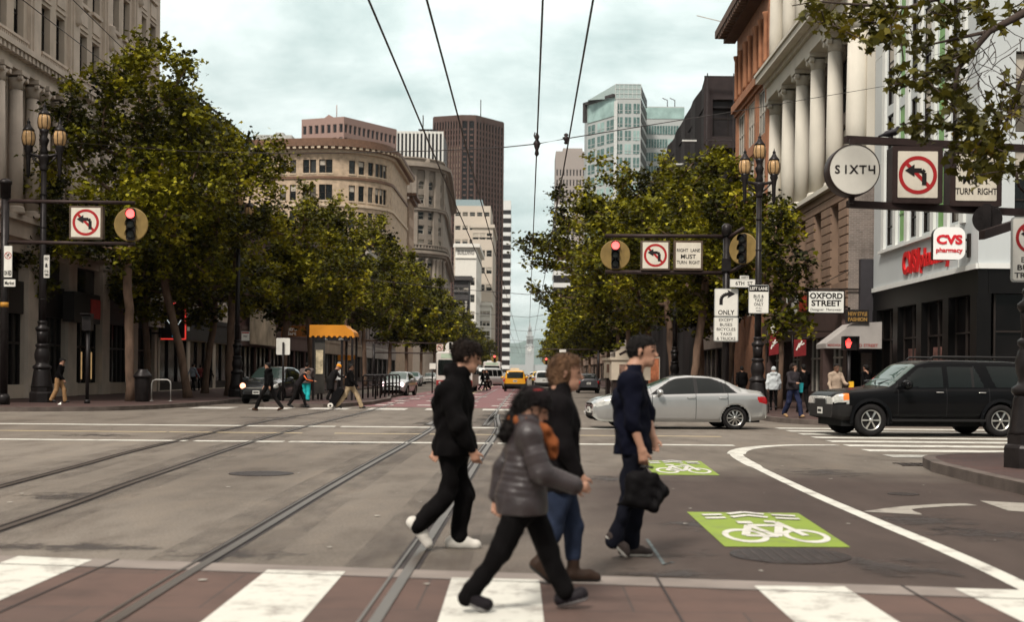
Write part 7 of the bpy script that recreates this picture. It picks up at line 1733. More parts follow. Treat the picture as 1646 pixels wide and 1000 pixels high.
c = P(424, 648, 57.5); lex, lob = build_car('dark crossover parked facing us on the left with one warm lit headlamp', cross, (c.x, 59.6, 0), math.radians(-97), paint('charcoal_car_paint', (.022, .024, .026), .22, .2, 1.), 'dark_crossover', None)
mb = MB(); mb.lathe([(.13, 0), (.11, .04), (.02, .05)], (2.34, -.62, .80), 16, axis='X'); mb.build('lit_headlamp', m_hlr, lex)
# --- pale small car with both lamps lit
zf2, ef2 = mk_zf((.62, .80), (.52, .74), dict(side=[(.8, .95), (.2, 1.36), (-1.2, 1.36), (-1.6, 1.0)], f=(.2, 1.15), r=(-2.0, -1.4), hx=1.75, tx=-1.9, tz=(.7, .95)))
small = dict(sedan); small.update(zones=zf2, ends=ef2, n=80, nj=40, txt=False)
hatch = dict(x=(-2.1, 2.1), top=[(-2.1, .95), (-2.05, 1.1), (-1.5, 1.42), (-.8, 1.50), (0, 1.51), (.3, 1.44), (1.15, 1.02), (1.6, .93), (1.95, .80), (2.1, .66)], belt=[(-2.1, .85), (-1.9, .97), (1, .93), (1.6, .86), (1.95, .74), (2.1, .6)], sill=[(-2.1, .45), (-1.9, .28), (1.8, .24), (2.1, .36)], wb=[(-2.1, .68), (-1.9, .80), (-1.2, .86), (1.3, .86), (1.8, .78), (2.1, .58)], wr=[(-2.1, .5), (-1.4, .58), (.2, .58), (1.15, .72), (1.8, .52), (2.1, .35)], r=.31, wheels=(1.3, -1.25), zones=zf2, ends=ef2, mirror=(.7, 1.0, .98), plate=(.45, .75), spokes=8, n=80, nj=40)
c = P(636, 636, 80); hc, _ = build_car('small silver hatchback with both headlamps lit behind the island railing', hatch, (c.x, 82, 0), math.radians(-96), paint('grey_silver_paint', (.36, .37, .37), .3, .5, .7), 'small_car', None)
for s in (-.58, .58): mb = MB(); mb.lathe([(.15, 0), (.13, .04), (.02, .06)], (2.02, s, .70), 14, axis='X'); mb.build('lit_headlamp', M('pink_white_lamp', (1.0, .72, .74), .2, emit=3.0, var=.02), hc)
# --- yellow taxi seen from behind
def z_taxi(x, y, z, side, t, wr):
    if t > 6 / 16 and t <= 12.2 / 16 and inpoly(x, z, [(.7, 1.1), (.2, 1.55), (-1.9, 1.55), (-2.05, 1.12)]): return 'side_window|%d' % side
    if t > 11.9 / 16 and .3 < x < 1.05 and y < wr * .96: return 'windscreen'
    if x < -1.95 and 1.06 < z < 1.56 and y < .64: return 'rear_window'
    if t < 7 / 16 and x < -2.02 and .78 < z < 1.12 and y > .64: return 'taillight|%d' % side
    if z < .62: return 'cladding'
    return None
def e_taxi(x, y, z):
    if x < 0:
        if z > 1.06 and z < 1.56 and abs(y) < .62: return 'rear_window'
        if z < .62: return 'cladding'
    return None
taxi = dict(x=(-2.22, 2.2), top=[(-2.22, 1.15), (-2.17, 1.45), (-2.05, 1.66), (-1.5, 1.71), (0, 1.71), (.3, 1.64), (1.05, 1.14), (1.6, 1.06), (2.1, .96), (2.2, .85)], belt=[(-2.22, 1.0), (-2.1, 1.06), (1, 1.02), (2.0, .92), (2.2, .8)], sill=[(-2.22, .42), (-2, .36), (2, .34), (2.2, .42)], wb=[(-2.22, .80), (-2.1, .87), (1.8, .88), (2.2, .74)], wr=[(-2.22, .60), (-2, .68), (.2, .68), (1.05, .78), (2.2, .55)], r=.36, wheels=(1.3, -1.32), zones=z_taxi, ends=e_taxi, mirror=(.7, 1.12, .98), mk=1.2, plate=(.6, .84), spokes=8, n=80, nj=44, sm=3)
c = P(827, 632, 104); tx, _ = build_car('yellow taxi seen from behind in the red bus lane', taxi, (c.x, 105.5, 0), math.pi / 2 + .02, paint('taxi_yellow', (.62, .29, .015), .35, 0, .6), 'yellow_taxi', None, 'taxi')
mb = MB(); mb.prism(rrect(-.35, .35, 1.73, 1.87, .04), 'X', -.12, .12); mb.build('roof_sign', M('taxi_sign', (.7, .6, .4), .4), tx)
# --- bus and van further on
def bus(label, x, Y, w, h, L, body, band, name='city_bus', group=None):
    rt = root(name, label, 'bus', (x, Y, 0), 0, group); mb = MB(); pr = rrect(-w / 2, w / 2, .35, h, .22)
    i = mb.add([(q[0], .0, q[1]) for q in pr]); j = mb.add([(q[0], L, q[1]) for q in pr]); n = len(pr)
    f0 = mb.add([(q[0] * .96, -.12, .35 + (q[1] - .35) * .97) for q in pr])
    for k in range(n): mb.face((i + k, (i + (k + 1) % n), j + (k + 1) % n, j + k), 0, False); mb.face((f0 + k, f0 + (k + 1) % n, i + (k + 1) % n, i + k), 0, True)
    mb.face(range(f0, f0 + n)); mb.face(range(j, j + n)); mb.box(-w * .3, w * .3, 1.5, L - 2, h, h + .18); mb.build('body', body, rt)
    mb = MB(); mb.prism(rrect(-w * .44, w * .44, h * .42, h * .80, .1), 'Y', -.14, -.125); mb.box(-.02, .02, -.15, -.13, h * .42, h * .8); mb.build('windscreen', m_cglass, rt)
    mb = MB(); mb.prism(rrect(-w * .36, w * .36, h * .84, h * .95, .03), 'Y', -.135, -.122); mb.build('destination_board', M('pale_green_board', (.40, .50, .38), .4), rt)
    mb = MB(); mb.box(-w * .48, w * .48, -.14, -.122, .5, h * .30); mb.build('front_band', band, rt)
    for s in (-1, 1):
        mb = MB()
        for k in range(6): y = .6 + k * (L - 1) / 6; mb.box(s * w / 2 - .01, s * w / 2 + .01, y, y + (L - 1) / 6 - .2, h * .45, h * .8)
        mb.build('side_windows', m_cglass, rt)
        mb = MB(); mb.lathe([(.11, -.03), (.1, 0)], (s * w * .38, -.13, h * .24), 12, axis='Y'); mb.build('headlight', m_head, rt)
        for wy in (1.9, L - 2.6): wheel_box = MB(); wheel_box.lathe([(.25, -.14), (.46, -.13), (.46, .13), (.25, .14)], (s * (w / 2 - .16), wy, .46), 20, axis='X'); wheel_box.build('wheel', m_tyre, rt)
        mb = MB(); mb.box(s * (w / 2 + .12) - .08, s * (w / 2 + .12) + .08, -.35, -.25, h * .55, h * .72); mb.tube([(s * w / 2, -.1, h * .75), (s * (w / 2 + .12), -.3, h * .74)], .02, 5); mb.build('mirror', m_blackp, rt)
    return rt
m_busw = paint('bus_white', (.55, .52, .48), .4, 0, .3); m_busr = paint('bus_red', (.30, .04, .04), .4, 0, .3)
a, b = P(690, 645, 96), P(771, 566, 96); bus('white front of a city bus behind the man in the black jacket', (a.x + b.x) / 2, 96, 2.75, 3.0, 11, m_busw, m_busr)
b2 = bus('distant trolley bus with poles raised, far down the street', -5.2, 190, 2.5, 3.1, 11, m_busw, m_busr, group='far traffic'); mb = MB()
for s in (-.25, .25): mb.tube([(s, 6, 3.3), (s * 2.4, 1.2, 6.0)], .05, 5)
mb.build('trolley_poles', m_blk, b2)
def z_van(x, y, z, side, t, wr):
    if t > 6 / 16 and t < 12.4 / 16 and z > 1.15 and z < 1.75 and x < 1.0: return 'side_window|%d' % side if abs((x % .95) - .05) > .06 else None
    if t > 11 / 16 and .9 < x < 1.6 and y < wr: return 'windscreen'
    return None
van = dict(x=(-2.5, 2.4), top=[(-2.5, 1.6), (-2.42, 1.88), (-2.2, 1.95), (.8, 1.95), (1.0, 1.88), (1.65, 1.2), (2.2, 1.05), (2.4, .85)], belt=[(-2.5, 1.1), (1.6, 1.08), (2.4, .8)], sill=[(-2.5, .4), (2.2, .35), (2.4, .45)], wb=[(-2.5, .92), (-2.3, .97), (2, .97), (2.4, .75)], wr=[(-2.5, .78), (.9, .78), (1.65, .85), (2.4, .6)], r=.35, wheels=(1.5, -1.5), zones=z_van, ends=lambda x, y, z: 'rear_window' if (x < 0 and 1.15 < z < 1.7 and abs(y) < .7) else None, mirror=(1.3, 1.25, 1.1), mk=1.3, plate=(.6, .9), spokes=6, n=60, nj=36)
c = P(786, 628, 128); build_car('white van beyond the bus with people at its side', van, (c.x, 129, 0), math.radians(62), paint('van_white', (.62, .63, .61), .35, 0, .4), 'white_van', None, 'van')
# --- far traffic: cars a few pixels across, shared meshes, each a thing of its own
far = {}
cols = [(.55, .55, .53), (.05, .05, .055), (.62, .61, .57), (.25, .26, .28), (.30, .04, .04), (.60, .36, .03), (.12, .14, .17)]
shapes = [(small, 'saloon'), (hatch, 'hatchback'), (taxi, 'estate')]
r = random.Random(8)
spots = [(-4.6, 150, 'white', 2, 0), (-1.4, 118, 'grey', 3, 1), (1.5, 122, 'pale', 0, 2), (1.6, 128, 'dark', 1, 0), (-.9, 140, 'silver', 0, 0), (4.6, 100, 'dark', 1, 1), (4.9, 118, 'silver', 0, 1), (4.4, 140, 'red', 4, 0), (1.4, 160, 'yellow', 5, 2), (-1.4, 172, 'white', 2, 2), (4.8, 165, 'white', 2, 1), (-3.6, 215, 'grey', 3, 0), (-1.2, 205, 'pale', 0, 1), (1.5, 195, 'dark', 6, 0), (4.7, 195, 'yellow', 5, 2), (1.8, 235, 'white', 2, 2), (-1.5, 250, 'red', 4, 1), (4.6, 240, 'silver', 0, 0), (-4.2, 262, 'white', 2, 1), (1.2, 285, 'silver', 0, 2), (4.5, 300, 'white', 2, 0), (-1.6, 310, 'dark', 1, 0), (-11.8, 118, 'dark', 6, 0), (-11.9, 136, 'grey', 3, 1), (-11.9, 160, 'white', 2, 0), (-11.8, 190, 'silver', 0, 1)]
for k, (x, y, cn, ci, si) in enumerate(spots):
    toward = x < -2.5; sh, sn = shapes[si]; key = (ci, si)
    lab = '%s %s far down the street, %s' % (cn, sn, 'facing us' if toward else 'seen from behind')
    if x < -10: lab = '%s %s parked far along the left kerb' % (cn, sn)
    if key not in far: far[key], _ = build_car(lab, sh, (x, y, 0), (-1 if toward else 1) * math.pi / 2, paint('far_paint_%s' % cn, cols[ci], .35, .2, .5), 'far_car', 'far traffic')
    else: dup(far[key], (x, y, 0), (-1 if toward else 1) * math.pi / 2, lab)
# ---------------------------------------------------------------- people: bodies grown as one skin from a posed skeleton
class Sdf:
    def __init__(s, lo, hi, h):
        s.lo = np.array(lo, float); s.h = h; n = np.ceil((np.array(hi) - s.lo) / h).astype(int) + 1
        s.ax = [(s.lo[i] + h * np.arange(n[i])).astype(np.float32) for i in range(3)]; s.F = np.full(n, .3, np.float32)
    def cap(s, a, b, ra, rb, k=.02, flat=None, rib=None, sub=False):
        a, b = np.array(a, float), np.array(b, float); R = max(ra, rb) * (max(1, flat[1]) if flat else 1) * (1.15 if rib else 1) + k + 3 * s.h
        lo, hi = np.minimum(a, b) - R, np.maximum(a, b) + R; sl = []
        for i in range(3):
            i0, i1 = int(np.searchsorted(s.ax[i], lo[i])), int(np.searchsorted(s.ax[i], hi[i]))
            if i1 <= i0: return
            sl.append(slice(i0, i1))
        d = [s.ax[0][sl[0]][:, None, None] - a[0], s.ax[1][sl[1]][None, :, None] - a[1], s.ax[2][sl[2]][None, None, :] - a[2]]; ab = b - a
        if flat:
            v = np.array(flat[0], float); v /= np.linalg.norm(v); q = 1 - 1 / flat[1]; c = (d[0] * v[0] + d[1] * v[1] + d[2] * v[2]) * q; d = [d[i] - c * v[i] for i in range(3)]; ab = ab - v * (ab @ v) * q
        L2 = max(1e-9, float(ab @ ab)); t = np.clip((d[0] * ab[0] + d[1] * ab[1] + d[2] * ab[2]) / L2, 0, 1); r = ra + (rb - ra) * t
        if rib: r = r * (1 + rib[1] * np.abs(np.sin(np.pi * t * rib[0])))
        dist = np.sqrt((d[0] - t * ab[0]) ** 2 + (d[1] - t * ab[1]) ** 2 + (d[2] - t * ab[2]) ** 2) - r
        if flat and flat[1] < 1: pass
        F = s.F[tuple(sl)]
        if sub: g = -dist; h_ = np.clip(.5 - .5 * (g - F) / k * -1, 0, 1); s.F[tuple(sl)] = np.maximum(F, g)
        else: h_ = np.clip(.5 + .5 * (F - dist) / k, 0, 1); s.F[tuple(sl)] = F * (1 - h_) + dist * h_ - k * h_ * (1 - h_)
    def cut(s, n, c):       # keep the side where n.p <= c
        n = np.array(n, float); g = s.ax[0][:, None, None] * n[0] + s.ax[1][None, :, None] * n[1] + s.ax[2][None, None, :] * n[2] - c; s.F = np.maximum(s.F, g.astype(np.float32))
    def folds(s, amp, freq, seed):
        rg = np.random.default_rng(seed); X, Y, Z = s.ax[0][:, None, None], s.ax[1][None, :, None], s.ax[2][None, None, :]
        f32 = np.float32; WX = (np.sin(Z * 11 + Y * 7 + rg.uniform(0, 6)) * .8 + np.sin(X * 13 - Y * 9) * .6).astype(f32)
        for k in range(9):
            w = rg.normal(size=3); w = w / np.linalg.norm(w) * freq * (.6 + .42 * k); s.F = s.F + (amp / (1 + .5 * k) * np.sin(X * f32(w[0]) + Y * f32(w[1]) + Z * f32(w[2]) + WX * f32(1.2) + f32(rg.uniform(0, 6.3)))).astype(f32)
    def mesh(s):
        F, lo, h = s.F, s.lo, s.h; S = F < 0; c = np.zeros(np.array(F.shape) - 1, np.int8)
        for di in (0, 1):
            for dj in (0, 1):
                for dk in (0, 1): c += S[di:F.shape[0] - 1 + di, dj:F.shape[1] - 1 + dj, dk:F.shape[2] - 1 + dk]
        I = np.argwhere((c > 0) & (c < 8)); n = len(I); cor = [(a, b, d) for a in (0, 1) for b in (0, 1) for d in (0, 1)]
        V = np.stack([F[I[:, 0] + a, I[:, 1] + b, I[:, 2] + d] for a, b, d in cor], 1); pos = np.zeros((n, 3)); cnt = np.zeros(n)
        for p in range(8):
            for q in range(p + 1, 8):
                if sum(abs(cor[p][k] - cor[q][k]) for k in range(3)) != 1: continue
                m = (V[:, p] < 0) != (V[:, q] < 0); t = np.where(m, V[:, p] / np.where(m, V[:, p] - V[:, q], 1), 0)[:, None]
                pos += m[:, None] * (np.array(cor[p]) + t * (np.array(cor[q]) - np.array(cor[p]))); cnt += m
        v = lo + (I + pos / cnt[:, None]) * h; vid = np.full(c.shape, -1, np.int64); vid[I[:, 0], I[:, 1], I[:, 2]] = np.arange(n); quads = []
        for ax in range(3):
            o = [k for k in range(3) if k != ax]; A = np.moveaxis(S, ax, 0); E = np.argwhere(A[:-1] != A[1:])
            E = E[(E[:, 1] > 0) & (E[:, 2] > 0) & (E[:, 1] < A.shape[1] - 1) & (E[:, 2] < A.shape[2] - 1)]; Vm = np.moveaxis(vid, ax, 0); ins = A[E[:, 0], E[:, 1], E[:, 2]]
            q = np.stack([Vm[E[:, 0], E[:, 1] - 1, E[:, 2] - 1], Vm[E[:, 0], E[:, 1], E[:, 2] - 1], Vm[E[:, 0], E[:, 1], E[:, 2]], Vm[E[:, 0], E[:, 1] - 1, E[:, 2]]], 1)
            fl = ins if ax != 1 else ~ins; q = np.where(fl[:, None], q, q[:, ::-1]); quads.append(q)
        return v, np.concatenate(quads)
def skin_obj(name, v, q, mats, parent=None, midx=None):
    me = bpy.data.meshes.new(name); me.from_pydata(v.tolist(), [], q.tolist())
    for m in mats: me.materials.append(m)
    me.polygons.foreach_set('use_smooth', [True] * len(q))
    if midx is not None: me.polygons.foreach_set('material_index', midx.astype(np.int32))
    me.update(); return link(name, me, parent)
def cloth(name, col, rough=.85, var=.2, sc=6): return M(name, col, rough, var=var, scale=sc, spec=.08, bump=.25, bscale=90)
def Rm(yaw, pitch=0, roll=0): return np.array((Matrix.Rotation(yaw, 3, 'Z') @ Matrix.Rotation(pitch, 3, 'Y') @ Matrix.Rotation(roll, 3, 'X')))
m_skin = M('skin', (.36, .195, .13), .55, var=.08, scale=8, spec=.35); m_skin2 = M('brown_skin', (.13, .07, .045), .5, var=.1, scale=8)
m_lip = M('lips', (.28, .10, .08), .5); m_eye = M('eye_dark', (.03, .022, .02), .2)

def person(label, loc, J, st, rz=0., group='pedestrians'):
    """J: joints in metres (x ahead, y to the left, z up). st: style"""
    h = st.get('h', .0095); sc = st.get('size', 1.0); allp = np.array([J[k] for k in J if k not in ('face',)], float); lo, hi = allp.min(0) - .30, allp.max(0) + .30; lo[2] = min(lo[2], -.05) + .0
    A = {k: np.array(v, float) for k, v in J.items() if k != 'face'}; yaw, pitch = J.get('face', (0, 0)); R = Rm(yaw, pitch); hd = A['head']; lat = A['sh_l'] - A['sh_r']; lat[2] = 0; lat = lat / np.linalg.norm(lat)
    hp = lambda x, y, z: hd + R @ (np.array((x, y, z)) * sc)
    # --- body: head, neck, trunk, limbs, hands in one skin
    S = Sdf(lo, hi, h); k = .03
    S.cap(hp(-.022, 0, .035), hp(.022, 0, .035), .088 * sc, .082 * sc, .02, (R @ np.array((0, 1, 0)), .88))
    S.cap(hp(.035, 0, .02), hp(.048, 0, -.06), .062 * sc, .05 * sc, .03, (R @ np.array((0, 1, 0)), .95)); S.cap(hp(.03, 0, -.075), hp(.066, 0, -.098), .042 * sc, .026 * sc, .03)
    S.cap(hp(.093, 0, .012), hp(.117, 0, -.03), .010 * sc, .015 * sc, .012); S.cap(hp(.088, -.02, -.062), hp(.088, .02, -.062), .012 * sc, .012 * sc, .012); S.cap(hp(.085, -.035, .028), hp(.085, .035, .028), .014 * sc, .014 * sc, .02)
    for s in (-1, 1):
        S.cap(hp(-.005, s * .082, .012), hp(-.012, s * .084, -.025), .020 * sc, .012 * sc, .008, (R @ np.array((0, 1, 0)), .5)); S.cap(hp(.102, s * .032, .006), hp(.098, s * .034, .005), .014 * sc, .014 * sc, .01, None, None, True)
    S.cap(hp(-.03, 0, -.03), A['neck'], .056 * sc, .062 * sc, .04)
    S.cap(A['neck'], A['chest'], .06, .105 * sc, .06, (lat, 1.35)); S.cap(A['chest'], A['pelvis'], .105 * sc, .085 * sc, .05, (lat, 1.3))
    for s in 'rl':
        S.cap(A['neck'] * .45 + A['sh_' + s] * .55, A['sh_' + s], .05, .05, .05); S.cap(A['sh_' + s], A['el_' + s], .048 * sc, .040 * sc, k); S.cap(A['el_' + s], A['wr_' + s], .042 * sc, .028 * sc, k)
        S.cap(A['hip_' + s], A['kn_' + s], .062 * sc, .042 * sc, k); S.cap(A['kn_' + s], A['an_' + s], .042 * sc, .030 * sc, k); S.cap(A['an_' + s], A['heel_' + s] * .6 + A['toe_' + s] * .4 + np.array((0, 0, .035)), .034, .022, k)
        d = A['wr_' + s] - A['el_' + s]; d /= np.linalg.norm(d); hn = A.get('palm_' + s); d2 = (A['hand_' + s] - A['wr_' + s]) if 'hand_' + s in A else d; d2 = d2 / np.linalg.norm(d2)
        nrm = np.cross(d2, np.array((1., 0, 0)) if abs(d2[0]) < .8 else np.array((0, 0, 1.))); nrm /= np.linalg.norm(nrm); side = np.cross(nrm, d2); w = A['wr_' + s]
        if side @ np.array((1., 0, .3)) < 0: side = -side
        inn = lat if s == 'r' else -lat; inn = inn - d2 * (inn @ d2); inn /= np.linalg.norm(inn); side = np.cross(inn, d2); side = side if side[0] > 0 or abs(side[0]) < .2 else -side; f = sc * .95
        S.cap(w, w + d2 * .075 * f, .026 * f, .026 * f, .015, (side, 1.5))
        if h < .012:
            for q, (o, L) in enumerate(((.033, .072), (.011, .080), (-.011, .074), (-.032, .058))):
                b0 = w + d2 * .085 * f + side * o * f; cu = .45 + .12 * q; b1 = b0 + (d2 * math.cos(cu) + inn * math.sin(cu)) * L * .52 * f; b2 = b1 + (d2 * math.cos(cu * 2.2) + inn * math.sin(cu * 2.2)) * L * .48 * f
                S.cap(b0, b1, .0105 * f, .0095 * f, .006); S.cap(b1, b2, .0095 * f, .0085 * f, .006)
            b0 = w + d2 * .03 * f + side * .034 * f; b1 = b0 + (d2 * .7 + side * .6 + inn * .25) * .042 * f; S.cap(b0, b1, .013 * f, .011 * f, .01); S.cap(b1, b1 + (d2 * .9 + side * .15 + inn * .35) * .034 * f, .011 * f, .009 * f, .006)
        else: S.cap(w + d2 * .07 * f, w + (d2 * .15 + inn * .03) * f, .022 * f, .015 * f, .015)
    v, q = S.mesh(); c = v[q].mean(1); lc = ((c - hd) @ R) / sc; mi = np.zeros(len(q), int)
    mi[(lc[:, 0] > .078) & (np.abs(lc[:, 1]) < .024) & (np.abs(lc[:, 2] + .062) < .010)] = 1
    mi[(lc[:, 0] > .07) & (np.abs(np.abs(lc[:, 1]) - .033) < .015) & (np.abs(lc[:, 2] - .006) < .007)] = 2
    mi[(lc[:, 0] > .07) & (np.abs(np.abs(lc[:, 1]) - .034) < .024) & (np.abs(lc[:, 2] - .034) < .006)] = 3
    if st.get('beard'): mi[(lc[:, 0] > .03) & (lc[:, 2] < -.05) & (lc[:, 2] > -.135) & (np.abs(lc[:, 2] + .062) > .008)] = 3
    o = skin_obj('person', v, q, [st.get('skin', m_skin), m_lip, m_eye, st.get('hair', m_eye)], None, mi); o.location = loc; o.rotation_euler = (0, 0, rz); tag(o, label, 'person', group)
    # --- top garment
    hc = st.get('hc', h); T = Sdf(lo, hi, hc); ar = st.get('arm', (.062, .054, .046)); tr_ = st.get('trunk', (.125, .13)); rib = st.get('rib'); wd = st.get('wide', 1.38)
    T.cap(A['neck'], A['chest'], .075, tr_[0] * sc, .07, (lat, wd)); T.cap(A['chest'], A['pelvis'], tr_[0] * sc, tr_[1] * sc, .05, (lat, wd), (rib[0], rib[1]) if rib else None)
    hem = st.get('hem', .08); T.cap(A['pelvis'], A['pelvis'] - np.array((0, 0, hem + .06)), tr_[1] * sc, tr_[1] * sc * st.get('flare', 1.03), .04, (lat, wd))
    for s in 'rl':
        T.cap(A['neck'] * .5 + A['sh_' + s] * .5, A['sh_' + s], .07, ar[0] * 1.08, .06); T.cap(A['sh_' + s], A['el_' + s], ar[0], ar[1], .04, None, (rib[2], rib[1]) if rib else None); sl = st.get('sleeve', .96)
        if sl > 0: T.cap(A['el_' + s], A['el_' + s] + (A['wr_' + s] - A['el_' + s]) * sl, ar[1], ar[2], .03, None, (rib[2], rib[1]) if rib else None)
    if st.get('hood'): T.cap(A['neck'] + np.array((-.06, -.07, .03)), A['neck'] + np.array((-.06, .07, .03)), .065, .065, .04); T.cap(A['neck'] + np.array((-.03, 0, .05)), A['neck'] + np.array((.02, 0, .03)), .085, .08, .03)
    if st.get('collar'): T.cap(A['neck'] + np.array((0, 0, .01)), A['neck'] + np.array((.01, 0, .05)), .074, .068, .02)
    T.folds(st.get('fold', .005), 20, int(abs(loc[0]) * 10)); T.cut((st.get('hemtilt', 0), 0, -1), -(A['pelvis'][2] - hem)); T.cut((0, 0, 1), A['neck'][2] + st.get('ncut', .10))
    v, q = T.mesh(); skin_obj(st.get('top_name', 'jacket'), v, q, [st['top']], o)
    # --- trousers
    G_ = Sdf(lo, hi, hc); tl = st.get('legs', (.092, .074, .062)); G_.cap(A['pelvis'] + np.array((0, 0, .06)), A['pelvis'] - np.array((0, 0, .05)), .105 * sc, .11 * sc, .05, (lat, 1.35))
    for s in 'rl':
        G_.cap(A['hip_' + s], A['kn_' + s], tl[0] * sc, tl[1] * sc, .04); d = A['an_' + s] - A['kn_' + s]; G_.cap(A['kn_' + s], A['kn_' + s] + d * st.get('cuff', .98), tl[1] * sc, tl[2] * sc, .03)
    G_.folds(st.get('fold2', .005), 18, 3 + int(abs(loc[0]) * 7)); v, q = G_.mesh(); skin_obj('trousers', v, q, [st['legs_m']], o)
    # --- shoes
    for s in 'rl':
        he, to = A['heel_' + s], A['toe_' + s]; fd = to - he; L = np.linalg.norm(fd); fd = fd / L; up = np.cross(fd, np.array((0, -1., 0))); up = up if up[2] > 0 else -up; pl = np.minimum(np.minimum(he, to), A['an_' + s]) - .14; ph = np.maximum(np.maximum(he, to), A['an_' + s]) + .14
        B = Sdf(pl, ph, max(hc * .8, .006)); w = st.get('shoe_w', .045); B.cap(he + fd * .04 + up * .045, he + fd * (L - .045) + up * .028, w * 1.05, w * .92, .02, ((0, 1., 0), 1.0)); B.cap(he + fd * .06 + up * .05, A['an_' + s] + (A['kn_' + s] - A['an_' + s]) * st.get('boot', .02), w, w * .98, .03); B.cap(he + fd * .12 + up * .04, he + fd * .17 + up * .055, w * .9, w * .85, .03)
        B.cut(-up, -float(up @ he)); v, q = B.mesh(); lp = (v[q].mean(1) - he) @ up; so = skin_obj('shoe', v, q, [st['shoes'], st.get('sole', m_blackp)], o, (lp < .022).astype(int))
    # --- hair
    hm = st.get('hair'); hs = st.get('hairstyle', 'short')
    if hm and hs != 'none':
        H = Sdf(hd - .26 - (.35 if hs == 'long' else 0) * np.array((1, 0, 1)), hd + .26, min(h, .012)); fl = (R @ np.array((0, 1, 0)), .90); th = st.get('hair_t', .010)
        H.cap(hp(-.026, 0, .04), hp(.022, 0, .045), (.088 + th) * sc, (.080 + th) * sc, .02, fl); H.cap(hp(-.045, 0, .0), hp(-.045, 0, -.035), .078 * sc, .062 * sc, .03, fl)
        if hs == 'long': H.cap(hp(-.06, 0, -.03), hp(*st.get('tail', (-.14, -.02, -.22))), .075 * sc, .055 * sc, .05)
        if hs == 'bob': H.cap(hp(-.05, 0, -.02), hp(-.03, 0, -.11), .085 * sc, .07 * sc, .04)
        H.folds(st.get('tuft', .003), 55, 9); fx, fz = R @ np.array((1, 0, 0)), R @ np.array((0, 0, 1))
        # open the face: remove what lies ahead of the hairline and below the fringe
        X = H.ax[0][:, None, None] - hd[0], H.ax[1][None, :, None] - hd[1], H.ax[2][None, None, :] - hd[2]; px = sum(X[i] * fx[i] for i in range(3)); pz = sum(X[i] * fz[i] for i in range(3)); fr = st.get('fringe', .058) * sc
        H.F = np.maximum(H.F, np.minimum(px - st.get('open', .022) * sc - np.maximum(0, -.0) , fr - pz + .25 * (px - .08 * sc)).astype(np.float32)); v, q = H.mesh(); ho = skin_obj('hair', v, q, [hm], o)
        ns = st.get('strands', 0)
        if ns:      # loose locks along the surface, falling back and down
            rg = np.random.default_rng(3); mbh = MB(); ctr = hp(-.02, 0, .03)
            for c in v[rg.integers(0, len(v), ns)]:
                nn = c - ctr; nn /= np.linalg.norm(nn); t = R @ np.array((-.55, 0, -.9)) + rg.normal(size=3) * .45; t -= nn * (t @ nn); t /= np.linalg.norm(t) + 1e-6; sd = np.cross(nn, t) * rg.uniform(.002, .005); L_ = st.get('lock', .045) * rg.uniform(.5, 1.3); p_ = c - nn * .006
                pts = [p_, p_ + t * L_ * .5 + nn * (.008 + rg.uniform(0, .008)), p_ + t * L_ + nn * rg.uniform(-.004, .012)]; i = mbh.add([pts[0] - sd, pts[0] + sd, pts[1] - sd, pts[1] + sd, pts[2]])
                mbh.face((i, i + 1, i + 3, i + 2)); mbh.face((i + 2, i + 3, i + 4))
            mbh.build('loose_locks', hm, ho)
    if st.get('hat'):
        H = Sdf(hd - .25, hd + .27, min(h, .012)); H.cap(hp(-.02, 0, .06), hp(.012, 0, .065), .104 * sc, .10 * sc, .02, (R @ np.array((0, 1, 0)), .92)); n = R @ np.array((0, 0, -1.)); H.cut(n, float(n @ hp(0, 0, st.get('hatline', .03))))
        if st.get('brim'): H.cap(hp(.09, 0, .045), hp(.13, 0, .035), .02, .012, .015, (R @ np.array((0, 1, 0)), 3.2))
        v, q = H.mesh(); skin_obj('hat', v, q, [st['hat']], o)
    return o
def pix(ref, Y):      # joints from pixels of the photograph at the person's own distance
    bx = P(ref, 600, Y).x
    def f(px, py, dy=0.): p = P(px, py, Y); return (p.x - bx, dy, max(p.z, .0))
    return bx, f
m_blackj = cloth('black_jacket', (.0025, .002, .0022)); m_blackt = cloth('black_trousers', (.003, .0025, .0027)); m_hairb = M('dark_brown_hair', (.012, .007, .005), .6, spec=.15, var=.4, scale=30, bump=.8, bscale=120, stretch=(1, 1, .3)); m_hairk = M('black_hair', (.006, .0045, .004), .6, spec=.15, var=.4, scale=30, bump=.6, bscale=120)
m_sneak = cloth('white_sneaker', (.55, .52, .47), .6); m_sole = M('white_sole', (.60, .57, .52), .7)

# 1 - man in the black jacket and white trainers
bx, f = pix(735, 10.9); J = dict(head=f(751, 574, 0), neck=f(736, 603, 0), chest=f(728, 648, 0), pelvis=f(733, 722, 0), sh_r=f(722, 627, -.19), sh_l=f(740, 624, .19), el_r=f(738, 682, -.27), wr_r=f(762, 722, -.24), hand_r=f(768, 742, -.22), el_l=f(722, 684, .26), wr_l=f(700, 722, .24), hand_l=f(694, 742, .22), hip_r=f(730, 732, -.09), kn_r=f(716, 796, -.10), an_r=f(676, 842, -.10), heel_r=f(653, 838, -.10), toe_r=f(690, 881, -.10), hip_l=f(736, 732, .09), kn_l=f(744, 800, .09), an_l=f(738, 866, .09), heel_l=f(716, 886, .09), toe_l=f(773, 887, .09), face=(.05, .22))
J['heel_l'] = (J['heel_l'][0], .09, .0); J['toe_l'] = (J['toe_l'][0], .09, .0); J['toe_r'] = (J['toe_r'][0], -.1, .005)
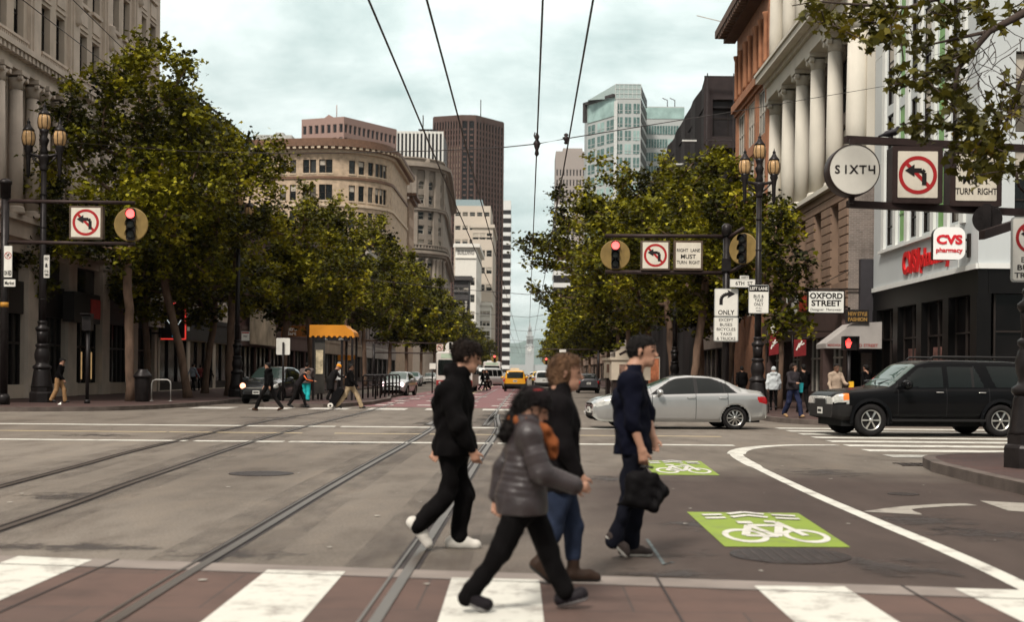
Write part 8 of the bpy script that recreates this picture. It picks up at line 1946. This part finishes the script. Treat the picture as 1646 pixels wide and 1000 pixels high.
p1 = person('man in a black hooded jacket and white trainers striding right across the tram rail', (bx, 10.9, .0), J, dict(top=m_blackj, legs_m=m_blackt, shoes=m_sneak, sole=m_sole, hair=m_hairb, hood=True, hair_t=.021, tuft=.007, fringe=.052, open=.03, strands=1400, lock=.05, trunk=(.150, .165), arm=(.082, .074, .060), hem=.055, legs=(.094, .072, .070), shoe_w=.05, wide=1.30, fold=.009, fold2=.009, size=1.0))
mb = MB(); c = f(711, 618); mb.lathe([(.004, -.004), (.012, 0), (.004, .004)], (c[0] + .0, -.243, c[2]), 10, axis='Y'); mb.build('jacket_logo', m_sole, p1)

# 2 - small woman in the grey quilted jacket
m_puff = M('grey_quilted_nylon', (.026, .019, .020), .42, var=.25, scale=7, spec=.5, bump=.2, bscale=60); m_scarf = cloth('orange_brown_scarf', (.20, .062, .022), .9, .35, 14)
bx, f = pix(845, 8.1); J = dict(head=f(856, 656, 0), neck=f(846, 678, 0), chest=f(846, 722, 0), pelvis=f(838, 800, 0), sh_r=f(850, 697, -.16), sh_l=f(842, 696, .16), el_r=f(868, 758, -.20), wr_r=f(922, 778, -.16), hand_r=f(940, 781, -.14), el_l=f(812, 755, .21), wr_l=f(799, 806, .20), hand_l=f(796, 828, .2), hip_r=f(834, 812, -.08), kn_r=f(803, 886, -.09), an_r=f(752, 958, -.09), heel_r=f(738, 962, -.09), toe_r=f(783, 992, -.09), hip_l=f(848, 812, .08), kn_l=f(882, 890, .08), an_l=f(907, 952, .08), heel_l=f(896, 982, .08), toe_l=f(948, 968, .08), face=(-.12, .38))
p2 = person('small woman in a grey quilted jacket, orange scarf and black cap in long stride', (bx, 8.1, .0), J, dict(top=m_puff, legs_m=m_blackt, shoes=cloth('black_shoe', (.012, .010, .012), .5), sole=M('grey_sole', (.25, .24, .24), .7), hair=m_hairk, hairstyle='long', strands=1200, lock=.09, tail=(-.10, -.03, -.25), hat=cloth('black_cap', (.012, .009, .010)), hatline=.035, brim=True, rib=(7.5, .04, 6.5), trunk=(.142, .168), arm=(.074, .063, .054), hem=.10, flare=1.08, legs=(.094, .070, .066), wide=1.15, fold=.005, fold2=.009, size=.88, collar=True, ncut=.05))
S_ = Sdf(np.array(J['neck']) - .3, np.array(J['neck']) + .3, .008); n0 = np.array(J['neck'])
for a, b in (((-.07, 0, .02), (.0, -.075, .0)), ((.0, -.075, .0), (.09, -.05, -.05)), ((.09, -.05, -.05), (.15, .0, -.12)), ((-.07, 0, .02), (.0, .075, .0)), ((.0, .075, .0), (.09, .05, -.05)), ((.15, 0, -.12), (.16, .01, -.2))): S_.cap(n0 + a, n0 + b, .042, .042, .03)
S_.folds(.006, 40, 4); v, q = S_.mesh(); skin_obj('scarf', v, q, [m_scarf], p2)
mb = MB(); c = f(862, 626); mb.lathe([(.01, -.02), (.05, -.012), (.06, 0), (.03, .012), (.01, .014)], (c[0], -.01, c[2] - .002), 14); mb.build('cap_badge', M('red_cap_top', (.30, .03, .03), .7), p2)

# 3 - woman in black top, jeans and brown boots, mostly behind the quilted jacket
m_hairr = M('auburn_hair', (.105, .055, .028), .55, spec=.2, var=.5, scale=22, bump=.8, bscale=100, stretch=(1, 1, .3)); m_jean = cloth('blue_jeans', (.018, .025, .046), .85, .3)
bx, f = pix(912, 9.2); J = dict(head=f(910, 600, 0), neck=f(899, 630, 0), chest=f(899, 672, 0), pelvis=f(904, 768, 0), sh_r=f(898, 652, -.17), sh_l=f(902, 652, .17), el_r=f(906, 716, -.22), wr_r=f(930, 762, -.20), hand_r=f(938, 782, -.19), el_l=f(893, 716, .23), wr_l=f(896, 752, .22), hand_l=f(899, 768, .22), hip_r=f(902, 780, -.08), kn_r=f(889, 848, -.08), an_r=f(868, 905, -.08), heel_r=f(848, 908, -.08), toe_r=f(886, 938, -.08), hip_l=f(908, 780, .08), kn_l=f(922, 848, .08), an_l=f(923, 916, .08), heel_l=f(908, 940, .08), toe_l=f(968, 942, .08), face=(.0, .05))
J['heel_l'] = (J['heel_l'][0], .08, 0.); J['toe_l'] = (J['toe_l'][0], .08, 0.)
person('woman with auburn hair, black jacket, blue jeans and brown boots behind the quilted jacket', (bx, 9.2, 0), J, dict(top=cloth('black_wool_jacket', (.005, .004, .0045)), legs_m=m_jean, shoes=cloth('brown_boot', (.030, .018, .013), .5), hair=m_hairr, hairstyle='bob', hair_t=.013, fringe=.066, open=.034, strands=1500, lock=.04, boot=.42, cuff=.72, trunk=(.128, .14), arm=(.072, .062, .052), hem=.10, legs=(.088, .066, .054), wide=1.25, fold=.007, fold2=.006, size=.97, collar=True, tuft=.004))

# 4 - man in the navy pullover with a bag
m_navy = cloth('navy_pullover', (.0032, .0038, .0095), .9, .2, 9); m_djean = cloth('dark_jeans', (.006, .0065, .011), .9)
bx, f = pix(1025, 10.5); J = dict(head=f(1033, 566, 0), neck=f(1019, 596, 0), chest=f(1014, 640, 0), pelvis=f(1018, 722, 0), sh_r=f(1010, 615, -.19), sh_l=f(1022, 613, .19), el_r=f(1012, 676, -.26), wr_r=f(1028, 722, -.25), hand_r=f(1031, 745, -.24), el_l=f(1044, 668, .24), wr_l=f(1052, 705, .12), hand_l=f(1054, 722, .1), hip_r=f(1016, 735, -.09), kn_r=f(1008, 808, -.10), an_r=f(986, 866, -.10), heel_r=f(970, 862, -.10), toe_r=f(1006, 896, -.10), hip_l=f(1022, 735, .09), kn_l=f(1026, 808, .09), an_l=f(1014, 880, .09), heel_l=f(996, 897, .09), toe_l=f(1052, 899, .09), face=(-.25, .0))
J['heel_l'] = (J['heel_l'][0], .09, 0.); J['toe_l'] = (J['toe_l'][0], .09, 0.); J['toe_r'] = (J['toe_r'][0], -.1, .004)
p4 = person('man in a navy pullover with pushed up sleeves carrying a black bag', (bx, 10.5, 0), J, dict(top=m_navy, top_name='pullover', legs_m=m_djean, shoes=cloth('grey_shoe', (.045, .035, .032), .6), sole=m_sole, hair=m_hairk, hair_t=.012, tuft=.003, strands=900, lock=.02, trunk=(.135, .145), arm=(.072, .064, .056), sleeve=.18, hem=.04, legs=(.088, .068, .066), wide=1.34, fold=.009, fold2=.009, size=.98, collar=True, ncut=.05))
B = Sdf((-.3, -.6, .3), (.5, .1, 1.0), .011); q0 = np.array(f(1034, 752, -.30)); q1 = np.array(f(1052, 788, -.30)); q2 = np.array(f(1024, 790, -.30))

for a_, b_ in (((1012, 768), (1046, 762)), ((1046, 762), (1062, 786)), ((1062, 786), (1046, 806)), ((1046, 806), (1008, 800)), ((1008, 800), (1012, 768)), ((1030, 770), (1040, 798)), ((1020, 785), (1055, 790)), ((1012, 780), (1040, 772)), ((1045, 775), (1052, 797)), ((1046, 786), (1050, 790)), ((1020, 796), (1036, 780))): B.cap(np.array(f(*a_, -.3)), np.array(f(*b_, -.3)), .042, .046, .03)
B.cap(np.array(f(1008, 798, -.3)), np.array(f(988, 806, -.3)), .028, .016, .03); B.cap(q0, np.array(f(1036, 772, -.3)), .022, .05, .03); B.folds(.009, 22, 3); v, q = B.mesh()
o = skin_obj('shoulder_bag', v + np.array((0, .02, 0)), q, [cloth('black_bag', (.004, .0035, .004), .7)]); o.location = (bx, 10.5, 0); tag(o, 'slouchy black bag hanging from the hand of the man in navy', 'bag')
mb = MB(); h0 = np.array(J['hand_r']); mb.tube([q0 + (-.03, .02, .03), h0 + (-.03, .0, -.02), h0 + (.02, 0, -.01), q0 + (.05, .02, .02)], .011, 6); mb.build('strap', m_blackp, o)

# --- people further off: the same builder with a walking pose
def walk(hh=1.74, st_=.34, lean=.0, arms=.25, bend=0., look=(0, 0), reach=None, wide=1.0):
    k = hh / 1.75; z = lambda v: v * k; hx = bend * .55; L = lean
    J = dict(head=(L * 1.2 + bend * .75 + .02, 0, z(1.60) - bend * .22), neck=(L + bend * .55, 0, z(1.44) - bend * .12), chest=(L * .7 + bend * .38, 0, z(1.26) - bend * .06), pelvis=(0, 0, z(.97)), face=look)
    for s, sg in (('r', -1), ('l', 1)):
        f_ = st_ * sg; a = -arms * sg
        J['sh_' + s] = (L + bend * .5, sg * .185 * k * wide, z(1.39) - bend * .1)
        if reach and s in reach: J['el_' + s] = (L + bend * .5 + .12, sg * .23 * k, z(1.14)); J['wr_' + s] = (L + bend * .5 + .36, sg * .17 * k, z(1.10)); J['hand_' + s] = (L + bend * .5 + .46, sg * .16, z(1.10))
        else: J['el_' + s] = (L + a * .5 + bend * .45 - .03, sg * .25 * k, z(1.10)); J['wr_' + s] = (L + a * 1.05 + bend * .5 + .05, sg * .24 * k, z(.87)); J['hand_' + s] = (L + a * 1.2 + bend * .5 + .08, sg * .23 * k, z(.78))
        J['hip_' + s] = (0, sg * .09 * k, z(.93)); J['kn_' + s] = (f_ * .55 + .06, sg * .095 * k, z(.50)); bk = f_ < -.05
        J['an_' + s] = (f_ * 1.1 - (.02 if bk else 0), sg * .10 * k, z(.13 if bk else .085)); J['heel_' + s] = (f_ * 1.1 - .08, sg * .10 * k, .09 if bk else .0); J['toe_' + s] = (f_ * 1.1 + .17, sg * .10 * k, .0 if bk else .0 + (.03 if f_ > .1 else 0))
    return J
CL = {}
def c_(n, col, **k): return cloth(n, col, **k)
def bg(label, px, py, rz, J, st, z=.0):
    x, y = G(px, py, z); st.setdefault('h', .02); st.setdefault('hc', .018); st.setdefault('shoes', m_blackp); st.setdefault('hair', m_hairk); return person(label, (x, y, z), J, st, math.radians(rz))
tan = c_('tan_trousers', (.30, .175, .085)); blk = m_blackj; dk = c_('dark_clothes', (.007, .006, .006))
bg('walker in a dark jacket and tan trousers at the left street lamp', 94, 648, 0, walk(1.76, .20, .06, .15, .05, (.0, .35)), dict(top=blk, legs_m=tan, legs=(.105, .085, .08)), .15)
bg('man in dark clothes striding left in front of the dark parked car', 432, 661, 168, walk(1.80, .42, .03, .2), dict(top=blk, legs_m=dk, hood=True, trunk=(.14, .15), shoes=c_('brown_shoes', (.05, .025, .015))))
o = bg('person in a black tracksuit with an orange sleeve stripe bending forward', 478, 656, 12, walk(1.70, .30, .05, .2, .42, (.0, .4), 'r'), dict(top=c_('black_tracksuit', (.013, .011, .012)), legs_m=dk))
mb = MB(); mb.tube([(.24, -.27, 1.30), (.34, -.305, 1.14), (.48, -.245, 1.10), (.60, -.235, 1.085)], [.024, .026, .024, .02], 6); mb.build('orange_stripe', M('orange_stripe', (.62, .12, .03), .7), o)
bg('heavy person in a grey jacket and bright blue green trousers, back turned, on the island', 492, 645, 80, walk(1.72, .05, .02, .1, .08, (0, .3), 'r', 1.25), dict(top=c_('grey_brown_jacket', (.105, .085, .08)), legs_m=c_('turquoise_trousers', (.02, .36, .36)), trunk=(.165, .175), arm=(.085, .075, .06), legs=(.115, .095, .09), wide=1.35, hem=.16), .15)
bg('person in a long black coat and orange knit cap stooping beside the shelter', 531, 646, 20, walk(1.72, .12, .05, .2, .35, (0, .45), 'r'), dict(top=c_('black_coat', (.010, .009, .009)), legs_m=dk, hat=c_('orange_cap', (.72, .27, .02)), hem=.42, trunk=(.15, .17), hairstyle='none'), .15)
bg('person in a white shirt and white cap beside the shelter', 546, 643, 190, walk(1.78, .05, 0, .12), dict(top=c_('white_shirt', (.58, .58, .56)), legs_m=dk, hat=c_('white_cap', (.60, .58, .55)), skin=m_skin2, hairstyle='none', top_name='shirt'), .15)
o = bg('man in a black jacket and khaki trousers walking right with a shopping trolley', 562, 657, 0, walk(1.80, .42, .02, .25), dict(top=blk, legs_m=c_('khaki_trousers', (.36, .27, .17)), trunk=(.15, .165), arm=(.08, .07, .06), legs=(.11, .09, .082), hem=.12, skin=m_skin2))
x, y = G(533, 657); rt = root('shopping_trolley', 'black two wheeled shopping trolley with pale wheels behind the man in khaki', 'trolley', (x, y, 0)); mb = MB()
mb.prism([(-.12, .16), (.14, .10), (.50, .72), (.30, .86), (.08, .62)], 'Y', -.16, .16); mb.build('bag', c_('black_bag', (.010, .009, .010), rough=.7), rt); mb = MB(); mb.tube([(-.05, 0, .12), (.42, 0, .84), (.56, 0, .92)], .016, 6); mb.build('handle', m_blackp, rt)
for s in (-.2, .2): mb = MB(); mb.lathe([(.05, -.02), (.10, -.018), (.115, 0), (.10, .018), (.05, .02)], (-.02, s, .115), 18, axis='Y'); w_ = mb.build('wheel', m_sneak, rt); mb = MB(); mb.lathe([(.045, -.025), (.045, .025)], (-.02, s, .115), 10, axis='Y'); mb.build('hub', m_blackp, w_)
bg('pedestrian in a pale blue shirt under the left trees', 310, 629, 60, walk(1.75, .2), dict(top=c_('pale_blue_shirt', (.24, .28, .33)), legs_m=dk, top_name='shirt'), .15)
bg('pedestrian in a dark red top under the left trees', 322, 628, 100, walk(1.70, .15), dict(top=c_('dark_red_top', (.11, .02, .02)), legs_m=dk), .15)
bg('pedestrian all in black furthest right under the left trees', 334, 629, 80, walk(1.78, .2), dict(top=blk, legs_m=dk), .15)
bg('pedestrian standing by the dark shop doorway under the left trees', 284, 627, 200, walk(1.72, .05), dict(top=c_('brown_jacket', (.07, .04, .03)), legs_m=dk), .15)
# right pavement
o = bg('person in a white hooded top and black leggings, back turned, on the right pavement', 1243, 660, 80, walk(1.66, .12, 0, .12), dict(top=c_('white_hoodie', (.50, .53, .54)), legs_m=blk, trunk=(.135, .15), arm=(.075, .066, .055), legs=(.078, .06, .045), hat=c_('white_hoodie', (.5, .53, .54)), hatline=-.09, hood=True, hairstyle='none', hem=.14), .15)
bg('woman in a dark jacket and jeans drinking beside the young tree on the right pavement', 1274, 672, -62, walk(1.74, .26, .0, .15, .0, (.9, 0), 'r'), dict(top=c_('charcoal_cardigan', (.028, .024, .027)), legs_m=c_('navy_jeans', (.018, .022, .05)), hair=m_hairb, hairstyle='bob', legs=(.10, .08, .075), trunk=(.14, .15), shoes=c_('tan_shoe', (.30, .19, .10))), .15)
x, y = G(1284, 672, .15); rt = root('tote_bag', 'blue green bag at the side of the woman in the dark jacket', 'bag', (x + .02, y + .1, .95)); mb = MB(); mb.prism([(-.11, 0), (.11, 0), (.13, .3), (-.09, .32)], 'Y', -.05, .05); mb.build('bag_body', c_('teal_bag', (.02, .20, .22)), rt); mb = MB(); mb.tube([(-.06, 0, .3), (-.03, 0, .5), (.04, 0, .5), (.08, 0, .3)], .01, 5); mb.build('strap', m_blackp, rt)
bg('person in black half hidden behind the woman in the dark jacket', 1291, 664, 100, walk(1.76, .2), dict(top=blk, legs_m=dk), .15)
bg('man in a beige shirt with one arm raised behind the black sport utility bonnet', 1343, 676, -70, walk(1.72, .1, 0, .1, 0, (0, 0), 'l'), dict(top=c_('beige_shirt', (.33, .25, .19)), legs_m=dk, skin=m_skin2, top_name='shirt'), .15)
bg('person in black at the dark shop doorway behind the sport utility', 1392, 666, 120, walk(1.76, .1), dict(top=blk, legs_m=dk), .15)
bg('dark figure crossing in front of the white van', 776, 628.5, 0, walk(1.74, .3), dict(top=blk, legs_m=dk, h=.035, hc=.03))
bg('second dark figure beside the white van', 783, 628, 180, walk(1.74, .25), dict(top=dk, legs_m=blk, h=.035, hc=.03))
bg('dark figure walking on the right pavement under the trees', 1212 - 20, 652, 90, walk(1.74, .2), dict(top=blk, legs_m=dk), .15)
# pigeon on the near gantry arm
c = P(1432, 222.5, 20.75); B = Sdf((-.25, -.12, -.03), (.25, .12, .3), .008)
B.cap((-.06, 0, .075), (.06, 0, .10), .048, .052, .03); B.cap((.06, 0, .10), (.105, 0, .165), .035, .024, .03); B.cap((.11, 0, .175), (.118, 0, .178), .027, .024, .015); B.cap((.14, 0, .172), (.158, 0, .165), .008, .004, .008); B.cap((-.06, 0, .075), (-.19, 0, .035), .034, .014, .03, ((0, 1., 0), 1.5))
for s in (-1, 1): B.cap((.04, s * .04, .105), (-.15, s * .025, .06), .03, .010, .012); B.cap((.015, s * .02, .06), (.02, s * .02, .0), .008, .006, .008)
v, q = B.mesh(); o = skin_obj('pigeon', v, q, [M('pigeon_feather', (.022, .020, .024), .6, var=.4, scale=18)]); o.location = c; tag(o, 'dark pigeon perched on the near gantry arm above the no left turn sign', 'bird')
# ---------------------------------------------------------------- the air
mb = MB(); mb.box(-2000, 2000, -100, 7400, -1.05, 262); hz = mb.build('haze', []); hz['kind'] = 'stuff'; hz.display_type = 'WIRE'
hm = bpy.data.materials.new('haze_air'); hm.use_nodes = True; hm.node_tree.nodes.clear()
vo = hm.node_tree.nodes.new('ShaderNodeVolumePrincipled'); vo.inputs['Density'].default_value = .00004; vo.inputs['Color'].default_value = (.86, .94, .95, 1); vo.inputs['Anisotropy'].default_value = .2
ou = hm.node_tree.nodes.new('ShaderNodeOutputMaterial'); hm.node_tree.links.new(vo.outputs[0], ou.inputs['Volume'])
hz.data.materials.append(hm); hz.data.polygons.foreach_set('material_index', [0] * 6)
